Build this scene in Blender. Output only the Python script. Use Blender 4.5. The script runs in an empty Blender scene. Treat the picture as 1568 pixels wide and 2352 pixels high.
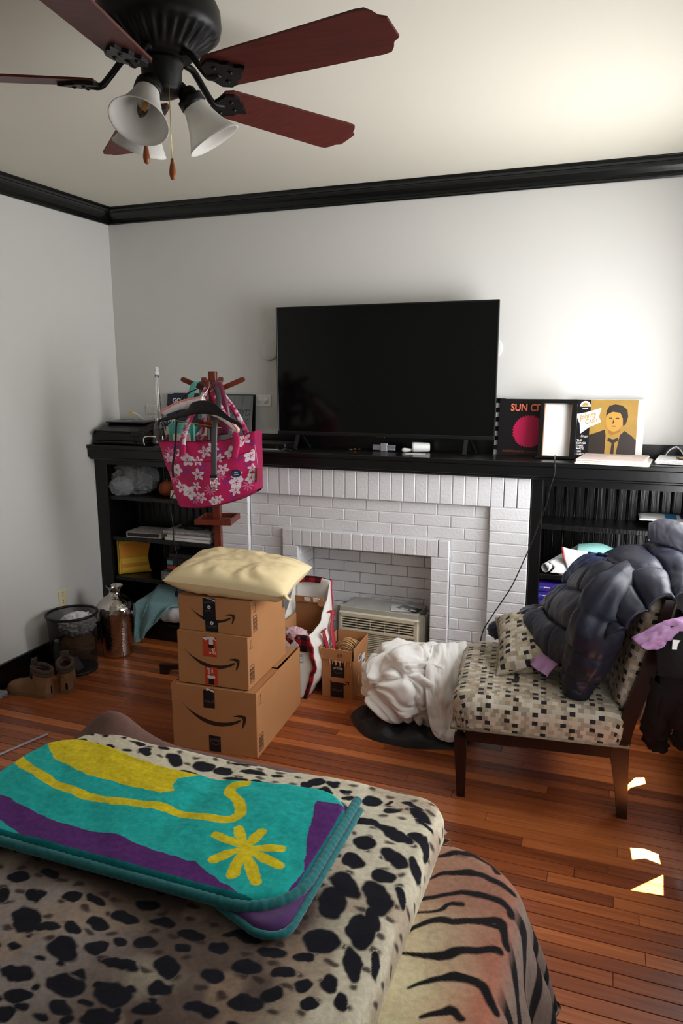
import bpy, bmesh, math, random
import numpy as np
from mathutils import Vector, Matrix, noise

random.seed(7)
rng = np.random.default_rng(7)
SC = bpy.context.scene
COL = SC.collection
PI = math.pi

# ---------------------------------------------------------------- camera
CAM = (3.18819, -4.23151, 1.77494)
FPX, YAW, PITCH, ROLL = 1674.746, .35267, .189286, -.0024943
_f = Vector((-math.sin(YAW) * math.cos(PITCH), math.cos(YAW) * math.cos(PITCH), -math.sin(PITCH)))
_r = Vector((math.cos(YAW), math.sin(YAW), 0))
_u = _r.cross(_f)
_r2 = _r * math.cos(ROLL) + _u * math.sin(ROLL)
_u2 = _u * math.cos(ROLL) - _r * math.sin(ROLL)
cd = bpy.data.cameras.new('camera')
cam = bpy.data.objects.new('camera', cd)
COL.objects.link(cam)
m3 = Matrix((_r2, _u2, -_f)).transposed()
cam.matrix_world = Matrix.Translation(CAM) @ m3.to_4x4()
cd.sensor_fit = 'HORIZONTAL'
cd.sensor_width = 36.0
cd.lens = FPX / 1568 * 36.0
cd.clip_start = .05
SC.camera = cam

# ---------------------------------------------------------------- world, sun, window daylight, exposure
W = bpy.data.worlds.new('world')
SC.world = W
W.use_nodes = True
bg = W.node_tree.nodes['Background']
bg.inputs[0].default_value = (.75, .85, 1, 1)
bg.inputs[1].default_value = 1.0

def lamp(name, kind, loc, direction, energy, color, **kw):
    d = bpy.data.lights.new(name, kind)
    d.energy = energy
    d.color = color
    for k, v in kw.items():
        setattr(d, k, v)
    o = bpy.data.objects.new(name, d)
    COL.objects.link(o)
    o.location = loc
    o.rotation_euler = Vector(direction).to_track_quat('-Z', 'Y').to_euler()
    return o

# direct sun comes steeply through the right-hand windows; only holes cut in the added window masks let it in
lamp('sun', 'SUN', (6, -1, 6), (-.60, .20, -1.0), 230, (1, .91, .78), angle=.006)
# daylight of the two right-hand windows
# (three strips per window, tipped up a little: most of the light is sun thrown up from the ground outside)
for _yc, _w, _e in ((-.98, .86, 70), (-2.25, 1.2, 22)):
    for _zc in (.86, 1.40, 1.94):
        _l = lamp('window_daylight', 'AREA', (3.66, _yc, _zc), (-1, 0, 0), _e / 3, (.985, .985, 1), shape='RECTANGLE', size=.53, size_y=_w)
        # rectangle: local X must stand upright
        _l.rotation_euler = (Matrix.Rotation(.09, 3, 'Y') @ Matrix(((0, 0, 1), (0, 1, 0), (-1, 0, 0)))).to_euler()

SC.view_settings.view_transform = 'Standard'
SC.view_settings.look = 'None'
SC.view_settings.gamma = 1
SC.view_settings.use_curve_mapping = False
SC.view_settings.exposure = -0.30

# ---------------------------------------------------------------- materials
def lin(c):
    if len(c) == 4: c = c[:3]
    c = [x / 255. for x in c]
    return tuple(x / 12.92 if x <= .04045 else ((x + .055) / 1.055) ** 2.4 for x in c)

MATS = {}
def mat(name, col, rough=.55, metal=0., spec=.5, var=0., vscale=6., vstretch=None, bump=0., bscale=60., bstretch=None,
        trans=0., ior=1.45, coat=0., attr=None, sheen=0., alpha=1., rnd=0., emit=None, bkind='NOISE', coords='Object', detail=4):
    m = bpy.data.materials.new(name)
    m.use_nodes = True
    nt = m.node_tree
    N = nt.nodes
    L = nt.links
    p = N['Principled BSDF']
    c = lin(col)
    p.inputs['Base Color'].default_value = (*c, 1)
    p.inputs['Roughness'].default_value = rough
    p.inputs['Metallic'].default_value = metal
    p.inputs['Specular IOR Level'].default_value = spec
    p.inputs['IOR'].default_value = ior
    p.inputs['Transmission Weight'].default_value = trans
    p.inputs['Coat Weight'].default_value = coat
    p.inputs['Coat Roughness'].default_value = .15
    p.inputs['Sheen Weight'].default_value = sheen
    p.inputs['Alpha'].default_value = alpha
    if emit:
        p.inputs['Emission Color'].default_value = (*lin(emit[0]), 1)
        p.inputs['Emission Strength'].default_value = emit[1]
    tc = N.new('ShaderNodeTexCoord')
    def vec(stretch):
        if coords == 'World':
            g = N.new('ShaderNodeNewGeometry')
            src = g.outputs['Position']
        else:
            src = tc.outputs['Object']
        if stretch:
            mp = N.new('ShaderNodeMapping')
            mp.inputs['Scale'].default_value = stretch
            L.new(src, mp.inputs['Vector'])
            src = mp.outputs['Vector']
        return src
    csrc = None
    if attr:
        a = N.new('ShaderNodeAttribute')
        a.attribute_name = attr
        csrc = a.outputs['Color']
    if var or rnd:
        mix = N.new('ShaderNodeHueSaturation')
        if csrc:
            L.new(csrc, mix.inputs['Color'])
        else:
            mix.inputs['Color'].default_value = (*c, 1)
        last = None
        if var:
            t = N.new('ShaderNodeTexNoise')
            t.inputs['Scale'].default_value = vscale
            t.inputs['Detail'].default_value = detail
            L.new(vec(vstretch), t.inputs['Vector'])
            mr = N.new('ShaderNodeMapRange')
            mr.inputs['From Min'].default_value = .3
            mr.inputs['From Max'].default_value = .7
            mr.inputs['To Min'].default_value = 1 - var
            mr.inputs['To Max'].default_value = 1 + var
            L.new(t.outputs['Fac'], mr.inputs['Value'])
            last = mr.outputs['Result']
        if rnd:
            oi = N.new('ShaderNodeObjectInfo')
            mr2 = N.new('ShaderNodeMapRange')
            mr2.inputs['To Min'].default_value = 1 - rnd
            mr2.inputs['To Max'].default_value = 1 + rnd
            L.new(oi.outputs['Random'], mr2.inputs['Value'])
            if last:
                mu = N.new('ShaderNodeMath')
                mu.operation = 'MULTIPLY'
                L.new(last, mu.inputs[0])
                L.new(mr2.outputs['Result'], mu.inputs[1])
                last = mu.outputs[0]
            else:
                last = mr2.outputs['Result']
        L.new(last, mix.inputs['Value'])
        csrc = mix.outputs['Color']
    if csrc:
        L.new(csrc, p.inputs['Base Color'])
    if bump:
        if bkind == 'VORONOI':
            t = N.new('ShaderNodeTexVoronoi')
            out = t.outputs['Distance']
        else:
            t = N.new('ShaderNodeTexNoise')
            t.inputs['Detail'].default_value = detail
            out = t.outputs['Fac']
        t.inputs['Scale'].default_value = bscale
        L.new(vec(bstretch), t.inputs['Vector'])
        b = N.new('ShaderNodeBump')
        b.inputs['Strength'].default_value = bump
        b.inputs['Distance'].default_value = .01
        L.new(out, b.inputs['Height'])
        L.new(b.outputs['Normal'], p.inputs['Normal'])
    MATS[name] = m
    return m

def floor_mat():
    m = mat('floor_wood', (150, 76, 40), rough=.36, coat=.12)
    nt = m.node_tree; N = nt.nodes; L = nt.links
    p = N['Principled BSDF']
    oi = N.new('ShaderNodeObjectInfo')
    g = N.new('ShaderNodeNewGeometry')
    mp = N.new('ShaderNodeMapping')
    mp.inputs['Scale'].default_value = (2.2, 40, 1)
    add = N.new('ShaderNodeVectorMath')
    add.operation = 'ADD'
    sc = N.new('ShaderNodeVectorMath')
    sc.operation = 'SCALE'
    sc.inputs[0].default_value = (13, 7, 3)
    L.new(oi.outputs['Random'], sc.inputs['Scale'])
    L.new(g.outputs['Position'], add.inputs[0])
    L.new(sc.outputs[0], add.inputs[1])
    L.new(add.outputs[0], mp.inputs['Vector'])
    t = N.new('ShaderNodeTexNoise')
    t.inputs['Scale'].default_value = 1.6
    t.inputs['Detail'].default_value = 6
    t.inputs['Distortion'].default_value = .8
    L.new(mp.outputs[0], t.inputs['Vector'])
    mx = N.new('ShaderNodeMath'); mx.operation = 'MULTIPLY_ADD'
    L.new(t.outputs['Fac'], mx.inputs[0])
    mx.inputs[1].default_value = .75
    sb = N.new('ShaderNodeMath'); sb.operation = 'MULTIPLY_ADD'
    L.new(oi.outputs['Random'], sb.inputs[0])
    sb.inputs[1].default_value = .62
    sb.inputs[2].default_value = -.18
    L.new(sb.outputs[0], mx.inputs[2])
    cr = N.new('ShaderNodeValToRGB')
    e = cr.color_ramp.elements
    e[0].position = .12; e[0].color = (*lin((104, 50, 25)), 1)
    e[1].position = .9; e[1].color = (*lin((206, 122, 66)), 1)
    k = e.new(.5); k.color = (*lin((160, 84, 43)), 1)
    L.new(mx.outputs[0], cr.inputs['Fac'])
    L.new(cr.outputs['Color'], p.inputs['Base Color'])
    b = N.new('ShaderNodeBump')
    b.inputs['Strength'].default_value = .12
    b.inputs['Distance'].default_value = .004
    L.new(t.outputs['Fac'], b.inputs['Height'])
    L.new(b.outputs['Normal'], p.inputs['Normal'])
    return m

def checker_fabric():
    """woven upholstery: staggered small rectangles of beige, taupe, grey with regular black ones"""
    m = mat('checker_upholstery', (160, 146, 124), rough=.85, sheen=.1)
    nt = m.node_tree; N = nt.nodes; L = nt.links
    p = N['Principled BSDF']
    a = N.new('ShaderNodeAttribute'); a.attribute_name = 'UVMap'
    uv = N.new('ShaderNodeUVMap')
    sx = N.new('ShaderNodeSeparateXYZ')
    L.new(uv.outputs[0], sx.inputs[0])
    def M(op, x, y=None, z=None):
        n = N.new('ShaderNodeMath'); n.operation = op
        for i, v in enumerate((x, y, z)):
            if v is None: continue
            if isinstance(v, (int, float)): n.inputs[i].default_value = v
            else: L.new(v, n.inputs[i])
        return n.outputs[0]
    u = M('DIVIDE', sx.outputs[0], .022)
    v = M('DIVIDE', sx.outputs[1], .018)
    iv = M('FLOOR', v)
    u2 = M('ADD', u, M('MULTIPLY', M('MODULO', iv, 2), .5))
    iu = M('FLOOR', u2)
    cb = N.new('ShaderNodeCombineXYZ')
    L.new(iu, cb.inputs[0]); L.new(iv, cb.inputs[1])
    wn = N.new('ShaderNodeTexWhiteNoise'); wn.noise_dimensions = '2D'
    L.new(cb.outputs[0], wn.inputs['Vector'])
    cr = N.new('ShaderNodeValToRGB'); cr.color_ramp.interpolation = 'CONSTANT'
    e = cr.color_ramp.elements
    cols = [(0, (160, 148, 128)), (.22, (180, 169, 150)), (.42, (192, 182, 164)), (.62, (144, 131, 112)), (.76, (172, 154, 128)), (.90, (200, 192, 177))]
    e[0].position = 0; e[0].color = (*lin(cols[0][1]), 1)
    e[1].position = cols[1][0]; e[1].color = (*lin(cols[1][1]), 1)
    for q, c in cols[2:]:
        k = e.new(q); k.color = (*lin(c), 1)
    L.new(wn.outputs['Value'], cr.inputs['Fac'])
    # black cells: every 4th, shifted row by row in every second row
    sh = M('ADD', iu, M('MULTIPLY', iv, 2.5))
    k1 = M('LESS_THAN', M('ABSOLUTE', M('SUBTRACT', M('FLOORED_MODULO', M('FLOOR', sh), 5), 0)), .5)
    k2 = M('LESS_THAN', M('FLOORED_MODULO', iv, 3), 1.5)
    bl = M('MULTIPLY', k1, k2)
    mx = N.new('ShaderNodeMix'); mx.data_type = 'RGBA'
    L.new(bl, mx.inputs[0]); L.new(cr.outputs['Color'], mx.inputs[6])
    mx.inputs[7].default_value = (*lin((28, 24, 24)), 1)
    L.new(mx.outputs[2], p.inputs['Base Color'])
    return m

mat('wall_paint', (214, 213, 209), rough=.6, bump=.03, bscale=180, spec=.3, var=.012, vscale=1.5, coords='World')
mat('ceiling_paint', (214, 210, 196), rough=.7, bump=.02, bscale=120, spec=.2, var=.012, vscale=1.2, coords='World')
mat('black_gloss', (12, 12, 13), rough=.28, bump=.05, bscale=25, spec=.5, coords='World')
mat('black_wood', (13, 12, 12), rough=.33, bump=.35, bscale=5, bstretch=(14, 14, .8), spec=.55, coords='World')
mat('black_trim', (11, 13, 13), rough=.25, bump=.04, bscale=18, coords='World')
mat('white_brick', (226, 226, 228), rough=.4, bump=.22, bscale=70, spec=.45, rnd=.012, var=.015, vscale=9, coords='World')
floor_mat()
checker_fabric()
mat('dark_metal', (24, 24, 25), rough=.45, metal=.3)
mat('dark_bronze', (17, 16, 16), rough=.42, metal=.4)
mat('fan_blade_wood', (84, 33, 27), rough=.45, var=.25, vscale=3, vstretch=(1.5, 22, 22), spec=.35)
mat('frosted_glass', (238, 236, 230), rough=.5, trans=.35, ior=1.3, spec=.4, var=.05, vscale=14)
mat('clear_glass', (255, 255, 255), rough=.02, trans=1, ior=1.45)
mat('filament', (214, 150, 60), rough=.4)
mat('brass', (186, 160, 96), rough=.3, metal=1)
mat('pull_wood', (140, 74, 34), rough=.4, var=.2, vscale=30)
mat('steel', (190, 192, 195), rough=.25, metal=1)
mat('tv_screen', (7, 8, 8), rough=.12, spec=.35)
mat('black_plastic', (16, 16, 17), rough=.4)
mat('black_matte', (14, 14, 15), rough=.8)
mat('white_plastic', (232, 232, 230), rough=.4)
mat('grey_plastic', (150, 150, 156), rough=.45)
mat('cream_plastic', (226, 214, 176), rough=.45)
mat('cardboard', (184, 132, 88), rough=.8, var=.05, vscale=5, spec=.2, bump=.04, bscale=90)
mat('cardboard_dark', (150, 104, 68), rough=.85, var=.06, vscale=6, spec=.2)
mat('print_black', (26, 24, 26), rough=.6)
mat('print_brown', (52, 34, 24), rough=.7)
mat('print_white', (226, 224, 220), rough=.6)
mat('print_grey', (92, 92, 94), rough=.6)
mat('tape_black', (24, 26, 30), rough=.35)
mat('tape_orange', (196, 70, 42), rough=.45)
mat('paper_white', (234, 233, 230), rough=.7)
mat('paper_cream', (226, 214, 196), rough=.7)
mat('paper_pink', (216, 196, 190), rough=.7)
mat('mahogany', (104, 42, 26), rough=.35, var=.25, vscale=5, vstretch=(18, 18, 2))
mat('dark_walnut', (38, 19, 15), rough=.35, var=.25, vscale=5, vstretch=(12, 12, 3))
mat('hammered_silver', (196, 190, 184), rough=.12, metal=1, bump=.10, bscale=90, bkind='VORONOI')
mat('pillow_cream', (232, 212, 166), rough=.85, var=.03, vscale=4, bump=.05, bscale=200)

# ---------------------------------------------------------------- mesh helpers
def new_mesh(name, verts, faces, smooth=False, uv=None, col=None):
    me = bpy.data.meshes.new(name)
    me.from_pydata([tuple(v) for v in verts], [], [tuple(f) for f in faces])
    if smooth:
        me.polygons.foreach_set('use_smooth', [True] * len(me.polygons))
    if uv is not None:
        l = me.uv_layers.new(name='UVMap')
        idx = np.empty(len(me.loops), dtype=np.int32)
        me.loops.foreach_get('vertex_index', idx)
        l.data.foreach_set('uv', np.asarray(uv, dtype=np.float32)[idx].ravel())
    if col is not None:
        a = me.color_attributes.new('col', 'FLOAT_COLOR', 'POINT')
        c = np.ones((len(verts), 4), dtype=np.float32)
        c[:, :3] = col
        a.data.foreach_set('color', c.ravel())
    me.update()
    return me

class B:
    """collects shapes into one mesh"""
    def __init__(s):
        s.v = []; s.f = []; s.sm = []
    def add(s, verts, faces, smooth=False):
        o = len(s.v)
        s.v += [tuple(x) for x in verts]
        s.f += [tuple(i + o for i in f) for f in faces]
        s.sm += [smooth] * len(faces)
        return s
    def box(s, lo, hi, bev=0., seg=1, M=None, rot=0., rx=0., ry=0.):
        """box from lo to hi, bevelled; rot about its own centre's Z"""
        c = [(a + b) / 2 for a, b in zip(lo, hi)]
        d = [abs(b - a) for a, b in zip(lo, hi)]
        bm = bmesh.new()
        bmesh.ops.create_cube(bm, size=1)
        bmesh.ops.scale(bm, vec=d, verts=bm.verts)
        if bev > 0:
            bmesh.ops.bevel(bm, geom=list(bm.edges), offset=min(bev, min(d) * .45), segments=seg, profile=.5, affect='EDGES')
        T = Matrix.Translation(c) @ Matrix.Rotation(rot, 4, 'Z') @ Matrix.Rotation(ry, 4, 'Y') @ Matrix.Rotation(rx, 4, 'X')
        if M: T = M @ T
        bm.verts.ensure_lookup_table()
        vs = [T @ v.co for v in bm.verts]
        fs = [[v.index for v in f.verts] for f in bm.faces]
        bm.free()
        return s.add(vs, fs, seg > 1)
    def tube(s, pts, r, seg=10, cap=True, flat=1., smooth=True):
        """round bar along pts; r number or list; flat squeezes the section's second axis"""
        pts = [Vector(p) for p in pts]
        n = len(pts)
        rs = r if isinstance(r, (list, tuple)) else [r] * n
        vs = []; fs = []
        up = None
        for i, p in enumerate(pts):
            t = (pts[min(i + 1, n - 1)] - pts[max(i - 1, 0)]).normalized()
            if up is None:
                a = Vector((0, 0, 1)) if abs(t.z) < .9 else Vector((0, 1, 0))
                up = (a - t * a.dot(t)).normalized()
            else:
                up = (up - t * up.dot(t)).normalized()
            sd = t.cross(up)
            for k in range(seg):
                an = 2 * PI * k / seg
                vs.append(p + sd * (math.cos(an) * rs[i]) + up * (math.sin(an) * rs[i] * flat))
        for i in range(n - 1):
            for k in range(seg):
                k2 = (k + 1) % seg
                fs.append((i * seg + k, i * seg + k2, (i + 1) * seg + k2, (i + 1) * seg + k))
        if cap:
            fs.append(tuple(range(seg))[::-1])
            fs.append(tuple((n - 1) * seg + k for k in range(seg)))
        return s.add(vs, fs, smooth)
    def bar(s, a, b, w, h, up=(0, 0, 1)):
        """rectangular bar from a to b, w sideways, h along up"""
        a = Vector(a); b = Vector(b)
        t = (b - a).normalized(); up = Vector(up)
        up = (up - t * up.dot(t)).normalized(); sd = t.cross(up)
        vs = []
        for p in (a, b):
            for x, y in ((-1, -1), (1, -1), (1, 1), (-1, 1)):
                vs.append(p + sd * (x * w / 2) + up * (y * h / 2))
        return s.add(vs, [(3, 2, 1, 0), (4, 5, 6, 7), (0, 1, 5, 4), (1, 2, 6, 5), (2, 3, 7, 6), (3, 0, 4, 7)])
    def lathe(s, prof, seg=24, M=None, cap=True, ripple=None):
        vs = []; fs = []
        n = len(prof)
        for i, (r, z) in enumerate(prof):
            for k in range(seg):
                a = 2 * PI * k / seg
                rr = r * (ripple(a, z) if ripple else 1)
                vs.append(Vector((rr * math.cos(a), rr * math.sin(a), z)))
        for i in range(n - 1):
            for k in range(seg):
                k2 = (k + 1) % seg
                fs.append((i * seg + k, i * seg + k2, (i + 1) * seg + k2, (i + 1) * seg + k))
        if cap:
            if prof[0][0] > 1e-5: fs.append(tuple(range(seg))[::-1])
            if prof[-1][0] > 1e-5: fs.append(tuple((n - 1) * seg + k for k in range(seg)))
        if M: vs = [M @ v for v in vs]
        return s.add(vs, fs, True)
    def prism(s, poly, z0, z1, M=None):
        """2-D outline (x, y) pulled from z0 to z1"""
        n = len(poly)
        vs = [Vector((x, y, z0)) for x, y in poly] + [Vector((x, y, z1)) for x, y in poly]
        if M: vs = [M @ v for v in vs]
        fs = [tuple(range(n))[::-1], tuple(range(n, 2 * n))]
        for i in range(n):
            j = (i + 1) % n
            fs.append((i, j, n + j, n + i))
        return s.add(vs, fs)
    def grid(s, fn, nu, nv, closed_u=False, smooth=True):
        vs = [fn(i / (nu if closed_u else nu - 1), j / (nv - 1)) for j in range(nv) for i in range(nu)]
        fs = []
        for j in range(nv - 1):
            for i in range(nu if closed_u else nu - 1):
                i2 = (i + 1) % nu
                fs.append((j * nu + i, j * nu + i2, (j + 1) * nu + i2, (j + 1) * nu + i))
        return s.add(vs, fs, smooth)
    def mesh(s, name):
        me = bpy.data.meshes.new(name)
        me.from_pydata(s.v, [], s.f)
        me.polygons.foreach_set('use_smooth', s.sm)
        me.update()
        return me

def frame(o, u, v):
    """matrix whose x axis is u, y axis is v, origin o"""
    u = Vector(u).normalized(); v = Vector(v)
    v = (v - u * v.dot(u)).normalized(); w = u.cross(v)
    M = Matrix((u, v, w)).transposed().to_4x4()
    M.translation = Vector(o)
    return M

WM = {}
def obj(name, shape, material, parent=None, solid=0., sub=0, local=False, M=None):
    """link a mesh object. World coordinates unless local; parent keeps world position"""
    me = shape.mesh(name) if isinstance(shape, B) else shape
    o = bpy.data.objects.new(name, me)
    COL.objects.link(o)
    if material and not me.materials:
        me.materials.append(MATS[material] if isinstance(material, str) else material)
    if M is not None:
        o.matrix_basis = M
    Mw = o.matrix_basis.copy()
    if parent is not None:
        o.parent = parent
        if local: Mw = WM[parent.name] @ Mw
        else: o.matrix_parent_inverse = WM[parent.name].inverted()
    WM[o.name] = Mw
    if solid:
        md = o.modifiers.new('thickness', 'SOLIDIFY')
        md.thickness = abs(solid); md.offset = 0 if solid > 0 else -1
    if sub:
        md = o.modifiers.new('smooth', 'SUBSURF')
        md.levels = sub; md.render_levels = sub
    return o

def tag(o, label, cat, group=None, kind=None):
    o['label'] = label; o['category'] = cat
    if group: o['group'] = group
    if kind: o['kind'] = kind
    return o

def thing(name, label, cat, loc=(0, 0, 0), rotz=0., group=None):
    o = bpy.data.objects.new(name, None)
    o.empty_display_size = .05
    COL.objects.link(o)
    o.location = loc
    o.rotation_euler = (0, 0, rotz)
    bpy_m = Matrix.Translation(loc) @ Matrix.Rotation(rotz, 4, 'Z')
    o.matrix_basis = bpy_m
    WM[o.name] = bpy_m
    return tag(o, label, cat, group)

def struct(name, shape, material, parent=None):
    o = obj(name, shape, material, parent)
    if parent is None: o['kind'] = 'structure'
    return o

_font = {}
def text_mesh(s, size=1., bold=False, shear=0., extrude=0.0004, align='LEFT', width=None):
    cu = bpy.data.curves.new('lettering', 'FONT')
    cu.body = s; cu.size = size; cu.shear = shear; cu.extrude = extrude
    cu.align_x = align; cu.resolution_u = 3
    if bold: cu.offset = size * .022
    o = bpy.data.objects.new('lettering', cu)
    COL.objects.link(o)
    dg = bpy.context.evaluated_depsgraph_get()
    me = bpy.data.meshes.new_from_object(o.evaluated_get(dg))
    bpy.data.objects.remove(o)
    bpy.data.curves.remove(cu)
    me.materials.clear()
    if width:
        n = len(me.vertices)
        c = np.empty(n * 3); me.vertices.foreach_get('co', c); c = c.reshape(-1, 3)
        w0 = c[:, 0].max() - c[:, 0].min()
        c[:, 0] *= width / w0
        me.vertices.foreach_set('co', c.ravel())
    return me

def text(s, size, M, material, parent, name='lettering', **kw):
    """lettering on the plane of M (x to the right, y up, z out)"""
    return obj(name, text_mesh(s, size, **kw), material, parent, M=M)

def decal(name, polys, material, parent, M, t=.0006):
    b = B()
    for p in polys: b.prism(p, 0, t, M)
    return obj(name, b, material, parent)

def rect(x0, y0, x1, y1):
    return [(x0, y0), (x1, y0), (x1, y1), (x0, y1)]

def ngon(cx, cy, r, n=20, ry=None):
    ry = ry or r
    return [(cx + r * math.cos(2 * PI * i / n), cy + ry * math.sin(2 * PI * i / n)) for i in range(n)]

def spline(pts, n=8):
    """Catmull-Rom through pts"""
    P = [Vector(p) for p in pts]
    P = [P[0] * 2 - P[1]] + P + [P[-1] * 2 - P[-2]]
    out = []
    for i in range(1, len(P) - 2):
        for k in range(n):
            t = k / n
            a, b, c, d = P[i - 1], P[i], P[i + 1], P[i + 2]
            out.append(.5 * ((2 * b) + (c - a) * t + (2 * a - 5 * b + 4 * c - d) * t * t + (3 * b - a - 3 * c + d) * t ** 3))
    out.append(P[-2])
    return out

def nz(x, y, z=0.):
    return noise.noise(Vector((x, y, z)))

def fbm(x, y, z=0., o=3):
    s = 0; a = 1; f = 1
    for _ in range(o):
        s += a * noise.noise(Vector((x * f, y * f, z * f + 7.3 * _))); a *= .5; f *= 2.03
    return s

def surf(ctrl, nu, nv):
    """smooth surface through a control net: ctrl[row][col] -> function grid nv x nu of Vectors"""
    rows = []
    for r in ctrl:
        P = spline(r, 12)
        rows.append([P[min(int(round(i / (nu - 1) * (len(P) - 1))), len(P) - 1)] if False else _samp(P, i / (nu - 1)) for i in range(nu)])
    out = []
    cols = [spline([rows[j][i] for j in range(len(rows))], 12) for i in range(nu)]
    for j in range(nv):
        out.append([_samp(cols[i], j / (nv - 1)) for i in range(nu)])
    return out

def _samp(P, t):
    x = t * (len(P) - 1)
    i = min(int(x), len(P) - 2)
    return P[i].lerp(P[i + 1], x - i)

def grid_mesh(name, G, uv=None, col=None, closed=False):
    nv = len(G); nu = len(G[0])
    vs = [p for r in G for p in r]
    fs = []
    for j in range(nv - 1):
        for i in range(nu if closed else nu - 1):
            i2 = (i + 1) % nu
            fs.append((j * nu + i, j * nu + i2, (j + 1) * nu + i2, (j + 1) * nu + i))
    return new_mesh(name, vs, fs, True, uv, col)

def normals(G):
    nv = len(G); nu = len(G[0])
    out = []
    for j in range(nv):
        row = []
        for i in range(nu):
            a = G[j][min(i + 1, nu - 1)] - G[j][max(i - 1, 0)]
            b = G[min(j + 1, nv - 1)][i] - G[max(j - 1, 0)][i]
            n = a.cross(b)
            row.append(n.normalized() if n.length > 1e-12 else Vector((0, 0, 1)))
        out.append(row)
    return out
# ================================================================ the room
RX, RY, RZ = 3.74, -5.3, 2.82      # right wall, near wall, ceiling (far wall y=0, left wall x=0)

# floor: strip-oak planks, each its own piece
fl = struct('floor', B().box((-.02, RY, -.06), (RX + .02, .02, -.012)), 'dark_walnut')
PW = .0572
pm = B()
pm.add([(-.5, -.5, -.5), (.5, -.5, -.5), (.5, .5, -.5), (-.5, .5, -.5),
        (-.5, -.5, .38), (.5, -.5, .38), (.5, .5, .38), (-.5, .5, .38),
        (-.4992, -.486, .5), (.4992, -.486, .5), (.4992, .486, .5), (-.4992, .486, .5)],
       [(3, 2, 1, 0), (0, 1, 5, 4), (1, 2, 6, 5), (2, 3, 7, 6), (3, 0, 4, 7), (4, 5, 9, 8), (5, 6, 10, 9), (6, 7, 11, 10), (7, 4, 8, 11), (8, 9, 10, 11)])
plank_me = pm.mesh('plank')
plank_me.materials.append(MATS['floor_wood'])
rows = int(3.75 / PW)
for r in range(rows):
    yc = -PW * (r + .5)
    x = -random.uniform(0, 1.2)
    x_min = 2.62 if yc < -2.62 else 0
    while x < RX:
        ln = random.choice((.8, 1.1, 1.3, 1.6, 1.9)) * random.uniform(.85, 1.15)
        a, b_ = max(x, 0), min(x + ln, RX)
        x += ln
        if b_ - a < .03 or b_ < x_min: continue
        o = bpy.data.objects.new('plank', plank_me)
        COL.objects.link(o)
        o.parent = fl
        o.location = ((a + b_) / 2, yc, -.006)
        o.scale = (b_ - a - .0012, PW - .0028, .012)

struct('wall_far', B().box((-.12, 0, -.06), (RX + .12, .12, RZ + .1)), 'wall_paint')
struct('wall_left', B().box((-.12, RY, -.06), (0, 0, RZ + .1)), 'wall_paint')
struct('wall_near', B().box((-.12, RY - .12, -.06), (RX + .12, RY, RZ + .1)), 'wall_paint')
struct('ceiling', B().box((-.12, RY - .12, RZ), (RX + .12, .12, RZ + .12)), 'ceiling_paint')
# right wall with two window openings
WIN = [(-1.47, -.54), (-2.90, -1.60)]
WZ0, WZ1 = .40, 2.26
b = B()
ys = [RY, WIN[1][0], WIN[1][1], WIN[0][0], WIN[0][1], 0]
b.box((RX, RY, -.06), (RX + .14, 0, WZ0)).box((RX, RY, WZ1), (RX + .14, 0, RZ + .1))
for i in (0, 2, 4): b.box((RX, ys[i], WZ0), (RX + .14, ys[i + 1], WZ1))
struct('wall_right', b, 'wall_paint')
mat('sun_mask_cloth', (232, 226, 210), rough=.9, trans=0)
def pane_mat():
    m = mat('window_glass', (255, 255, 255), rough=0)
    nt = m.node_tree; N = nt.nodes; L = nt.links
    tr = N.new('ShaderNodeBsdfTransparent'); gl = N.new('ShaderNodeBsdfGlossy'); gl.inputs['Roughness'].default_value = .02
    mx = N.new('ShaderNodeMixShader'); mx.inputs[0].default_value = .06
    L.new(tr.outputs[0], mx.inputs[1]); L.new(gl.outputs[0], mx.inputs[2])
    L.new(mx.outputs[0], N['Material Output'].inputs['Surface'])
pane_mat()
# unseen sheets added in the windows, with holes shaped to cast floor sun patches
SUN_S, SUN_T = .60, .20
SUN_PATCHES = [[[(3.345, -1.195), (3.39, -1.09), (3.452, -1.035), (3.448, -.985), (3.41, -1.0), (3.37, -1.09)], [(3.33, -1.225), (3.345, -1.215), (3.338, -1.20)]],
         [[(3.385, -1.60), (3.38, -1.53), (3.43, -1.518), (3.478, -1.535), (3.482, -1.592), (3.43, -1.575)], [(3.376, -1.775), (3.482, -1.765), (3.488, -1.65)]]]
def sun_mask_mesh(y0, y1, z0, z1, x, patches):
    bm = bmesh.new()
    loops = [[(y0, z0), (y1, z0), (y1, z1), (y0, z1)]]
    for poly in patches:
        lp_ = []
        for (fx, fy) in poly:
            z = (x - fx + .022) / SUN_S
            lp_.append((fy - SUN_T * z + .0, z))
        loops.append(lp_)
    es = []
    for lp_ in loops:
        vs = [bm.verts.new((x, y, z)) for y, z in lp_]
        es += [bm.edges.new((vs[i], vs[(i + 1) % len(vs)])) for i in range(len(vs))]
    bmesh.ops.triangle_fill(bm, use_beauty=True, edges=es)
    me = bpy.data.meshes.new('mask_sheet'); bm.to_mesh(me); bm.free()
    return me
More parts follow.
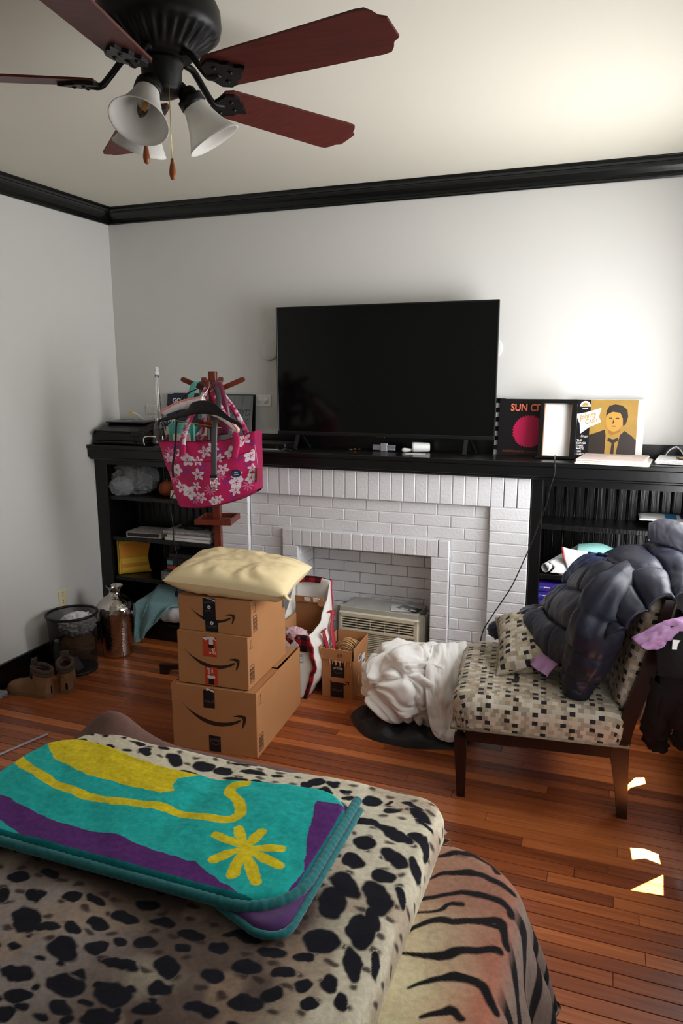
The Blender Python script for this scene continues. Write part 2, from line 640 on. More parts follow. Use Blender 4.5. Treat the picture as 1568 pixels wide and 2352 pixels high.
for n, (y0, y1) in enumerate(WIN):
    f = B()
    for (a, c) in (((y0 - .09, WZ0), (y0, WZ1)), ((y1, WZ0), (y1 + .09, WZ1)), ((y0 - .09, WZ1), (y1 + .09, WZ1 + .1)), ((y0 - .09, WZ0 - .09), (y1 + .09, WZ0 - .02))):
        f.box((RX - .022, a[0], a[1]), (RX, c[0], c[1]), .004)
    w = struct('window_%d' % (n + 1), f, 'black_gloss')
    s = B()
    s.box((RX + .05, y0, WZ0), (RX + .09, y0 + .045, WZ1), .003).box((RX + .05, y1 - .045, WZ0), (RX + .09, y1, WZ1), .003)
    s.box((RX + .05, y0, WZ0), (RX + .09, y1, WZ0 + .03), .003).box((RX + .05, y0, WZ1 - .05), (RX + .09, y1, WZ1), .003)
    s.box((RX + .05, y0, 1.48), (RX + .09, y1, 1.53), .003)
    obj('window_sash', s, 'black_gloss', w)
    obj('window_sill', B().box((RX - .02, y0 - .1, WZ0 - .03), (RX + .05, y1 + .1, WZ0), .004), 'black_gloss', w)
    obj('window_pane', B().box((RX + .068, y0 + .04, WZ0 + .04), (RX + .072, y1 - .04, WZ1 - .04)), 'window_glass', w)
    obj('sun_mask', sun_mask_mesh(y0 - .06, y1 + .06, WZ0 - .02, WZ1 + .02, RX + .10, SUN_PATCHES[n]), 'sun_mask_cloth', w, solid=.002)

# black crown moulding, mitred at the corners
prof = [(0, -.092), (.010, -.092), (.013, -.086), (.013, -.078)]
for k in range(7):
    a = k / 6 * PI / 2
    prof.append((.018 + .055 * (1 - math.cos(a)), -.076 + .052 * math.sin(a)))
prof += [(.078, -.022), (.086, -.017), (.088, -.006), (.09, -.004), (.09, 0), (0, 0)]
def crown(p0, p1, inward, m0, m1):
    """profile swept from p0 to p1; inward is the room direction; m0/m1 mitre signs"""
    p0 = Vector(p0); p1 = Vector(p1); d = (p1 - p0).normalized(); q = Vector(inward)
    vs = []
    for (p, s) in ((p0, m0), (p1, -m1)):
        for (o_, z) in prof: vs.append(p + q * o_ + d * (o_ * s) + Vector((0, 0, RZ + z)))
    n = len(prof)
    return B().add(vs, [(i, (i + 1) % n, n + (i + 1) % n, n + i) for i in range(n)] + [tuple(range(n)), tuple(range(n, 2 * n))[::-1]])
struct('trim_1', crown((0, 0, 0), (RX, 0, 0), (0, -1, 0), 1, 1), 'black_trim')
struct('trim_2', crown((0, 0, 0), (0, RY, 0), (1, 0, 0), 1, 1), 'black_trim')
struct('trim_3', crown((RX, 0, 0), (RX, RY, 0), (-1, 0, 0), 1, 1), 'black_trim')

# black baseboards
def baseboard(name, lo, hi, cap):
    b = B().box(lo, hi, .003).box(*cap, .004)
    return struct(name, b, 'black_gloss')
baseboard('baseboard_left', (0, RY, 0), (.018, -.30, .125), ((0, RY, .122), (.024, -.30, .142)))
baseboard('baseboard_right', (RX - .018, RY, 0), (RX, -.30, .125), ((RX - .024, RY, .122), (RX, -.30, .142)))
bl = obj('shoe_moulding', B().tube([(.024, RY, .008), (.024, -.3, .008)], .012, 8), 'black_gloss', bpy.data.objects['baseboard_left'])

# ================================================================ fireplace: painted brick, every brick its own piece
FX0, FX1 = .928, 2.812
YF, YO = -.283, -.312          # field face, proud frames' face
fp = thing('fireplace', 'white painted brick fireplace with a stepped surround and square opening', 'fireplace', (1.87, -.28, 0))
mo = B()
ym = .0045                       # mortar set back
mo.box((1.137, YF + ym, .2), (1.361, -.003, 1.24)).box((2.385, YF + ym, .2), (2.60, -.003, 1.24)).box((1.361, YF + ym, .75), (2.385, -.003, 1.24))
mo.box((FX0 + .004, YO + ym, 0), (1.133, -.003, 1.24)).box((2.604, YO + ym, 0), (FX1 - .004, -.003, 1.24))
mo.box((FX0 + .004, YO + ym, 1.058), (FX1 - .004, -.02, 1.24))
mo.box((1.365, YO + ym, .196), (1.461, -.003, .846)).box((2.284, YO + ym, .196), (2.381, -.003, .846)).box((1.365, YO + ym, .754), (2.381, -.003, .846))
mo.box((1.137, YO + ym, 0), (1.461, -.003, .196)).box((2.284, YO + ym, 0), (2.60, -.003, .196))
mo.box((1.44, -.04, 0), (2.30, 0, .8))
obj('mortar', mo, 'white_brick', fp)
obj('hearth_floor', B().box((1.461, YO, 0), (2.284, -.03, .012)), 'black_matte', fp)
_bc = {}
NB = [0]
def brick(x0, x1, z0, z1, yf, depth=.035, j=.0020):
    """brick face x0..x1, z0..z1 with its front at yf"""
    w, h = x1 - x0 - 2 * j, z1 - z0 - 2 * j
    if w < .012 or h < .012: return
    k = (round(w, 3), round(h, 3), depth)
    if k not in _bc:
        me = B().box((-w / 2, -depth / 2, -h / 2), (w / 2, depth / 2, h / 2), .0032).mesh('brick')
        me.materials.append(MATS['white_brick'])
        _bc[k] = me
    o = bpy.data.objects.new('brick', _bc[k])
    COL.objects.link(o)
    o.parent = fp
    o.matrix_parent_inverse = fp.matrix_basis.inverted()
    o.location = ((x0 + x1) / 2, yf + depth / 2 + random.uniform(-.0008, .0012), (z0 + z1) / 2)
    o.rotation_euler = (random.uniform(-.004, .004), random.uniform(-.004, .004), random.uniform(-.006, .006))
    NB[0] += 1
    return o
CH = .0659
for i in range(27):
    w = (FX1 - FX0) / 27
    brick(FX0 + i * w, FX0 + (i + 1) * w, 1.056, 1.238, YO)
for i in range(16):
    brick(FX0, 1.137, i * CH, (i + 1) * CH, YO); brick(2.60, FX1, i * CH, (i + 1) * CH, YO)
for i in range(16):
    w = (2.385 - 1.361) / 16
    brick(1.361 + i * w, 1.361 + (i + 1) * w, .75, .85, YO)
for i in range(8):
    h = .554 / 8
    brick(1.361, 1.465, .196 + i * h, .196 + (i + 1) * h, YO); brick(2.28, 2.385, .196 + i * h, .196 + (i + 1) * h, YO)
for i in range(5):
    brick(1.137 + i * .0656, 1.137 + (i + 1) * .0656, 0, .196, YO); brick(2.28 + i * .064, 2.28 + (i + 1) * .064, 0, .196, YO)
for r in range(13):
    z0, z1 = .196 + r * CH, .196 + (r + 1) * CH
    if r == 9 or r == 10: pass
    spans = [(1.137, 1.361), (2.385, 2.60)] if z0 < .84 else [(1.137, 2.60)]
    z1 = min(z1, 1.056)
    for (a, c) in spans:
        x = a - ((r * .37) % 1) * .21
        while x < c:
            p, q = max(x, a), min(x + .21, c)
            if q - p > .02: brick(p, q, z0, z1, YF)
            x += .21
for r in range(11):
    z0 = .012 + r * .067
    x = 1.465 - (.1 if r % 2 else 0)
    while x < 2.28:
        p, q = max(x, 1.465), min(x + .205, 2.28)
        if q - p > .02: brick(p, q, z0, z0 + .067, -.065, .03, .0015)
        x += .205
def side_brick(x, z0, z1, sgn):
    w = .205; h = z1 - z0 - .003
    k = ('s', round(h, 3))
    if k not in _bc:
        me = B().box((-.012, -w / 2, -h / 2), (.012, w / 2, h / 2), .003).mesh('brick'); me.materials.append(MATS['white_brick']); _bc[k] = me
    o = bpy.data.objects.new('brick', _bc[k]); COL.objects.link(o); o.parent = fp
    o.matrix_parent_inverse = fp.matrix_basis.inverted()
    o.location = (x - sgn * .010, -.172, (z0 + z1) / 2)
for r in range(11):
    side_brick(1.465, .012 + r * .067, .012 + (r + 1) * .067, 1); side_brick(2.28, .012 + r * .067, .012 + (r + 1) * .067, -1)

# ================================================================ mantel shelf running wall to wall
MT = 1.318
mn = thing('mantel_shelf', 'long glossy black mantel shelf running wall to wall over the fireplace', 'shelf', (1.87, -.18, 1.24))
obj('shelf_board', B().box((0, -.365, 1.292), (RX, 0, MT), .004), 'black_gloss', mn)
obj('fascia', B().box((0, -.358, 1.238), (RX, -.335, 1.293), .003), 'black_gloss', mn)
obj('under_moulding', B().box((0, -.342, 1.222), (RX, -.30, 1.240), .006).box((0, -.335, 1.24), (RX, -.02, 1.248)), 'black_gloss', mn)
obj('back_board', B().box((0, -.02, MT - .002), (RX, 0, 1.392), .003), 'black_gloss', mn)

# ================================================================ built-in bookcases
SH = (.975, .70, .425)
def bookcase(x0, x1, label, stl, str_):
    t = thing('bookcase', label, 'bookcase', ((x0 + x1) / 2, -.15, 0))
    b = B().box((x0 + .001, -.272, 0), (x0 + .022, -.004, 1.222)).box((x1 - .022, -.272, 0), (x1 - .001, -.004, 1.222))
    obj('side_panel', B().box((x0 + .001, -.272, 0), (x0 + stl, -.004, 1.222)), 'black_gloss', t)
    obj('side_panel', B().box((x1 - str_, -.272, 0), (x1 - .001, -.004, 1.222)), 'black_gloss', t)
    obj('face_frame', B().box((x0 + .001, -.296, 0), (x0 + stl + .01, -.272, 1.222), .003).box((x1 - str_ - .002, -.296, 0), (x1 - .001, -.272, 1.222), .003).box((x0 + .002, -.294, 1.185), (x1 - .002, -.272, 1.222)), 'black_gloss', t)
    obj('toe_board', B().box((x0 + stl, -.262, 0), (x1 - str_, -.240, .105)), 'black_gloss', t)
    obj('base_board', B().box((x0 + stl, -.285, .105), (x1 - str_, -.012, .125), .003), 'black_wood', t)
    for z in SH:
        obj('shelf', B().box((x0 + stl, -.280, z - .026), (x1 - str_, -.016, z), .002), 'black_wood', t)
    n = 15
    w = (x1 - x0 - stl - str_) / n
    for i in range(n):
        a = x0 + stl + i * w
        s = B().box((a + .0015, -.016, .12), (a + w - .009, -.003, 1.222), .003)
        s.tube([(a + w - .0045, -.010, .12), (a + w - .0045, -.010, 1.222)], .004, 6)
        obj('beadboard_slat', s, 'black_wood', t)
    return t
bookcase(0, .926, 'black built-in bookcase in the dark corner left of the fireplace', .085, .03)
bookcase(2.814, RX, 'black built-in bookcase right of the fireplace behind the chair', .05, .05)

# ---------------------------------------------------------------- wall plates
def outlet(name, label, M, material, duplex=True, group=None):
    """M: x right, y up, z out of the wall; plate .115 x .072 lying sideways"""
    t = thing(name, label, 'outlet', M.translation)
    obj('plate', B().box((-.058, -.036, 0), (.058, .036, .006), .003, M=M), material, t)
    if duplex:
        for s in (-1, 1):
            obj('socket', B().lathe([(0, .0085), (.0155, .0085), (.0165, .006)], 20, M @ Matrix.Translation((s * .021, 0, 0)) ), material, t)
            d = B()
            for k in (-1, 1): d.box((s * .021 - .004, k * .006 - .001, .008), (s * .021 + .004, k * .006 + .001, .0092), M=M)
            d.lathe([(0, .0092), (.0026, .0092), (.0026, .008)], 8, M @ Matrix.Translation((s * .021 + .009, 0, 0)))
            obj('slot', d, 'print_black', t)
    return t
outlet('wall_outlet', 'white duplex outlet mounted sideways on the wall beside the television', frame((1.102, -.0005, 1.598), (1, 0, 0), (0, 0, 1)), 'white_plastic')
o = obj('blank_plate', B().box((.222, -.005, 1.50), (.335, 0, 1.562), .002), 'wall_paint'); tag(o, 'painted-over wall plate behind the tall clear bottle', 'wall plate')
t = thing('wall_outlet', 'cream vertical outlet plate low on the left wall above the waste basket', 'outlet', (0, -.685, .37))
obj('plate', B().box((0, -.721, .31), (.007, -.650, .43), .003), 'cream_plastic', t)
d = B()
for z in (.345, .362, .395, .412): d.box((.006, -.688, z - .003), (.0078, -.682, z + .003))
obj('slot', d, 'print_black', t)
for (x, z, l) in ((1.152, 1.905, 'faint painted round wall cover left of the television'), (2.535, 1.905, 'faint painted round wall cover just showing right of the television')):
    o = obj('round_wall_cover', B().lathe([(0, .012), (.05, .011), (.058, .008), (.061, 0)], 32, frame((x, 0, z), (1, 0, 0), (0, 0, 1))), 'wall_paint')
    tag(o, l, 'wall cover')
# ================================================================ ceiling fan
HX, HY, BZ = 1.972, -2.345, 2.552
fan = thing('ceiling_fan', 'dark bronze ceiling fan with five wooden blades and three frosted lamp shades', 'ceiling fan', (HX, HY, RZ))
HM = Matrix.Translation((HX, HY, 0))
def vents(a, z):
    return 1 - .07 * (0.5 + .5 * math.cos(a * 30)) if 2.640 < z < 2.672 else 1
obj('motor_housing', B().lathe([(0, 2.612), (.066, 2.612), (.082, 2.618), (.094, 2.630), (.110, 2.641), (.128, 2.652), (.142, 2.664), (.150, 2.672), (.161, 2.680), (.166, 2.70), (.164, 2.735), (.15, 2.765), (.125, 2.785), (.10, 2.80), (.10, RZ)], 180, HM, ripple=vents), 'dark_bronze', fan)
obj('switch_housing', B().lathe([(0, 2.522), (.030, 2.522), (.046, 2.528), (.053, 2.538), (.055, 2.59), (.059, 2.598), (.060, 2.616)], 40, HM), 'dark_bronze', fan)
def blade_outline():
    L0, L1 = .175, .70
    p = [(L0, -.052), (L0 + .02, -.064), (.64, -.079), (.662, -.076), (.674, -.062), (.682, -.045), (.70, -.034), (.70, .034), (.682, .045), (.674, .062), (.662, .076), (.64, .079), (L0 + .02, .064), (L0, .052)]
    return p
for k in range(5):
    a = math.radians(-9.0 + 72 * k)
    Mb = Matrix.Translation((HX, HY, BZ)) @ Matrix.Rotation(a, 4, 'Z') @ Matrix.Rotation(math.radians(-13), 4, 'X')
    bl = obj('blade', B().prism(blade_outline(), -.003, .003, Mb), 'fan_blade_wood', fan)
    i = B()
    Mi = Matrix.Translation((HX, HY, BZ)) @ Matrix.Rotation(a, 4, 'Z')
    pts = [Mi @ Vector(p) for p in ((.070, 0, .068), (.10, 0, .060), (.135, 0, .020), (.165, 0, -.010), (.20, 0, -.008))]
    i.tube(spline(pts, 4), .011, 8, flat=.8)
    leaf = [(.165, -.012), (.175, -.045), (.20, -.056), (.222, -.050), (.232, -.036), (.250, -.030), (.256, -.014), (.275, -.006), (.28, 0)]
    leaf = leaf + [(x, -y) for x, y in leaf[::-1][1:]]
    i.prism(leaf, -.013, -.0035, Mb)
    for s in (-1, 0, 1):
        i.lathe([(0, -.018), (.006, -.016), (.007, -.012)], 8, Mb @ Matrix.Translation((.235 if s == 0 else .205, s * .03, 0)))
    obj('blade_bracket', i, 'dark_bronze', bl)
# light kit: three arms with bell shades
def bell(t):
    return .030 + .049 * (t ** 1.7) * (.62 + .38 * t) + .004 * math.sin(t * PI)
for a_deg in (-85, 35, 155):
    a = math.radians(a_deg)
    tilt = math.radians(31)
    Ma = Matrix.Translation((HX, HY, 2.548)) @ Matrix.Rotation(a, 4, 'Z')
    arm = obj('lamp_arm', B().tube(spline([Ma @ Vector(p) for p in ((.03, 0, 0), (.048, 0, .008), (.060, 0, -.002), (.070, 0, -.018))], 4), .010, 10), 'dark_bronze', fan)
    Ms = Ma @ Matrix.Translation((.066, 0, -.012)) @ Matrix.Rotation(PI - tilt, 4, 'Y')
    obj('lamp_socket', B().lathe([(0, -.012), (.020, -.012), (.026, -.004), (.027, .008), (.036, .012), (.037, .034), (.031, .036)], 24, Ms), 'dark_bronze', arm)
    pr = [(.029, .018)] + [(bell(t / 12), .02 + .118 * t / 12) for t in range(13)]
    inn = [(max(r - .0028, .01), z) for r, z in pr[::-1]]
    obj('lamp_shade', B().lathe(pr + inn, 40, Ms, cap=False), 'frosted_glass', arm)
    obj('bulb', B().lathe([(.012, .03), (.013, .05), (.017, .065), (.0175, .085), (.013, .105), (.006, .118), (0, .124)], 16, Ms), 'clear_glass', arm)
    obj('filament', B().tube([Ms @ Vector((0, .003, .055)), Ms @ Vector((0, .003, .098))], .0045, 8), 'filament', arm)
PULLS = ((1.947, -2.40, 2.340, 0), (2.028, -2.40, 2.292, 0))
for (px, py, z0, l) in PULLS:
    ch = B()
    top = Vector((px, py, 2.535)); bot = Vector((px, py, z0 + .048))
    n = int((top.z - bot.z) / .006)
    ch.tube([top, bot], .0011, 6)
    for q in range(n):
        ch.lathe([(0, -.0016), (.0018, 0), (0, .0016)], 6, Matrix.Translation((px, py, bot.z + q * .006)))
    c = obj('pull_chain', ch, 'brass', fan)
    obj('wooden_pull', B().lathe([(0, z0 - .003), (.006, z0), (.009, z0 + .010), (.0095, z0 + .018), (.007, z0 + .034), (.0045, z0 + .044), (.004, z0 + .052), (0, z0 + .053)], 14, Matrix.Translation((px, py, 0))), 'pull_wood', c)

# ================================================================ television
tv = thing('television', 'large flat black television standing in the middle of the mantel', 'television', (1.93, -.13, MT))
TX0, TX1, TZ0, TZ1, TY = 1.272, 2.589, 1.402, 2.156, -.15
obj('back_shell', B().box((TX0 + .004, TY + .006, TZ0 + .01), (TX1 - .004, TY + .028, TZ1 - .004), .006).box((TX0 + .15, TY + .026, TZ0 + .03), (TX1 - .15, TY + .07, TZ1 - .25), .012), 'black_plastic', tv)
bz = B()
bz.box((TX0, TY - .003, TZ0), (TX0 + .008, TY + .02, TZ1), .002).box((TX1 - .008, TY - .003, TZ0), (TX1, TY + .02, TZ1), .002)
bz.box((TX0, TY - .003, TZ1 - .008), (TX1, TY + .02, TZ1), .002).box((TX0, TY - .005, TZ0), (TX1, TY + .02, TZ0 + .022), .003)
bz.box((1.905, TY - .007, TZ0 - .006), (1.955, TY + .01, TZ0 + .004), .002)
obj('bezel', bz, 'black_plastic', tv)
obj('screen', B().box((TX0 + .007, TY, TZ0 + .02), (TX1 - .007, TY + .007, TZ1 - .007)), 'tv_screen', tv)
for x in (1.405, 2.432):
    s = B()
    s.bar((x, TY + .01, TZ0 + .01), (x, TY - .045, MT + .004), .022, .012, (0, 1, 1))
    s.bar((x + .008, TY + .012, TZ0 + .01), (x + .035, TY + .085, MT + .004), .022, .012, (0, 1, 1))
    s.box((x - .013, TY - .058, MT), (x + .013, TY - .035, MT + .009), .003).box((x + .022, TY + .075, MT), (x + .048, TY + .1, MT + .009), .003)
    obj('foot', s, 'black_plastic', tv)

# ================================================================ things on the mantel, left of the television
pt = thing('printer', 'low black inkjet printer at the left end of the mantel', 'printer', (.23, -.18, MT))
def prn_top(u, v):
    x = .015 + .395 * u; y = -.325 + .285 * v
    z = 1.408 + .05 * math.sin(min(v * 1.3, 1) * PI / 2) - .03 * max(0, abs(u - .5) * 2 - .82) / .18 * .9
    return Vector((x, y, z))
hb = B().box((.012, -.32, MT), (.41, -.03, 1.345), .01).box((.02, -.312, 1.34), (.405, -.035, 1.412), .008)
hb.grid(prn_top, 24, 14)
obj('body', hb, 'black_plastic', pt)
obj('lid', B().box((.06, -.235, 1.452), (.37, -.05, 1.463), .005, rx=.03), 'black_gloss', pt)
obj('paper_tray', B().box((.09, -.35, 1.335), (.36, -.30, 1.343), .003), 'black_plastic', pt)
obj('control_panel', B().box((.15, -.322, 1.40), (.31, -.285, 1.416), .004, rx=.5), 'black_gloss', pt)
for x in (.335, .36): obj('button', B().lathe([(.006, -.003), (.005, .002), (0, .003)], 10, frame((x, -.313, 1.375), (1, 0, 0), (0, 0, 1))), 'dark_metal', pt)
o = obj('usb_cable', B().tube(spline([(.425, -.33, MT + .006), (.422, -.335, 1.355), (.435, -.335, 1.378), (.48, -.33, 1.382), (.505, -.32, 1.378)], 6), .003, 8), 'white_plastic'); tag(o, 'white cable looping up beside the black printer', 'cable')
t = thing('paper_wristband', 'curled white paper band with a yellow end lying on the printer', 'paper band', (.2, -.2, 1.46))
def ribbon(pts, w, up, n=8):
    P = spline(pts, n); up = Vector(up)
    G = []
    for s in (-.5, .5): G.append([p + up * (w * s) for p in P])
    return G
obj('band', grid_mesh('band', ribbon([(.375, -.20, 1.468), (.34, -.205, 1.478), (.31, -.21, 1.50), (.285, -.215, 1.515), (.262, -.22, 1.523)], .014, (.3, .2, .9))), 'paper_white', t, solid=.001)
mat('yellow_plastic', (226, 196, 66), rough=.5)
obj('clasp', B().box((.248, -.226, 1.512), (.268, -.214, 1.534), .003, ry=.4), 'yellow_plastic', t)
o = obj('paper_strip', grid_mesh('strip', ribbon([(.20, -.22, 1.467), (.28, -.2, 1.474), (.35, -.17, 1.492), (.39, -.15, 1.50)], .022, (.2, .9, .1))), 'paper_white', solid=.0012); tag(o, 'long white paper strip lying across the printer lid', 'paper')
o = obj('ballpoint_pen', B().tube([(.27, -.235, 1.471), (.405, -.215, 1.4725)], .0045, 10).tube([(.405, -.215, 1.4725), (.415, -.2135, 1.4727)], [.004, .001], 8), 'grey_plastic'); tag(o, 'grey ballpoint pen lying on the printer', 'pen')
# tall bottle
bt = thing('glass_bottle', 'tall clear swan-necked glass bottle with a white cap on the mantel', 'bottle', (.476, -.235, MT))
Mo = Matrix.Translation((.476, -.235, MT + .001)) @ Matrix.Scale(.94, 4)
outp = [(0, 0), (.050, 0), (.057, .006), (.058, .02), (.053, .06), (.043, .105), (.032, .142), (.027, .158), (.031, .176), (.030, .192), (.023, .208), (.020, .24), (.018, .30), (.0155, .38), (.0135, .45), (.0135, .478)]
inp = [(max(r - .0028, 0), max(z, .007)) for r, z in outp[::-1]][:-2] + [(0, .008)]
obj('bottle_glass', B().lathe(outp + inp, 32, Mo, cap=False), 'clear_glass', bt)
obj('cap', B().lathe([(.0145, .470), (.0145, .492), (.0125, .494), (.0125, .499), (.0145, .501), (.0145, .520), (.013, .523), (0, .523)], 24, Mo), 'paper_white', bt)

# record sleeves
def sleeve(name, label, x0, z0, yb, w=.314, lean=.045, th=.004, body='paper_white', group=None, rot=0):
    """a square sleeve whose bottom edge stands at y = yb, leaning back to the wall"""
    t = thing(name, label, 'record sleeve', (x0 + w / 2, yb, z0), 0, group)
    ang = math.atan2(lean, w)
    M = frame((x0, yb, z0), (math.cos(rot), 0, math.sin(rot)), (-math.sin(rot), math.sin(ang), math.cos(ang)))
    obj('sleeve', B().box((0, 0, -th), (w, w, 0), .001, M=M), body, t)
    return t, M
S = .314
mat('navy_print', (30, 34, 58), rough=.35); mat('red_print', (134, 30, 40), rough=.35); mat('cream_print', (206, 198, 182), rough=.4)
mat('slate_print', (112, 116, 118), rough=.4, var=.12, vscale=9); mat('slate_dark', (70, 74, 78), rough=.4)
mat('sleeve_black', (20, 19, 21), rough=.3); mat('magenta_print', (188, 26, 78), rough=.35); mat('salmon_print', (236, 120, 90), rough=.4); mat('rust_print', (140, 56, 44), rough=.4)
mat('mustard_print', (166, 130, 58), rough=.4, var=.12, vscale=12); mat('ochre_shade', (150, 104, 40), rough=.4); mat('umber_print', (44, 34, 28), rough=.4); mat('gold_print', (186, 142, 62), rough=.4)
t, M = sleeve('record_sleeve', 'navy and dark red record sleeve lettered GOD behind the coat rack', .412, MT + .01, -.075, lean=.05)
decal('navy_field', [rect(0, .10, .245, S)], 'navy_print', t, M); decal('red_field', [rect(.247, .10, S, S), rect(0, .0, S, .045)], 'red_print', t, M)
decal('cream_field', [rect(0, .045, S, .10)], 'cream_print', t, M)
M2 = M @ Matrix.Translation((0, 0, .0007))
text('GOD', .042, M2 @ Matrix.Translation((.040, .256, 0)), 'print_white', t, bold=True)
text('AM', .04, M2 @ Matrix.Translation((.012, .125, 0)), 'print_white', t, bold=True)
t, M = sleeve('record_sleeve', 'plain dark record sleeve edge showing behind the navy sleeve', .455, MT + .012, -.05, lean=.025, body='sleeve_black')
t, M = sleeve('record_sleeve', 'grey record sleeve with large slanted grey lettering beside the outlet', .735, MT + .004, -.085, lean=.05, body='slate_print')
for s in (('PINK FLOYD', .185, .275, .024), ('WORKS', .125, .15, .13)):
    text(s[0], .058, M @ Matrix.Translation((s[3], s[1], .0003)), 'slate_dark', t, shear=.25, bold=True, width=s[2])
b = []
for i in range(5):
    x = .03 + i * .062
    b.append([(x, 0), (x + .0022, 0), (x + .0322, S), (x + .030, S)])
decal('pale_lines', b, 'slate_dark', t, M, .0004)
t, M = sleeve('record_sleeve', 'black edged sleeve standing just behind the grey lettered sleeve', .748, MT + .006, -.05, lean=.028, body='sleeve_black')

# flat black box and cable by the television's left foot
sb = thing('cable_box', 'flat black cable box beside the left foot of the television', 'cable box', (1.2, -.18, MT))
obj('case', B().box((1.05, -.24, MT), (1.36, -.05, MT + .036), .004), 'black_plastic', sb)
obj('vent_strip', B().box((1.06, -.2415, MT + .008), (1.30, -.239, MT + .014)).box((1.06, -.2415, MT + .02), (1.30, -.239, MT + .024)), 'dark_metal', sb)
o = obj('power_plug', B().box((1.055, -.27, MT + .001), (1.082, -.255, MT + .014), .003).tube([(1.082, -.262, MT + .007), (1.11, -.265, MT + .004), (1.2, -.275, MT + .003), (1.37, -.25, MT + .003)], .0025, 8), 'white_plastic'); tag(o, 'small white plug and lead on the mantel left of the television', 'plug')
o = obj('coaxial_cable', B().tube(spline([(1.30, -.245, MT + .02), (1.34, -.28, MT + .006), (1.42, -.285, MT + .004), (1.36, -.262, MT + .012), (1.44, -.24, MT + .03)], 8), .0032, 8), 'black_plastic'); tag(o, 'thin black cable coiled at the left foot of the television', 'cable')

# under the television
mat('copper', (214, 130, 72), rough=.25, metal=1)
def battery(x, y, rz, lab):
    t = thing('battery', lab, 'battery', (x, y, MT + .0072), rz, 'loose batteries under the television')
    M = Matrix.Translation((x, y, MT + .0074)) @ Matrix.Rotation(rz, 4, 'Z') @ Matrix.Rotation(PI / 2, 4, 'Y')
    obj('case', B().lathe([(0, -.021), (.007, -.021), (.0072, -.02), (.0072, .006)], 16, M), 'black_plastic', t)
    obj('end_cap', B().lathe([(.0072, .006), (.0072, .02), (.007, .021), (.0028, .0212), (.0028, .023), (0, .023)], 16, M), 'copper', t)
battery(1.757, -.155, .5, 'copper-topped battery lying nearest the left under the television')
battery(1.790, -.125, 1.7, 'copper-topped battery lying just behind and right of the other one')
gb = thing('plastic_bracket', 'small grey slotted plastic bracket standing under the television', 'bracket', (1.945, -.13, MT))
b = B().box((1.925, -.142, MT), (1.968, -.12, MT + .048), .004)
for i in range(9):
    for s in (-1, 1): b.box((1.9465 + s * (.026 + i * .005) - .0015, -.138, MT + .012), (1.9465 + s * (.026 + i * .005) + .0015, -.126, MT + .034))
b.box((1.878, -.140, MT + .008), (2.015, -.124, MT + .014), .002).box((1.878, -.140, MT + .032), (2.015, -.124, MT + .038), .002)
obj('frame', b, 'grey_plastic', gb)
cp = thing('white_bottle', 'white plastic bottle lying on its side under the television with its stopper out', 'bottle', (2.13, -.14, MT))
M = frame((2.165, -.115, MT + .030), (-.95, -.30, 0), (0, 0, 1)) @ Matrix.Rotation(PI / 2, 4, 'Y')
obj('shell', B().lathe([(0, -.05), (.022, -.05), (.026, -.044), (.029, .04), (.030, .052), (.026, .052), (.024, .0), (0, -.002)], 28, M), 'white_plastic', cp)
M = frame((2.098, -.142, MT + .014), (-.98, -.15, -.03), (0, 0, 1)) @ Matrix.Rotation(PI / 2, 4, 'Y')
obj('stopper', B().lathe([(0, -.045), (.006, -.044), (.008, -.02), (.010, .0), (.013, .018), (.013, .03), (.009, .038), (0, .041)], 18, M), 'white_plastic', cp)
o = obj('white_card', B().box((2.10, -.235, MT), (2.21, -.185, MT + .002), 0, rot=.08), 'paper_white'); tag(o, 'small white card lying on the mantel in front of the white bottle', 'card')

# ================================================================ things on the mantel, right of the television
t, M = sleeve('record_sleeve', 'sleeve with a black and white chequered edge beside the television', 2.575, MT, -.075, lean=.045)
b = []
for i in range(6):
    b.append(rect(0, .0 + i * .0524 + (.026), .05, i * .0524 + .0524))
[decal('black_check', [q], 'sleeve_black', t, M) for q in b]
t, M = sleeve('record_sleeve', 'black record sleeve with a magenta disc and orange SUN CITY lettering', 2.597, MT, -.098, lean=.05, body='sleeve_black')
M2 = M @ Matrix.Translation((0, 0, .0004))
text('SUN CITY', .055, M2 @ Matrix.Translation((.062, .248, 0)), 'salmon_print', t, bold=True, width=.21)
disc = []
for i in range(72):
    r = .092 if i % 2 else .083
    disc.append((.168 + r * math.cos(2 * PI * i / 72), .135 + r * math.sin(2 * PI * i / 72)))
decal('magenta_disc', [disc], 'magenta_print', t, M)
text('ARTISTS UNITED AGAINST', .016, M2 @ Matrix.Translation((.03, .018, 0)), 'rust_print', t, width=.2)
# shadow-box frame
sf = thing('photo_frame', 'empty black shadow-box photo frame with a white back and trailing cord', 'picture frame', (2.92, -.16, MT))
M = frame((2.826, -.205, MT + .001), (1, 0, 0), (0, .055, .31))
fw, fh = .190, .318
b = B()
b.box((0, 0, -.05), (.023, fh, 0), .002, M=M).box((fw - .026, 0, -.05), (fw, fh, 0), .002, M=M).box((0, 0, -.05), (fw, .016, 0), .002, M=M).box((0, fh - .022, -.05), (fw, fh, 0), .002, M=M)
obj('frame_moulding', b, 'black_gloss', sf)
mat('frame_lining', (150, 112, 74), rough=.6)
obj('backing', B().box((.02, .014, -.05), (fw - .02, fh - .02, -.044), M=M), 'paper_white', sf)
obj('lining', B().box((fw - .0285, .016, -.046), (fw - .0255, fh - .022, -.004), M=M).box((.0225, .016, -.046), (.0245, fh - .022, -.004), M=M), 'frame_lining', sf)
obj('ledge', B().box((-.012, -.001, -.04), (fw + .004, .012, .012), .002, M=M), 'black_gloss', sf)
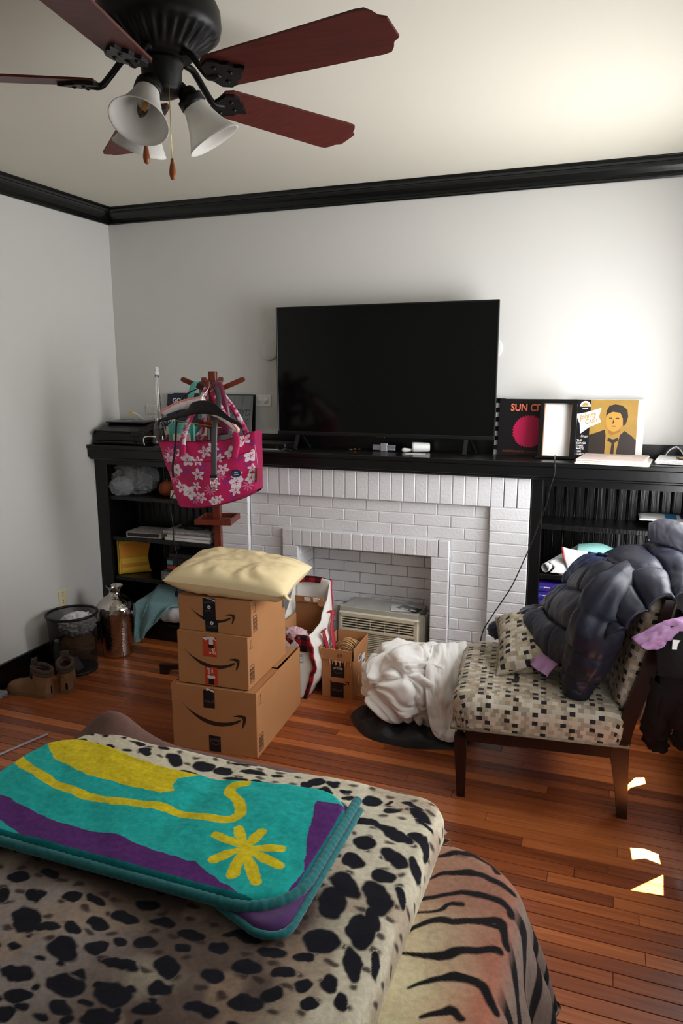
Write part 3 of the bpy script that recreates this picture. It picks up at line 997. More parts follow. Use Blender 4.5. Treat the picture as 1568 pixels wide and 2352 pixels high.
cp_ = [(2.92, -.225, MT + .02), (2.93, -.372, 1.322), (2.932, -.375, 1.26), (2.915, -.366, 1.19), (2.90, -.34, 1.10), (2.868, -.325, 1.0), (2.838, -.325, .90), (2.795, -.34, .78), (2.74, -.38, .64), (2.655, -.43, .49), (2.61, -.46, .40), (2.60, -.5, .30)]
o = obj('mantel_cable', B().tube(spline(cp_, 8), .0032, 8), 'black_plastic'); tag(o, 'thin dark cord hanging from the mantel down across the white brick', 'cord')
# portrait sleeve: plain stand-in bust, the lettering as printed
t, M = sleeve('record_sleeve', 'mustard record sleeve with a dark suited bust and a white name label', 3.003, MT, -.105, lean=.05, body='mustard_print')
decal('dark_column', [rect(0, 0, .078, S)], 'sleeve_black', t, M)
suit = [(.078, 0), (.078, .125), (.12, .14), (.155, .155), (.165, .11), (.205, .10), (.24, .135), (.255, .15), (.29, .125), (S, .10), (S, 0)]
decal('suit', [suit], 'umber_print', t, M, .0007)
decal('shirt', [[(.160, 0), (.162, .145), (.19, .125), (.235, .145), (.222, .06), (.214, 0)]], 'mustard_print', t, M, .0009)
decal('tie', [[(.188, 0), (.194, .085), (.172, .095), (.174, .112), (.200, .104), (.226, .114), (.227, .097), (.207, .086), (.207, 0)]], 'umber_print', t, M, .0011)
decal('neck', [[(.176, .115), (.172, .16), (.232, .17), (.236, .135), (.20, .108)]], 'ochre_shade', t, M, .0008)
face = ngon(.200, .205, .043, 24, .060)
decal('face', [face], 'gold_print', t, M, .0010)
hair = [(.158, .225), (.160, .255), (.172, .281), (.20, .290), (.235, .284), (.262, .262), (.268, .225), (.258, .185), (.246, .175), (.242, .215), (.228, .245), (.19, .25), (.170, .24)]
decal('hair', [hair], 'umber_print', t, M, .0013)
decal('features', [rect(.174, .214, .190, .219), rect(.206, .214, .224, .219), rect(.19, .172, .21, .176), [(.196, .212), (.20, .19), (.19, .187), (.192, .19)]], 'umber_print', t, M, .0014)
M3 = M @ Matrix.Translation((0, 0, .0016))
decal('white_label', [[(.004, .235), (.055, .245), (.132, .270), (.122, .222), (.135, .195), (.075, .165), (.032, .130), (.026, .185), (.018, .20)]], 'paper_white', t, M, .0015)
Mr = M3 @ Matrix.Translation((.028, .205, 0)) @ Matrix.Rotation(.26, 4, 'Z')
text('Johnny', .038, Mr, 'gold_print', t, shear=.3, width=.092, bold=True)
text('Cash', .036, Mr @ Matrix.Translation((.018, -.030, 0)), 'gold_print', t, shear=.3, width=.062, bold=True)
text('Sings:', .018, M3 @ Matrix.Translation((.034, .112, 0)), 'paper_white', t, shear=.3)
for i, s in enumerate(('THE', 'SONGS', 'THAT', 'MADE', 'HIM', 'FAMOUS')):
    text(s, .0145, M3 @ Matrix.Translation((.016, .090 - i * .0148, 0)), 'paper_white', t, bold=True)
sun = [(.05 + .028 * math.cos(PI * i / 16), .276 + .030 * math.sin(PI * i / 16)) for i in range(17)]
decal('sun_badge', [sun], 'paper_white', t, M, .0008)
decal('sun_mark', [[(.05 + .016 * math.cos(PI * i / 12), .281 + .016 * math.sin(PI * i / 12)) for i in range(13)]], 'gold_print', t, M, .001)
decal('badge_bar', [rect(.036, .265, .064, .269)], 'paper_white', t, M, .0008)
t, M = sleeve('record_sleeve', 'plain white record sleeve showing behind the mustard portrait sleeve', 3.038, MT, -.07, lean=.035)
# sleeves lying flat in front
for i, (mt_, w, dx, rot, lab) in enumerate((('paper_cream', .345, 0, .0, 'cream sleeve at the bottom of the flat stack on the mantel edge'), ('paper_cream', .325, -.006, .02, 'cream sleeve in the middle of the flat stack on the mantel edge'), ('paper_pink', .315, -.004, -.03, 'pale pink printed sleeve on top of the flat stack on the mantel'))):
    z = MT + .001 + i * .0085
    t = thing('record_sleeve', lab, 'record sleeve', (3.21 + dx, -.235, z), rot)
    Mq = Matrix.Translation((3.213 + dx, -.243, z)) @ Matrix.Rotation(-.10 + rot, 4, 'Z')
    obj('sleeve', B().box((-w / 2, -.158, 0), (w / 2, .158, .0075), .0015, M=Mq), mt_, t)
    obj('inner_sleeve', B().box((-w / 2 + .01, -.16, .002), (w / 2 + .006, .15, .0055), M=Mq), 'paper_white', t)
    if i == 2:
        decal('faint_print', [rect(-.03, -.04, .09, .05), rect(-.12, .08, -.02, .12)], 'paper_cream', t, Mq @ Matrix.Translation((0, 0, .0076)), .0003)
# papers at the far right of the mantel
nb = thing('notebook', 'white notebook with a curled cover at the right end of the mantel', 'notebook', (3.53, -.18, MT))
Mn = Matrix.Translation((3.555, -.195, MT + .001)) @ Matrix.Rotation(-.12, 4, 'Z')
for i in range(5):
    obj('page_block', B().box((-.125, -.105, .002 + i * .0045), (.165, .125, .0058 + i * .0045), .001, M=Mn @ Matrix.Rotation((i - 2) * .02, 4, 'Z')), 'paper_white', nb)
obj('curled_cover', B().tube([Mn @ Vector((-.128, -.105, .012)), Mn @ Vector((-.128, .12, .012))], .011, 12), 'paper_white', nb)
tp = B()
tp.grid(lambda u, v: Mn @ Vector((-.10 + .09 * u, .02 + .1 * v, .027 + .055 * math.sin(PI * u) * (1 - v * .3) + .01 * nz(u * 4, v * 4))), 12, 12)
mat('thin_paper', (238, 238, 240), rough=.7, alpha=.85)
o = obj('tissue_paper', tp, 'thin_paper', solid=.001); tag(o, 'crumpled sheet of white tissue standing on the white notebook', 'paper')
mat('lime_print', (176, 196, 62), rough=.4); mat('brown_print', (96, 62, 40), rough=.5)
for i, (c, dx, dy, rz, lab) in enumerate((('lime_print', .09, 0, .1, 'lime green leaflet on the notebook at the mantel right end'), ('brown_print', .02, -.05, .25, 'brown and yellow leaflet on the notebook at the mantel right end'))):
    t = thing('leaflet', lab, 'leaflet', (3.55 + dx, -.19 + dy, MT + .03))
    Ml = Mn @ Matrix.Translation((dx, dy + .02, .026 + .003 * i)) @ Matrix.Rotation(rz, 4, 'Z')
    obj('sheet', B().box((-.06, -.04, 0), (.09, .04, .0025), M=Ml), c, t)
    decal('printed_block', [rect(-.05, -.02, .0, .02), rect(.02, -.03, .08, -.005)], 'yellow_plastic' if i else 'paper_white', t, Ml @ Matrix.Translation((0, 0, .0026)), .0003)
# ================================================================ coat rack
RKX, RKY, RKR = 1.115, -.645, math.radians(14)
RKM = Matrix.Translation((RKX, RKY, 0)) @ Matrix.Rotation(RKR, 4, 'Z')
rk = thing('coat_rack', 'red-brown wooden coat rack with splayed arms left of the fireplace', 'coat rack', (RKX, RKY, 0))
pw = .021
obj('post', B().box((-pw, -pw, .012), (pw, pw, 1.782), .002, M=RKM), 'mahogany', rk)
def arm(ang, r0, z0, r1, z1, nm='arm'):
    M = RKM @ Matrix.Rotation(ang, 4, 'Z')
    b = B()
    P0 = M @ Vector((r0, 0, z0)); P1 = M @ Vector((r1, 0, z1))
    sd = (M.to_3x3() @ Vector((0, 1, 0)))
    d = (P1 - P0).normalized(); up = d.cross(sd)
    w, h = .011, .013
    vs = []
    n = 10
    out = [(0, -h), (0, h)]
    L = (P1 - P0).length
    poly = [(0, -h), (L - h, -h)] + [(L - h + h * math.sin(PI * k / 6), -h * math.cos(PI * k / 6)) for k in range(1, 6)] + [(L - h, h), (0, h)]
    b.prism(poly, -w, w, frame(P0, d, up))
    obj(nm, b, 'mahogany', rk)
for k in range(4): arm(k * PI / 2, .01, 1.672, .178, 1.742)
for k in range(4): arm(k * PI / 2, .01, 1.475, .105, 1.515, 'lower_arm')
# umbrella ring half way down
TM = RKM @ Matrix.Translation((0, 0, .955))
for (lo, hi) in (((-.105, -.105, -.016), (.105, -.091, .016)), ((-.105, .091, -.016), (.105, .105, .016)), ((-.105, -.091, -.016), (-.091, .091, .016)), ((.091, -.091, -.016), (.105, .091, .016))):
    obj('ring_rail', B().box(lo, hi, .002, M=TM), 'mahogany', rk)
obj('ring_brace', B().box((-.091, -.010, -.012), (.091, .010, .006), .002, M=TM), 'mahogany', rk)
for k in range(4):
    M = RKM @ Matrix.Rotation(k * PI / 2 + PI / 2 * 0, 4, 'Z')
    b = B().prism([(.018, .04), (.018, .13), (.06, .10), (.30, .062), (.385, .062), (.385, 0), (.335, 0), (.32, .03), (.1, .045)], -.012, .012, M @ Matrix.Rotation(PI / 2, 4, 'X'))
    obj('foot', b, 'dark_walnut', rk)
obj('base_ring', B().box((-.1, -.1, .03), (.1, .1, .045), .003, M=RKM), 'mahogany', rk)

# ---------------------------------------------------------------- pink tote bag with a floral print
BG = np.array([[.828, -.775, 1.402], [1.421, -.755, 1.470], [.955, -.775, 1.020], [1.418, -.76, 1.135]])
FW, FH = 520, 400                                   # print raster, only used to colour vertices
yy, xx = np.mgrid[0:FH, 0:FW]
def paint(base): return np.tile(np.array(lin(base), dtype=np.float32), (FH, FW, 1))
img = paint((196, 22, 92))
def put(mask, c): img[mask] = lin(c)
def petals(cx, cy, R, n, rot, w, c, cut=None, base=.12):
    dx = xx - cx; dy = yy - cy
    r = np.hypot(dx, dy) / R; th = np.arctan2(dy, dx) - rot
    m = np.zeros_like(r, bool); k2 = m.copy()
    for k in range(n):
        d = (th - 2 * PI * k / n + PI) % (2 * PI) - PI
        along = r * np.cos(d); across = np.abs(r * np.sin(d))
        wid = w * np.sin(np.clip((along - base) / (1 - base), 0, 1) * PI) ** .6
        m |= (along > base) & (along < 1) & (across < wid)
        k2 |= (along > base) & (along < .72) & (across < .03)
    put(m, c)
    if cut: put(m & k2, cut)
PINK = (196, 22, 92); WHT = (238, 226, 236); PALE = (226, 128, 166); BLU = (92, 52, 150)
for (cx, cy, R, rot) in ((60, 330, 40, .4), (420, 340, 38, 1.2), (130, 60, 44, 2.0), (330, 180, 36, .9), (250, 95, 40, .3), (480, 70, 40, 1.7), (30, 190, 40, .8)):
    petals(cx, cy, R, 9, rot, .10, PALE)
for (cx, cy, R) in ((95, 360, 26), (235, 240, 24), (130, 225, 22), (355, 130, 26), (480, 215, 26), (110, 60, 28), (380, 30, 24), (505, 330, 22), (440, 255, 20), (330, 330, 20)):
    dx = xx - cx; dy = yy - cy; r = np.hypot(dx, dy * 1.15)
    th = np.arctan2(dy, dx)
    put((np.abs(r - R * .62) < 2.2) | ((r > R * .62) & (r < R * 1.1) & (np.abs(((th * 5 / 2 / PI) % 1) - .5) < .09)) | ((r < R * .62) & (np.abs(dx + dy * .5) < 1.4)), BLU)
for (cx, cy, R, rot) in ((150, 290, 42, .3), (70, 235, 38, 1), (400, 310, 42, .5), (500, 250, 40, .1), (110, 95, 48, .8), (410, 110, 44, .2), (495, 110, 36, .7), (255, 20, 34, .3)):
    petals(cx, cy, R, 5, rot, .34, WHT, None, .10)
    petals(cx, cy, R * .42, 5, rot + .6, .12, PINK)
for (cx, cy, R, rot) in ((255, 335, 40, .5), (120, 330, 34, 1.1), (200, 200, 40, .25), (350, 215, 38, .9), (460, 365, 42, .6), (330, 290, 30, .1), (180, 60, 38, .7), (400, 60, 38, .4), (290, 30, 30, .9), (40, 300, 34, .2), (300, 360, 36, .8), (210, 280, 30, .3), (420, 150, 36, .5), (290, 130, 32, 1.2), (60, 130, 36, .4), (505, 170, 30, .2), (170, 130, 30, .9)):
    petals(cx, cy, R, 5, rot, .24, WHT, PINK, .10)
def tote_color(u, v):                                # v up
    return img[min(int((v) * (FH - 1)), FH - 1), min(int(u * (FW - 1)), FW - 1)]
mat('tote_print', PINK, rough=.6, attr='col', var=.05, vscale=12, sheen=.1)
mat('tote_lining', (150, 22, 76), rough=.8)
tb = thing('tote_bag', 'magenta floral beach tote hanging by its handles from the coat rack', 'tote bag', (1.15, -.74, 1.25))
def tote_panel(yoff, bulge, flip=False):
    nu, nv = 300, 230
    G = []; C = []
    TL, TR, BL, BR = [Vector(p) for p in BG]
    for j in range(nv):
        v = j / (nv - 1)
        row = []
        for i in range(nu):
            u = i / (nu - 1)
            p = (BL.lerp(BR, u)).lerp(TL.lerp(TR, u), v)
            # bottom corners rounded, sides drawn in a little
            k = max(0, .10 - v) / .10
            p.z += k * k * .02 * (abs(u - .5) * 2) ** 3
            p.z += -.030 * v * math.sin(PI * u) * (1 - .3 * math.sin(2 * PI * u)) - .012 * (1 - v) * math.sin(PI * u)
            p.y += yoff + bulge * math.sin(PI * u) ** .7 * math.sin(PI * (.06 + .82 * (1 - v))) + .010 * fbm(u * 3, v * 3, yoff * 9, 2) + .006 * math.sin(u * 26 + v * 3) * v ** 3
            row.append(p)
            if not flip: C.append(tote_color(u, v))
            else: C.append(tote_color(1 - u, v))
        G.append(row)
    return G, C
Gf, Cf = tote_panel(0, -.035)
Gb, Cb = tote_panel(.09, .02, True)
obj('front_panel', grid_mesh('front_panel', Gf, col=np.array(Cf)), 'tote_print', tb)
obj('back_panel', grid_mesh('back_panel', [r[::2] for r in Gb[::2]], col=np.array(Cb).reshape(230, 300, 3)[::2, ::2].reshape(-1, 3)), 'tote_print', tb)
def seam(a, b_, n=6, sag=.012):
    return [[p.lerp(q, k / (n - 1)) + Vector((0, 0, -sag * math.sin(PI * k / (n - 1)))) for k in range(n)] for p, q in zip(a, b_)]
obj('side_gusset', grid_mesh('g', seam([r[-1] for r in Gf], [r[-1] for r in Gb], sag=0)), 'tote_lining', tb)
obj('side_gusset', grid_mesh('g', seam([r[0] for r in Gf], [r[0] for r in Gb], sag=0)), 'tote_lining', tb)
obj('bottom', grid_mesh('g', seam(Gf[0], Gb[0])), 'tote_lining', tb)
obj('hem', B().tube([p + Vector((0, -.001, 0)) for p in Gf[-1][::6]], .0035, 6).tube([p + Vector((0, -.0015, 0)) for p in Gf[160][::6]], .002, 5), 'tote_lining', tb)
def strap(pts, w, side, n=10): 
    P = spline(pts, n); sv = Vector(side).normalized()
    return [[p + sv * (w * (s - .5)) for p in P] for s in (0, .33, .67, 1)]
def strap_cols(G, us, vs):
    c = []
    for j in range(len(G)):
        for i in range(len(G[0])): c.append(tote_color(us + .05 * j / 3, (vs + .9 * i / len(G[0])) % 1))
    return np.array(c)
for (x0, x1, us, xt) in ((1.005, 1.10, .1, 1.105), (1.325, 1.16, .6, 1.152)):
    zt = 1.70
    G = strap([(x0, -.812, 1.33), (x0 + .008, -.80, 1.44), (x0 * .5 + x1 * .5, -.765, 1.56), (x1, -.72, 1.66), (xt, -.69, 1.70), (xt, -.66, 1.715)], .036, (1, .1, .12), 24)
    obj('handle', grid_mesh('handle', G, col=strap_cols(G, us, .1)), 'tote_print', tb, solid=.003)
    G = strap([(x0 + .03, -.672, 1.40), (x0 * .5 + x1 * .5 + .02, -.665, 1.56), (x1, -.65, 1.68), (xt, -.655, 1.712)], .034, (1, .1, .12), 16)
    obj('back_handle', grid_mesh('handle', G, col=strap_cols(G, us, .3)), 'tote_print', tb, solid=.003)
mat('badge_blue', (44, 66, 112), rough=.4)
Mb = frame((1.325, -.797, 1.245), (1, .03, .11), (-.1, 0, 1))
lg = obj('label_badge', B().prism(ngon(0, 0, .030, 28, .021), 0, .003, Mb), 'badge_blue', tb)
obj('badge_border', B().tube([Mb @ Vector((.028 * math.cos(a * .2244), .0195 * math.sin(a * .2244), .003)) for a in range(29)], .0012, 5), 'sleeve_black', lg)
text('L&B', .013, Mb @ Matrix.Translation((-.010, .001, .0033)), 'print_white', lg, bold=True)
text('HAWAII', .008, Mb @ Matrix.Translation((-.0125, -.009, .0033)), 'print_white', lg, bold=True)
obj('hang_tag', B().box((1.437, -.78, 1.20), (1.441, -.745, 1.275), .001, ry=.08), 'red_print', tb)
obj('tag_string', B().tube([(1.423, -.765, 1.40), (1.432, -.766, 1.35), (1.440, -.765, 1.275)], .0008, 5), 'paper_white', tb)
# things poking out of the tote
mat('teal_cloth', (104, 190, 176), rough=.85, var=.05)
o = obj('teal_pouch', B().grid(lambda u, v: Vector((.875 + .16 * u, -.735 + .012 * math.sin(u * 9), 1.36 + .145 * v - .012 * (abs(u - .5) * 2) ** 4)), 24, 16), 'teal_cloth', solid=.014); tag(o, 'flat teal pouch sticking out of the magenta tote', 'pouch')
o = obj('beige_card', B().box((.92, -.762, 1.34), (1.03, -.758, 1.447), .001, ry=-.06), 'paper_cream'); tag(o, 'beige card sticking out of the tote in front of the teal pouch', 'card')
# teal ribbon over the left arm
o = obj('teal_ribbon', grid_mesh('rib', strap([(1.0, -.715, 1.55), (1.01, -.71, 1.64), (1.03, -.70, 1.715), (1.045, -.66, 1.722), (1.035, -.63, 1.66), (1.02, -.635, 1.50), (.985, -.66, 1.43)], .036, (1, .2, .1))), 'teal_cloth', solid=.001); tag(o, 'teal cloth ribbon hung over the left arm of the coat rack', 'ribbon')
# belts and straps
mat('grey_leather', (66, 68, 70), rough=.32, spec=.6); mat('black_leather', (24, 20, 22), rough=.4)
bl = thing('belt', 'grey leather belt with a silver buckle hanging in front of the tote', 'belt', (1.22, -.85, 1.4))
obj('strap', grid_mesh('s', strap([(1.16, -.70, 1.70), (1.20, -.74, 1.66), (1.232, -.80, 1.60), (1.236, -.852, 1.50), (1.232, -.862, 1.35), (1.229, -.862, 1.235)], .030, (1, .25, 0))), 'grey_leather', bl, solid=.004)
Mk = frame((1.2285, -.866, 1.20), (1, .25, 0), (0, 0, 1))
b = B()
for a, c in (((-.019, -.036), (.019, -.036)), ((-.019, .024), (.019, .024)), ((-.019, -.036), (-.019, .024)), ((.019, -.036), (.019, .024))):
    b.tube([Mk @ Vector((*a, 0)), Mk @ Vector((*c, 0))], .0032, 8)
b.tube([Mk @ Vector((0, .024, .002)), Mk @ Vector((0, -.036, .003))], .0024, 8)
obj('buckle', b, 'steel', bl)
obj('keeper', B().box((-.02, .026, -.004), (.02, .040, .005), .002, M=Mk), 'black_leather', bl)
o = obj('thin_strap', grid_mesh('s', strap([(1.09, -.72, 1.70), (1.02, -.76, 1.66), (.985, -.79, 1.60), (.99, -.83, 1.50), (.985, -.845, 1.38), (.965, -.846, 1.28), (.962, -.842, 1.215)], .012, (1, .2, 0))), 'black_leather', solid=.003); tag(o, 'thin black strap hanging down the left side of the tote', 'strap')
# clothes hangers
hg = thing('clothes_hanger', 'black plastic clothes hanger hooked on the front arm of the coat rack', 'hanger', (1.17, -.86, 1.6))
hp = [(x, -.872, z) for x, z in ((.905, 1.497), (.910, 1.520), (.95, 1.532), (1.04, 1.552), (1.10, 1.572), (1.13, 1.590), (1.185, 1.598), (1.24, 1.590), (1.285, 1.568), (1.34, 1.535), (1.385, 1.516), (1.402, 1.50), (1.404, 1.488))]
hw = [.006, .008, .010, .012, .020, .033, .036, .033, .019, .011, .010, .008, .006]
P = spline(hp, 4); R_ = [float(np.interp(i / (len(P) - 1), np.linspace(0, 1, len(hw)), hw)) for i in range(len(P))]
obj('body', B().tube(P, R_, 12, flat=1.0), 'black_plastic', hg)
for v in hg.children[0].data.vertices: v.co.y = -.872 + (v.co.y + .872) * .30
obj('hook', B().tube(spline([(1.178, -.872, 1.625), (1.178, -.87, 1.65), (1.185, -.86, 1.665), (1.198, -.84, 1.69), (1.195, -.82, 1.715), (1.178, -.80, 1.728), (1.165, -.79, 1.722)], 6), .0022, 8), 'steel', hg)
mat('satin_white', (236, 226, 226), rough=.45, sheen=.2); mat('satin_pink', (236, 158, 150), rough=.45)
hg2 = thing('padded_hanger', 'padded white satin hanger with pink piping behind the black hanger', 'hanger', (1.15, -.83, 1.58))
def pad(sgn):
    b = B()
    (x0, z0), (x1, z1) = ((1.165, 1.618), (.905, 1.574)) if sgn < 0 else ((1.20, 1.588), (1.368, 1.486))
    pts = [Vector((x0 + (x1 - x0) * t, -.835 + .01 * nz(t * 7, sgn), z0 + (z1 - z0) * t - .016 * t * t + .012 * math.sin(PI * t))) for t in np.linspace(0, 1, 26)]
    rr = [.030 * (1 - .55 * t) * (1 + .12 * nz(t * 14, 3 + sgn)) for t in np.linspace(0, 1, 25)] + [.004]
    b.tube(pts, rr, 14)
    return b, [p + Vector((0, -.010, r * .93)) for p, r in zip(pts, rr)]
for s in (-1, 1):
    b, pip = pad(s)
    pd = obj('satin_pad', b, 'satin_white', hg2)
    obj('piping', B().tube(pip, .007, 8), 'satin_pink', pd)
obj('hook', B().tube(spline([(1.16, -.835, 1.61), (1.163, -.83, 1.655), (1.185, -.82, 1.69), (1.18, -.79, 1.722), (1.16, -.775, 1.728)], 6), .002, 8), 'brass', hg2)
obj('crossbar', B().tube([(1.0, -.845, 1.523), (1.27, -.842, 1.490)], .0028, 8), 'brass', hg2)
mat('shaded_handle_cloth', (96, 20, 52), rough=.3, sheen=.2)  # dark plum colour carries the shade on a tote handle
o = obj('shaded_handle', grid_mesh('s', strap([(1.20, -.70, 1.44), (1.215, -.70, 1.55), (1.19, -.70, 1.66), (1.16, -.68, 1.72), (1.145, -.655, 1.70), (1.15, -.65, 1.55)], .055, (1, .4, .1))), 'shaded_handle_cloth', solid=.004); tag(o, 'tote handle, its shade put into the dark plum colour, draped over the coat rack post', 'scarf')
mat('maroon_silk', (70, 26, 24), rough=.35)
# ================================================================ left corner: bookcase contents
mat('clear_bag', (200, 204, 208), rough=.2, alpha=.24, spec=.8)
mat('orange_fabric', (150, 72, 42), rough=.8, var=.2, vscale=20)
def heap(c, r, nu=70, nv=36, amp=.16, seed=0., freq=3., flat=.0, fold=0.):
    """crumpled lump: ellipsoid with creased noise; flat cuts the bottom at that height"""
    cx, cy, cz = c; rx, ry, rz_ = r
    def fn(u, v):
        th = 2 * PI * u; ph = PI * (v - .5)
        d = Vector((math.cos(th) * math.cos(ph), math.sin(th) * math.cos(ph), math.sin(ph)))
        q = d * freq + Vector((seed, seed * 1.7, -seed))
        k = 1 + amp * (1 - 2.2 * abs(noise.noise(q))) * .6 + amp * .5 * noise.noise(q * 2.3) - amp * .25 * abs(noise.noise(q * 5))
        p = Vector((cx + rx * d.x * k, cy + ry * d.y * k, cz + rz_ * d.z * k))
        if p.z < flat: p.z = flat + (p.z - flat) * .02
        return p
    return B().grid(fn, nu, nv, closed_u=True)
o = obj('plastic_bag', heap((.225, -.17, 1.085), (.15, .115, .10), 90, 50, .3, 2.2, 3.4, .977), 'clear_bag'); tag(o, 'crumpled clear plastic bag on the top shelf of the left bookcase', 'plastic bag')
o = obj('plastic_bag', heap((.165, -.245, 1.035), (.075, .060, .06), 60, 36, .3, 9.1, 3, .977), 'clear_bag'); tag(o, 'small gathered plastic bag end at the front of the left top shelf', 'plastic bag')
o = obj('orange_ornament', B().lathe([(0, 1.0), (.03, 1.003), (.05, 1.02), (.056, 1.05), (.05, 1.078), (.03, 1.094), (.01, 1.096), (.008, 1.11), (0, 1.112)], 40, Matrix.Translation((.47, -.17, -.023)), ripple=lambda a, z: 1 - .06 * abs(math.sin(a * 4))), 'orange_fabric'); tag(o, 'rust orange round ornament on the top shelf of the left bookcase', 'ornament')
o = obj('white_card', B().box((.545, -.25, .977), (.66, -.243, 1.03), .001, rx=-.15), 'paper_cream'); tag(o, 'small cream card standing on the left top shelf under the tote', 'card')
def book(lab, lo, hi, cover, rot=0., spine=None, group=None, name='book', cat='book', pages='paper_cream'):
    """flat-lying book; spine towards the room (-Y)"""
    c = ((lo[0] + hi[0]) / 2, (lo[1] + hi[1]) / 2, lo[2])
    t = thing(name, lab, cat, c, 0, group)
    w, d, h = hi[0] - lo[0], hi[1] - lo[1], hi[2] - lo[2]
    M = Matrix.Translation(c) @ Matrix.Rotation(rot, 4, 'Z')
    k = .0022
    cv = B().box((-w / 2, -d / 2, 0), (w / 2, d / 2, k), M=M).box((-w / 2, -d / 2, h - k), (w / 2, d / 2, h), M=M).box((-w / 2, -d / 2, 0), (w / 2, -d / 2 + k, h), M=M)
    obj('cover', cv, cover, t)
    obj('pages', B().box((-w / 2 + .004, -d / 2 + k, k), (w / 2 - .004, d / 2 - .004, h - k), M=M), pages, t)
    return t, M @ Matrix.Translation((-w / 2, -d / 2, 0)), w, d, h
mat('grey_cover', (172, 168, 166), rough=.5, var=.35, vscale=60); mat('dark_cover', (40, 34, 36), rough=.5); mat('teal_cover', (96, 144, 150), rough=.5); mat('red_cover', (176, 60, 56), rough=.5); mat('book_grey', (104, 106, 110), rough=.5)
mat('yellow_cover', (214, 178, 56), rough=.55); mat('amber_print', (206, 134, 34), rough=.55)
t, M, w, d, h = book('grey patterned paperback lying alone on the left bookcase shelf', (.20, -.268, .702), (.46, -.085, .738), 'grey_cover', .08)
decal('spine_print', [rect(.01, .008, .24, .030)], 'dark_cover', t, M @ Matrix.Rotation(PI / 2, 4, 'X'), .0008)
for i, (lo, hi, c, lab) in enumerate((((.50, -.272, .702), (.84, -.07, .722), 'paper_white', 'white pad at the bottom of the paper stack beside the coat rack'), ((.515, -.265, .722), (.84, -.06, .742), 'paper_white', 'white notebook second in the paper stack beside the coat rack'), ((.49, -.27, .742), (.83, -.06, .766), 'grey_cover', 'grey spiral notebook on top of the paper stack beside the coat rack'))):
    t, M, w, d, h = book(lab, lo, hi, c, (i - 1) * .03, name='notebook', cat='notebook', pages='paper_white')
    if i == 2:
        s = B()
        for q in range(40): s.lathe([(.004, -.001), (.005, 0), (.004, .001)], 6, M @ Matrix.Translation((.01 + q * .0082, -.002, .010)) @ Matrix.Rotation(PI / 2, 4, 'Y'))
        so = obj('spiral_binding', s, 'steel', t); so['kind'] = 'stuff'
o = obj('coiled_cable', B().tube(spline([(.56, -.19, .772), (.60, -.14, .776), (.68, -.13, .776), (.74, -.17, .776), (.70, -.21, .776), (.60, -.20, .778), (.57, -.15, .782), (.66, -.12, .784), (.76, -.15, .782), (.80, -.2, .776)], 8), .007, 8), 'black_matte'); tag(o, 'black cable coiled on top of the grey spiral notebook', 'cable')
# upright yellow book leaning out
yb = thing('book', 'yellow and orange softcover book standing open on the left bookcase shelf', 'book', (.19, -.2, .427))
G = []
for j in range(10):
    v = j / 9
    G.append([Vector((.118 + .16 * u - .02 * u * math.sin(PI * min(v * 1.2, 1)) * 1.2, -.245 + .13 * u + .015 * math.sin(PI * u), .428 + .238 * v)) for u in np.linspace(0, 1, 12)])
obj('front_cover', grid_mesh('c', G), 'yellow_cover', yb, solid=.0025)
obj('spine', B().box((.104, -.252, .428), (.121, -.243, .666), .002), 'yellow_cover', yb)
obj('pages', B().box((.108, -.244, .43), (.120, -.11, .662), .001), 'paper_cream', yb)
Gd = [[p + Vector((.0015, -.0015, 0)) for p in r] for r in G[2:9]]
obj('orange_panel', grid_mesh('c', [r for r in Gd[2:]]), 'amber_print', yb)
obj('orange_band', grid_mesh('c', [[p + Vector((.0004, -.0004, -.012)) for p in r] for r in Gd[0:2]]), 'amber_print', yb)
obj('black_stripe', B().box((.1195, -.2525, .505), (.1225, -.2515, .666)), 'print_black', yb)
for i, (lo, hi, c, rot, lab) in enumerate((((.462, -.272, .427), (.74, -.06, .488), 'book_grey', 0, 'thick grey book at the bottom of the left lower stack'), ((.505, -.268, .488), (.80, -.05, .510), 'dark_cover', .02, 'thin dark book above the thick grey book'), ((.508, -.27, .510), (.80, -.05, .532), 'red_cover', -.01, 'red-spined book in the left lower stack'), ((.508, -.268, .532), (.80, -.06, .585), 'dark_cover', .01, 'thick dark book with a teal spine label in the left lower stack'), ((.52, -.265, .585), (.79, -.07, .612), 'dark_cover', -.02, 'dark worn book on top of the left lower stack'))):
    t, M, w, d, h = book(lab, lo, hi, c, rot)
    if i == 3: decal('spine_label', [rect(.0, .006, .042, .034)], 'teal_cover', t, M @ Matrix.Rotation(PI / 2, 4, 'X'), .0008)
    if i == 0: decal('spine_mark', [rect(.02, .026, .065, .034)], 'grey_cover', t, M @ Matrix.Rotation(PI / 2, 4, 'X'), .0008)
o = obj('black_flex', B().tube(spline([(.64, -.22, 1.05), (.60, -.29, 1.02), (.575, -.305, .94), (.585, -.305, .86), (.592, -.305, .78), (.595, -.31, .70), (.612, -.305, .60), (.60, -.30, .50), (.595, -.30, .42), (.590, -.30, .37)], 8), .004, 8).box((.580, -.308, .335), (.600, -.292, .372), .004).bar((.586, -.3, .336), (.586, -.3, .318), .003, .006).bar((.595, -.3, .336), (.595, -.3, .318), .003, .006), 'black_plastic'); tag(o, 'black plug lead dangling down in front of the left bookcase', 'cable')
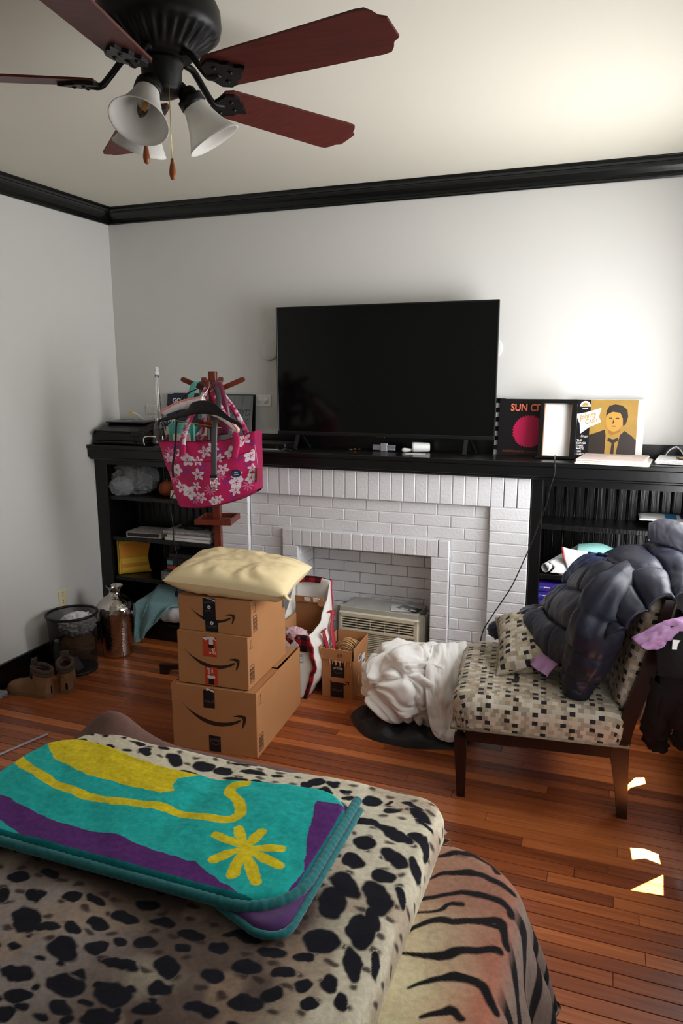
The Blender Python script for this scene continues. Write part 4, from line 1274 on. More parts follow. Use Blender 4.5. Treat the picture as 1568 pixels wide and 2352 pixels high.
# teal towel spilling off the bottom shelf
mat('teal_towel', (128, 164, 170), rough=.95, bump=.5, bscale=260, sheen=.3, var=.08, vscale=10)
tw = thing('towel', 'grey-teal towel spilling off the bottom shelf of the left bookcase', 'towel', (.4, -.3, .05))
ctl = [[(.26, -.06, .16), (.34, -.10, .24), (.44, -.08, .30), (.56, -.05, .22), (.68, -.04, .16)],
       [(.23, -.16, .20), (.33, -.18, .30), (.42, -.17, .40), (.54, -.14, .31), (.66, -.12, .20)],
       [(.22, -.25, .23), (.30, -.26, .27), (.40, -.25, .31), (.52, -.24, .27), (.62, -.22, .24)],
       [(.215, -.31, .215), (.28, -.325, .215), (.37, -.32, .20), (.46, -.31, .215), (.55, -.29, .255)],
       [(.225, -.325, .13), (.27, -.345, .12), (.33, -.345, .10), (.39, -.335, .12), (.46, -.32, .17)],
       [(.235, -.33, .03), (.265, -.355, .012), (.315, -.36, .006), (.345, -.345, .05), (.385, -.335, .10)]]
G = surf(ctl, 70, 70)
Nn = normals(G)
for j in range(70):
    for i in range(70):
        u = i / 69; v = j / 69
        k = .010 * math.sin(u * 17 + 2 * math.sin(v * 4)) * min(1, v * 2) + .010 * fbm(u * 4, v * 4, 3)
        G[j][i] = G[j][i] + Nn[j][i] * k
        G[j][i].z = max(G[j][i].z, .006)
tm = obj('cloth', grid_mesh('towel', G), 'teal_towel', tw, solid=.008)
for q in (12, 30, 52):
    obj('woven_stripe', B().tube([G[j][q] + Nn[j][q] * -.006 for j in range(34, 70)], .0026, 6), 'teal_cloth', tw)
    obj('woven_stripe', B().tube([G[j][q] + Nn[j][q] * .006 for j in range(34, 70)], .0026, 6), 'teal_cloth', tw)
mat('white_terry', (226, 226, 228), rough=.9, bump=.5, bscale=150, sheen=.2)
o = obj('rolled_towel', B().tube(spline([(.42, -.225, .185), (.50, -.235, .188), (.60, -.235, .19), (.75, -.23, .188)], 6), [.03, .048] + [.058 + .003 * math.sin(i * 1.3) for i in range(17)], 20), 'white_terry'); tag(o, 'white rolled towel on the bottom shelf beside the teal towel', 'towel')

# ================================================================ left corner, on the floor
vs = thing('floor_vase', 'tall hammered silver floor vase standing left of the bookcase', 'vase', (.305, -.56, 0))
pr = [(0, 0), (.088, 0), (.094, .008), (.098, .06), (.106, .14), (.116, .22), (.122, .265), (.124, .295), (.118, .325), (.098, .355), (.07, .378), (.045, .394), (.034, .408), (.032, .42), (.038, .436), (.052, .452), (.053, .456), (.049, .456), (.034, .438), (.028, .42), (.030, .40), (0, .38)]
obj('body', B().lathe([(a, b_) for a, b_ in zip([float(x) for x in np.interp(np.linspace(0, len(pr) - 1, 90), range(len(pr)), [p[0] for p in pr])], [float(x) for x in np.interp(np.linspace(0, len(pr) - 1, 90), range(len(pr)), [p[1] for p in pr])])], 48, Matrix.Translation((.305, -.56, 0)), cap=False), 'hammered_silver', vs)
mat('wire_mesh', (22, 22, 24), rough=.5, alpha=.62)
BXc, BYc = .215, -.855
wb = thing('waste_basket', 'round black wire-mesh waste basket full of rubbish in the left corner', 'waste basket', (BXc, BYc, 0))
Mw_ = Matrix.Translation((BXc, BYc, 0))
obj('mesh_wall', B().lathe([(.126, .012), (.145, .352)], 48, Mw_, cap=False), 'wire_mesh', wb)
obj('base', B().lathe([(0, 0), (.130, 0), (.130, .014), (0, .016)], 48, Mw_), 'dark_metal', wb)
obj('rim', B().tube([Mw_ @ Vector((.147 * math.cos(a), .147 * math.sin(a), .355)) for a in np.linspace(0, 2 * PI, 49)], .0085, 10, cap=False), 'dark_metal', wb)
mat('white_bag', (226, 226, 228), rough=.4, alpha=.92); mat('brown_bag', (140, 98, 62), rough=.8)
o = obj('white_plastic_bag', heap((BXc + .02, BYc + .02, .285), (.095, .095, .06), 90, 50, .32, 4.4, 3.2), 'white_bag'); tag(o, 'crumpled white plastic bag at the top of the waste basket', 'plastic bag')
o = obj('paper_bag', heap((BXc + .03, BYc + .0, .165), (.09, .09, .075), 60, 40, .22, 6.4, 2.5), 'brown_bag'); tag(o, 'crumpled brown paper bag in the middle of the waste basket', 'paper bag')
def bottle(c, dirv, lab):
    t = thing('water_bottle', lab, 'bottle', c)
    M = frame(c, Vector(dirv).orthogonal(), dirv)
    M = M @ Matrix.Rotation(-PI / 2, 4, 'X')
    pr = [(0, 0), (.026, 0), (.031, .006), (.031, .04), (.029, .046), (.031, .052), (.031, .09), (.028, .11), (.016, .135), (.012, .142)]
    obj('shell', B().lathe(pr, 20, M), 'clear_bag', t)
    obj('cap', B().lathe([(.0145, .14), (.0145, .155), (.012, .158), (0, .158)], 16, M), 'white_plastic', t)
bottle((BXc + .07, BYc - .05, .022), (-.45, -.1, .9), 'clear water bottle with a white cap tilted low in the waste basket right side')
bottle((BXc - .05, BYc - .07, .045), (-.15, .05, 1), 'clear water bottle with a white cap upright in the waste basket left side')
# boots
mat('boot_suede', (134, 100, 70), rough=.9, var=.14, vscale=9, bump=.2, bscale=60); mat('boot_dark', (70, 58, 50), rough=.9, bump=.3, bscale=90); mat('boot_sole', (112, 84, 58), rough=.8)
mat('boot_lining', (66, 34, 32), rough=.9)
def boot(loc, rz, lab):
    t = thing('boot', lab, 'boot', loc, rz, 'pair of tan ankle boots')
    # local x: heel (0) to toe (.285)
    xs = [-.004, .008, .06, .11, .16, .20, .235, .262, .28, .288]
    wd = [.006, .032, .040, .040, .043, .049, .050, .044, .028, .008]
    ht = [.085, .115, .12, .105, .088, .078, .072, .062, .048, .034]
    s = []
    n = 40
    def outline(k, grow=0):
        return [(x, w + grow) for x, w in zip(xs, wd)]
    ol = [(x, -w - .004) for x, w in zip(xs, wd)] + [(.293, 0)] + [(x, w + .004) for x, w in list(zip(xs, wd))[::-1]] + [(-.006, 0)]
    so = B().prism(ol, 0, .022)
    obj('sole', so, 'boot_sole', t, local=True)
    up = B()
    def foot(u, v):
        x = float(np.interp(v, np.linspace(0, 1, 10), xs)); w = float(np.interp(v, np.linspace(0, 1, 10), wd)); h = float(np.interp(v, np.linspace(0, 1, 10), ht))
        a = PI * u
        ca, sa = math.cos(a), math.sin(a)
        return Vector((x, w * (abs(ca) ** .65) * (1 if ca > 0 else -1), .018 + (h - .018) * sa ** .6 + .0025 * nz(x * 40, u * 5)))
    up.grid(foot, 22, 46)
    def shaft(u, v):
        a = 2 * PI * u
        z = .06 + .105 * v
        return Vector((.058 - .008 * v + .058 * math.cos(a) * (1 + .04 * nz(math.cos(a) * 2, v * 6, math.sin(a) * 2)), .040 * math.sin(a) * (1.04 + .06 * v), z + .012 * math.cos(a) * v))
    up.grid(shaft, 36, 12, closed_u=True)
    obj('upper', up, 'boot_suede', t, local=True)
    obj('lining', B().grid(lambda u, v: Vector((.05 + .050 * math.cos(2 * PI * u), .034 * math.sin(2 * PI * u), .08 + .095 * v + .01 * math.cos(2 * PI * u) * v)), 30, 6, closed_u=True), 'boot_lining', t, local=True)
    obj('padded_collar', B().tube([(.05 + .056 * math.cos(a), .040 * math.sin(a), .163 + .014 * math.cos(a)) for a in np.linspace(.45, 2 * PI - .45, 30)], .0125, 10).tube([(.05 + .058 * math.cos(a), .042 * math.sin(a), .145 + .012 * math.cos(a)) for a in np.linspace(.45, 2 * PI - .45, 30)], .0115, 10), 'boot_dark', t, local=True)
    obj('tongue', B().grid(lambda u, v: Vector((.098 + .012 * (1 - v) + .006 * math.sin(PI * u), (u - .5) * .055 * (1 - .2 * v), .10 + .115 * v)), 10, 12), 'boot_dark', t, local=True, solid=.008)
    lc = B()
    for k in range(4):
        z = .105 + .018 * k; x = .118 - .012 * k * .6
        lc.tube(spline([(x - .01, -.026, z), (x + .006, 0, z + .006), (x - .01, .026, z)], 5), .003, 6)
    obj('laces', lc, 'boot_sole', t, local=True)
    return t
boot((.355, -1.222, 0), PI + .02, 'tan suede ankle boot seen from its side by the left wall')
boot((.405, -1.155, 0), PI - .85, 'tan suede ankle boot turned away beside the waste basket')
ad = thing('power_adapter', 'small grey power adapter on the floor at the left edge', 'adapter', (.085, -1.31, 0))
obj('case', B().box((.05, -1.35, 0), (.115, -1.29, .03), .005), 'grey_plastic', ad)
obj('prong', B().box((.115, -1.335, .012), (.13, -1.332, .02)).box((.115, -1.31, .012), (.13, -1.307, .02)), 'steel', ad)
mat('rod_grey', (186, 188, 192), rough=.35, metal=.3)
o = obj('metal_rod', B().tube([(.645, -1.588, .006), (.35, -2.56, .006)], .0055, 10).tube([(.645, -1.588, .006), (.6465, -1.582, .006)], .0066, 10), 'rod_grey'); tag(o, 'thin silver metal rod lying on the floor left of the bed', 'rod')

# ================================================================ right bookcase contents
mat('violet_cover', (66, 46, 150), rough=.35); mat('violet_blue', (40, 72, 150), rough=.35); mat('lilac_cover', (128, 116, 200), rough=.35)
mat('blue_print', (40, 130, 178), rough=.4)
def purple(lab, lo, hi, cover='violet_cover', rot=0, group=None):
    t, M, w, d, h = book(lab, lo, hi, cover, rot, group=group, pages='paper_white')
    F = M @ Matrix.Rotation(PI / 2, 4, 'X') @ Matrix.Translation((0, 0, .0006))
    decal('spine_logo', [ngon(.016, h * .5, .0085, 16, .0055)], 'blue_print', t, F, .0004)
    decal('spine_word', [rect(.028, h * .5 - .003, .062, h * .5 + .003)], 'print_white', t, F, .0004)
    decal('spine_word', [rect(.078, h * .5 - .004, .104, h * .5 + .002)], 'lilac_cover', t, F, .0004)
    text('NOW', .018, F @ Matrix.Translation((.108, h * .5 - .006, 0)), 'print_white', t, bold=True)
    decal('yellow_flag', [rect(.155, h * .5 - .006, .182, h * .5 + .006)], 'lime_print', t, F, .0004)
    decal('top_stripe', [rect(.06, h - .004, w, h - .001)], 'violet_blue', t, F, .0003)
z = .427
hs = (.047, .044, .040, .043, .048)
nm_ = ('lowest', 'second from the bottom', 'middle', 'second from the top', 'topmost')
for i, h in enumerate(hs):
    purple('purple textbook with white spine lettering, %s of the right bookcase stack' % nm_[i], (2.868 + .004 * (i % 3), -.272, z), (3.09, -.03, z + h - .001), rot=.01 * (i % 2))
    z += h
purple('purple textbook under a magazine on the upper right bookcase shelf', (3.425, -.27, .977), (3.70, -.03, 1.018))
t = thing('magazine', 'white magazine with blue cover print on the upper right bookcase shelf', 'magazine', (3.56, -.15, 1.02))
Gm = [[Vector((3.355 + .35 * u, -.272 + .24 * v, 1.0195 + .012 * (1 - u) ** 3 * (1 - v) + .010 * math.sin(PI * u) * .5 + .006 * nz(u * 3, v * 3))) for u in np.linspace(0, 1, 20)] for v in np.linspace(0, 1, 12)]
obj('pages', grid_mesh('m', Gm), 'paper_white', t, solid=.007)
obj('cover_print', grid_mesh('m', [[p + Vector((0, 0, .0048)) for p in r[7:11]] for r in Gm[4:]]), 'blue_print', t)
obj('cover_print', grid_mesh('m', [[p + Vector((0, 0, .0048)) for p in r[11:14]] for r in Gm[5:]]), 'violet_cover', t)
# rolled canvas bags on the middle shelf
mat('canvas_white', (232, 234, 232), rough=.8, var=.03); mat('canvas_teal', (140, 196, 190), rough=.8)
rb = thing('rolled_bag', 'white canvas bag rolled up on the middle right bookcase shelf', 'bag', (2.95, -.2, .702))
def roll(u, v):
    a = 2.2 * PI * u
    r = .016 + .012 * u
    ax = Vector((2.90, -.27, .735)).lerp(Vector((3.03, -.08, .79)), v)
    d = Vector((.565, .825, 0)); s_ = Vector((.825, -.565, 0))
    return ax + s_ * (r * math.cos(a)) + Vector((0, 0, r * math.sin(a)))
obj('roll', B().grid(roll, 50, 10), 'canvas_white', rb, solid=.004)
G = surf([[(2.92, -.255, .765), (2.99, -.2, .80), (3.06, -.14, .842), (3.16, -.10, .85)], [(2.95, -.275, .742), (3.03, -.25, .765), (3.10, -.2, .80), (3.2, -.16, .81)], [(2.93, -.28, .712), (3.02, -.27, .712), (3.12, -.25, .73), (3.22, -.2, .75)]], 24, 18)
obj('flap', grid_mesh('f', G), 'canvas_white', rb, solid=.004)
wf = thing('folded_bag', 'white folded bag with a red edge and teal panel behind the jacket', 'bag', (3.1, -.2, .75))
G = surf([[(2.985, -.262, .855), (3.04, -.262, .845), (3.11, -.25, .838), (3.2, -.22, .83)], [(3.0, -.27, .79), (3.05, -.272, .79), (3.12, -.26, .79), (3.2, -.23, .79)], [(3.03, -.278, .71), (3.07, -.278, .71), (3.13, -.27, .71), (3.2, -.24, .72)]], 20, 20)
obj('panel', grid_mesh('f', G), 'canvas_white', wf, solid=.003)
obj('red_edge', B().tube([r[0] + Vector((-.001, -.001, 0)) for r in G[:12]], .005, 8), 'red_cover', wf)
G = surf([[(3.06, -.2, .862), (3.12, -.2, .872), (3.18, -.19, .872), (3.24, -.18, .85)], [(3.06, -.24, .842), (3.12, -.24, .85), (3.18, -.23, .85), (3.24, -.22, .83)], [(3.06, -.255, .80), (3.12, -.255, .80), (3.18, -.25, .80), (3.24, -.24, .80)]], 20, 14)
obj('teal_panel', grid_mesh('f', G), 'canvas_teal', wf, solid=.003)
o = obj('folded_paper', B().box((2.985, -.277, .702), (3.07, -.19, .716), .001, rot=-.35), 'paper_white'); tag(o, 'folded white paper on the middle shelf in front of the canvas bags', 'paper')

# ================================================================ cartons
def swoosh(x, y, W):
    up = [(0, 0), (.10, -.085), (.25, -.165), (.40, -.215), (.55, -.235), (.70, -.222), (.82, -.188), (.905, -.150)]
    lo = [(.912, -.178), (.84, -.225), (.72, -.272), (.58, -.298), (.42, -.285), (.28, -.235), (.14, -.135), (.0, 0)]
    up = [tuple(p)[:2] for p in spline([(a, b_, 0) for a, b_ in up], 4)]; lo = [tuple(p)[:2] for p in spline([(a, b_, 0) for a, b_ in lo], 4)][:-1]
    ar = [(.805, -.112), (.86, -.088), (.92, -.078), (.975, -.082), (.998, -.105), (.995, -.16), (.975, -.22), (.945, -.275), (.93, -.282), (.928, -.265), (.942, -.21), (.948, -.16), (.938, -.130), (.90, -.118), (.85, -.116), (.81, -.122)]
    f = lambda p: [(x + a * W, y + b_ * W) for a, b_ in p]
    return [f(up + lo), f(ar)]
def up_arrows(x, y, s):
    P = []
    for k in (0, .45):
        P.append(rect(x + k * s - .03 * s, y, x + k * s + .03 * s, y + .8 * s)); P.append([(x + k * s - .10 * s, y + .72 * s), (x + k * s + .10 * s, y + .72 * s), (x + k * s, y + s)])
    P.append(rect(x - .25 * s, y - .16 * s, x + .7 * s, y - .10 * s))
    return P
def barcode(x, y, w, h, n=9):
    P = [rect(x, y, x + w, y + .0025), rect(x, y + h, x + w, y + h + .0025), rect(x, y, x + .002, y + h), rect(x + w - .002, y, x + w, y + h)]
    for i in range(n):
        a = y + h * (.12 + .76 * i / n)
        P.append(rect(x + .004, a, x + w - .004, a + h * (.03 + .03 * ((i * 7) % 3) / 2)))
    return P
def carton(lab, fr, w, d, z0, h, rot, closed=True):
    """fr: front right bottom corner; returns thing, front-face matrix, right-face matrix"""
    t = thing('cardboard_box', lab, 'box', (fr[0] - w / 2, fr[1] + d / 2, z0))
    M = Matrix.Translation((fr[0], fr[1], z0)) @ Matrix.Rotation(rot, 4, 'Z') @ Matrix.Translation((-w, 0, 0))
    k = .004
    if closed:
        obj('body', B().box((0, 0, 0), (w, d, h - k), .002, M=M), 'cardboard', t)
        obj('top_flap', B().box((0, 0, h - k), (w, d / 2 - .001, h), .001, M=M), 'cardboard', t)
        obj('top_flap', B().box((0, d / 2 + .001, h - k), (w, d, h), .001, M=M), 'cardboard', t)
    F = M @ Matrix.Rotation(PI / 2, 4, 'X')
    F = frame(M @ Vector((0, -.0002, 0)), M.to_3x3() @ Vector((1, 0, 0)), (0, 0, 1))
    Rr = frame(M @ Vector((w + .0002, 0, 0)), M.to_3x3() @ Vector((0, 1, 0)), (0, 0, 1))
    return t, M, F, Rr
# bottom, large, open behind the box on it
t, M, F, Rr = carton('largest brown shipping box at the bottom of the stack by the bed', (1.735, -1.428), .436, .60, 0, .325, .065, False)
k = .005; w, d, h = .436, .60, .325
obj('front_wall', B().box((0, 0, 0), (w, k, h), .001, M=M), 'cardboard', t); obj('back_wall', B().box((0, d - k, 0), (w, d, h), .001, M=M), 'cardboard', t)
obj('side_wall', B().box((0, k, 0), (k, d - k, h), .001, M=M), 'cardboard', t); obj('side_wall', B().box((w - k, k, 0), (w, d - k, h), .001, M=M), 'cardboard', t)
obj('bottom', B().box((k, k, 0), (w - k, d - k, .005), M=M), 'cardboard', t)
obj('top_flap', B().box((k, k, h - .012), (w - k, .31, h - .006), .001, M=M), 'cardboard', t)
obj('top_flap', B().box((k, .315, h - .004), (w - .02, d - k, h), .001, M=M), 'cardboard', t)
obj('side_flap', B().add([M @ Vector(p) for p in ((w - k, .5, h - .03), (w - k, d - k, h - .03), (w - .11, d - k, h + .02), (w - .11, .5, h - .02), (w - k, .5, h - .034), (w - k, d - k, h - .034), (w - .11, d - k, h + .016), (w - .11, .5, h - .024))], [(0, 1, 2, 3), (7, 6, 5, 4), (0, 4, 5, 1), (1, 5, 6, 2), (2, 6, 7, 3), (3, 7, 4, 0)]), 'cardboard_dark', t)
decal('corner_tear', [[(-.004, h - .03), (.03, h + .002), (.018, h + .014), (.0, h + .003)]], 'cardboard', t, F, .001)
decal('smile_print', swoosh(.055, .235, .33), 'print_brown', t, F)
tp = decal('black_tape', [[(.168, .222), (.226, .225), (.226, h - .004), (.17, h - .012)]], 'tape_black', t, F, .0012)
text('prime', .024, F @ Matrix.Translation((.222, .262, .0013)) @ Matrix.Rotation(PI, 4, 'Z'), 'print_grey', tp, width=.046)
tp = decal('black_tape', [rect(.19, .004, .25, .085)], 'tape_black', t, F, .0012)
text('prime', .024, F @ Matrix.Translation((.197, .058, .0013)), 'print_grey', tp, width=.046)
decal('tape_swoosh', swoosh(.196, .054, .05), 'print_grey', tp, F @ Matrix.Translation((0, 0, .0013)), .0004)
decal('torn_tape', [[(.185, h - .004), (.222, h - .01), (.226, h - .022), (.216, h - .018), (.20, h - .012), (.186, h - .016)]], 'print_white', t, F, .002)
decal('arrow_print', up_arrows(.035, .262, .042), 'print_black', t, Rr)
decal('barcode_print', barcode(.025, .02, .05, .082), 'print_black', t, Rr)
decal('barcode_print', barcode(.05, .22, .10, .06, 5), 'print_black', t, frame(M @ Vector((w - .02, d - k - .0006, 0)), M.to_3x3() @ Vector((-1, 0, 0)), (0, 0, 1)) @ Matrix.Translation((-.09, .02, 0)) if False else frame(M @ Vector((w - .13, d - k - .0006, .02)), M.to_3x3() @ Vector((1, 0, 0)), (0, 0, 1)))
# middle
t, M, F, Rr = carton('middle brown shipping box with orange-red tape in the stack of three', (1.69, -1.41), .362, .47, .326, .258, .055)
w, d, h = .362, .47, .258
decal('smile_print', swoosh(.035, .172, .285), 'print_brown', t, F)
decal('red_tape', [rect(.14, .004, .205, .092)], 'tape_orange', t, F, .001)
tp = decal('red_tape', [rect(.135, .145, .205, .243)], 'tape_orange', t, F, .001)
text('gift', .026, F @ Matrix.Translation((.196, .158, .0012)) @ Matrix.Rotation(PI / 2, 4, 'Z'), 'print_white', tp)
text('a', .022, F @ Matrix.Translation((.176, .160, .0012)) @ Matrix.Rotation(PI / 2, 4, 'Z'), 'print_white', tp)
text('give', .020, F @ Matrix.Translation((.156, .088, .0012)) @ Matrix.Rotation(-PI / 2, 4, 'Z'), 'print_white', tp)
text('sso', .018, F @ Matrix.Translation((.174, .088, .0012)) @ Matrix.Rotation(-PI / 2, 4, 'Z'), 'print_white', tp)
decal('tape_figure', [rect(.158, .006, .186, .038), [(.162, .19), (.19, .186), (.19, .21), (.162, .205)]], 'tape_black', tp, F @ Matrix.Translation((0, 0, .001)), .0005)
decal('tape_figure_white', [ngon(.160, .044, .008), ngon(.172, .042, .008), ngon(.184, .044, .008), [(.166, .206), (.188, .205), (.186, .238), (.168, .24)]], 'print_white', tp, F @ Matrix.Translation((0, 0, .001)), .0006)
decal('torn_tape', [[(.132, .236), (.17, .243), (.19, .243), (.205, .222), (.196, .232), (.16, .230), (.15, .224)]], 'print_white', t, F, .003)
decal('arrow_print', up_arrows(.03, .198, .038), 'print_black', t, Rr)
decal('barcode_print', barcode(.018, .022, .05, .085), 'print_black', t, Rr)
# top
t, M, F, Rr = carton('smallest brown shipping box on top of the stack, under the pillow', (1.705, -1.395), .372, .37, .585, .168, .05)
w, d, h = .372, .37, .168
decal('smile_print', swoosh(.055, .118, .235), 'print_brown', t, F)
tp = decal('black_tape', [[(.128, .058), (.192, .056), (.192, .165), (.128, .166)], [(.138, .004), (.203, .004), (.203, .06), (.138, .06)]], 'tape_black', t, F, .001)
[decal('tape_disc', [q], 'print_white', tp, F @ Matrix.Translation((0, 0, .001)), .0005) for q in (ngon(.16, .122, .009), ngon(.171, .046, .009))]
decal('tape_play', [[(.157, .122), (.163, .118), (.163, .126)], [(.169, .042), (.174, .046), (.169, .050)]], 'tape_black', tp, F @ Matrix.Translation((0, 0, .0015)), .0005)
decal('tape_lines', [rect(.134, .142, .186, .145), rect(.140, .149, .18, .151), rect(.145, .029, .197, .032), rect(.15, .022, .19, .024)], 'print_grey', tp, F @ Matrix.Translation((0, 0, .001)), .0004)
ms = [[(.16 - (a - .16), .10 - (b_ - .10)) for a, b_ in p] for p in swoosh(.138, .105, .045)]
decal('tape_swoosh', ms, 'print_grey', tp, F @ Matrix.Translation((0, 0, .001)), .0004)
decal('torn_tape', [[(.13, .166), (.16, .162), (.19, .160), (.191, .150), (.178, .158), (.15, .166)]], 'print_white', t, F, .002)
decal('arrow_print', up_arrows(.03, .112, .034), 'print_black', t, Rr)
decal('barcode_print', barcode(.018, .012, .042, .075), 'print_black', t, Rr)
text('160', .024, M @ Matrix.Translation((.24, .04, h + .0006)) @ Matrix.Rotation(PI, 4, 'Z'), 'print_brown', t)
# pillow
def cushion(L_, Wd, T, n=56, pull=.07, wr=.0, seed=0, pw_=.55):
    bm_v = []; fs = []; uv = []
    for s in (1, -1):
        for j in range(n):
            for i in range(n):
                a = -1 + 2 * i / (n - 1); b_ = -1 + 2 * j / (n - 1)
                x = a * L_ / 2 * (1 - pull * math.cos(b_ * PI / 2) * abs(a) ** 3)
                y = b_ * Wd / 2 * (1 - pull * math.cos(a * PI / 2) * abs(b_) ** 3)
                e = max(0, (1 - a ** 4)) ** pw_ * max(0, (1 - b_ ** 4)) ** pw_
                e2 = max(0, 1 - max(abs(a), abs(b_)) ** 6)
                z = s * T / 2 * e
                if wr:
                    th = math.atan2(b_, a); rr = math.hypot(a, b_)
                    z += s * wr * e2 * (math.sin(th * 14 + 5 * nz(a * 2 + seed, b_ * 2, s)) * max(0, rr - .45) * .8 + fbm(a * 2.5 + seed, b_ * 2.5, s, 3) * .9) * e
                bm_v.append(Vector((x, y, z))); uv.append((x + (0 if s > 0 else 1.3), y))
    for k in range(2):
        o_ = k * n * n
        for j in range(n - 1):
            for i in range(n - 1):
                q = (o_ + j * n + i, o_ + j * n + i + 1, o_ + (j + 1) * n + i + 1, o_ + (j + 1) * n + i)
                fs.append(q if k == 0 else q[::-1])
    return bm_v, fs, uv
pl = thing('bed_pillow', 'plump cream bed pillow resting on top of the stacked boxes', 'pillow', (1.53, -1.2, .76))
Mp = Matrix.Translation((1.562, -1.225, .826)) @ Matrix.Rotation(.10, 4, 'Z') @ Matrix.Rotation(math.radians(3.5), 4, 'Y') @ Matrix.Rotation(math.radians(4), 4, 'X')
v, f, uv = cushion(.60, .42, .155, 64, .05, .016, 3.3, .5)
v = [Mp @ (p + Vector((0, 0, -.018 * (1 - (p.x / .37) ** 2) * 0))) for p in v]
for p in v:
    if p.z < .757: p.z = .757 + (p.z - .757) * .12
obj('pillow_case', new_mesh('pillow', v, f, True, uv), 'pillow_cream', pl)
b = B(); 
cr = Mp @ Vector((.29, -.20, .0))
b.grid(lambda u, q: cr + Vector((.05 * u - .01, -.015 + .02 * q - .01 * u, .012 * math.sin(u * 5) - .006 + .010 * u)), 8, 6)
obj('corner_tab', b, 'pillow_cream', pl, solid=.006)

# ---------------------------------------------------------------- white and plaid shopping bag
def plaid_mat():
    m = mat('red_plaid', (160, 22, 40), rough=.6)
    nt = m.node_tree; N = nt.nodes; L = nt.links
    tc = N.new('ShaderNodeTexCoord'); sx = N.new('ShaderNodeSeparateXYZ'); L.new(tc.outputs['Object'], sx.inputs[0])
    def M(op, x, y=None):
        n = N.new('ShaderNodeMath'); n.operation = op
        for i, vv in enumerate((x, y)):
            if vv is None: continue
            if isinstance(vv, (int, float)): n.inputs[i].default_value = vv
            else: L.new(vv, n.inputs[i])
        return n.outputs[0]
    a = M('GREATER_THAN', M('SINE', M('MULTIPLY', M('ADD', sx.outputs[0], sx.outputs[1]), 95)), 0)
    c = M('GREATER_THAN', M('SINE', M('MULTIPLY', sx.outputs[2], 95)), 0)
    s = M('MULTIPLY', M('ADD', a, c), .5)
    cr = N.new('ShaderNodeValToRGB'); cr.color_ramp.interpolation = 'CONSTANT'
    e = cr.color_ramp.elements
    e[0].color = (*lin((176, 24, 44)), 1); e[1].position = .4; e[1].color = (*lin((96, 14, 28)), 1)
    k = e.new(.8); k.color = (*lin((24, 14, 18)), 1)
    L.new(s, cr.inputs['Fac']); L.new(cr.outputs['Color'], N['Principled BSDF'].inputs['Base Color'])
plaid_mat()
mat('bag_white', (232, 230, 224), rough=.45, var=.02); mat('strap_red', (176, 40, 58), rough=.5); mat('bag_graphic', (30, 30, 32), rough=.5)
sbag = thing('shopping_bag', 'white shopping bag with red plaid edges standing behind the boxes', 'shopping bag', (1.67, -.62, 0))
# right gusset, from front-bottom to the tall back rim; x wobbles
def gus(u, v):
    # u: 0 front .. 1 back ; v: 0 bottom .. 1 top
    y = -.755 + .30 * u
    top = .355 + .235 * u ** 1.1 - .05 * math.sin(PI * u)
    z = top * v
    x = 1.700 + .075 * math.sin(PI * min(1, v * .95)) * math.sin(PI * (.2 + .75 * u)) + .012 * fbm(u * 4, v * 5, 1) + .02 * v * u
    return Vector((x, y + .03 * v, z + .003))
Gg = [[gus(i / 29, j / 39) for i in range(30)] for j in range(40)]
obj('side_panel', grid_mesh('g', Gg), 'bag_white', sbag, solid=.003)
# printed dark reindeer-like scribble low on the gusset: plain dark brush marks
obj('dark_graphic', grid_mesh('g', [[p + Vector((.0035, -.001, 0)) for p in r[9:27]] for r in Gg[3:15]]), 'bag_graphic', sbag)
ln = B()
for q in range(9):
    ln.tube([Gg[27 + int(3 * math.sin(q * 1.9 + k * .9)) ][6 + (q + k) % 9] + Vector((.004, -.002, 0)) for k in range(4)], .0011, 5)
obj('line_drawing', ln, 'bag_graphic', sbag)
xl = 1.50
obj('front_panel', B().grid(lambda u, v: Vector((xl + (Gg[int(v * 39)][0].x - xl) * u, Gg[int(v * 39)][0].y + .01 * math.sin(u * 6 + v * 4), Gg[int(v * 39)][0].z)), 16, 40), 'bag_white', sbag, solid=.003)
obj('back_panel', B().grid(lambda u, v: Vector((xl + (Gg[int(v * 39)][29].x - xl) * u, Gg[int(v * 39)][29].y + .01 * math.sin(u * 5), Gg[int(v * 39)][29].z + .012 * math.sin(PI * u) * v)), 16, 40), 'bag_white', sbag, solid=.003)
obj('side_panel', B().grid(lambda u, v: Vector((xl, Gg[int(v * 39)][int(u * 29)].y, Gg[int(v * 39)][int(u * 29)].z)), 16, 40), 'bag_white', sbag, solid=.003)
obj('plaid_trim', B().grid(lambda u, v: Vector((xl + (Gg[39][29].x - xl) * u, Gg[39][29].y - .006, Gg[39][29].z + .012 * math.sin(PI * u) - .038 * (1 - v) + .003)), 14, 4), 'red_plaid', sbag, solid=.003)
obj('plaid_trim', B().grid(lambda u, v: Vector((xl + (Gg[39][0].x + .004 - xl) * u, Gg[39][0].y - .010, Gg[39][0].z - .095 * (1 - v))), 14, 6), 'red_plaid', sbag, solid=.003)
obj('plaid_edge', B().grid(lambda u, v: Gg[int(v * 39)][0] + Vector((.004 - .022 * u, -.008, 0)), 4, 40), 'red_plaid', sbag, solid=.003)
obj('red_binding', B().tube([r[0] + Vector((.002, -.006, 0)) for r in Gg], .004, 6).tube([r[29] + Vector((.003, 0, 0)) for r in Gg[24:]], .006, 6), 'strap_red', sbag)
obj('strap', grid_mesh('s', strap([Gg[36][20] + Vector((.002, -.01, 0)), Gg[32][24] + Vector((.014, -.01, -.01)), (1.775, -.56, .36), (1.80, -.585, .27), (1.80, -.60, .22)], .03, (.3, 1, .3), 10)), 'strap_red', sbag, solid=.003)
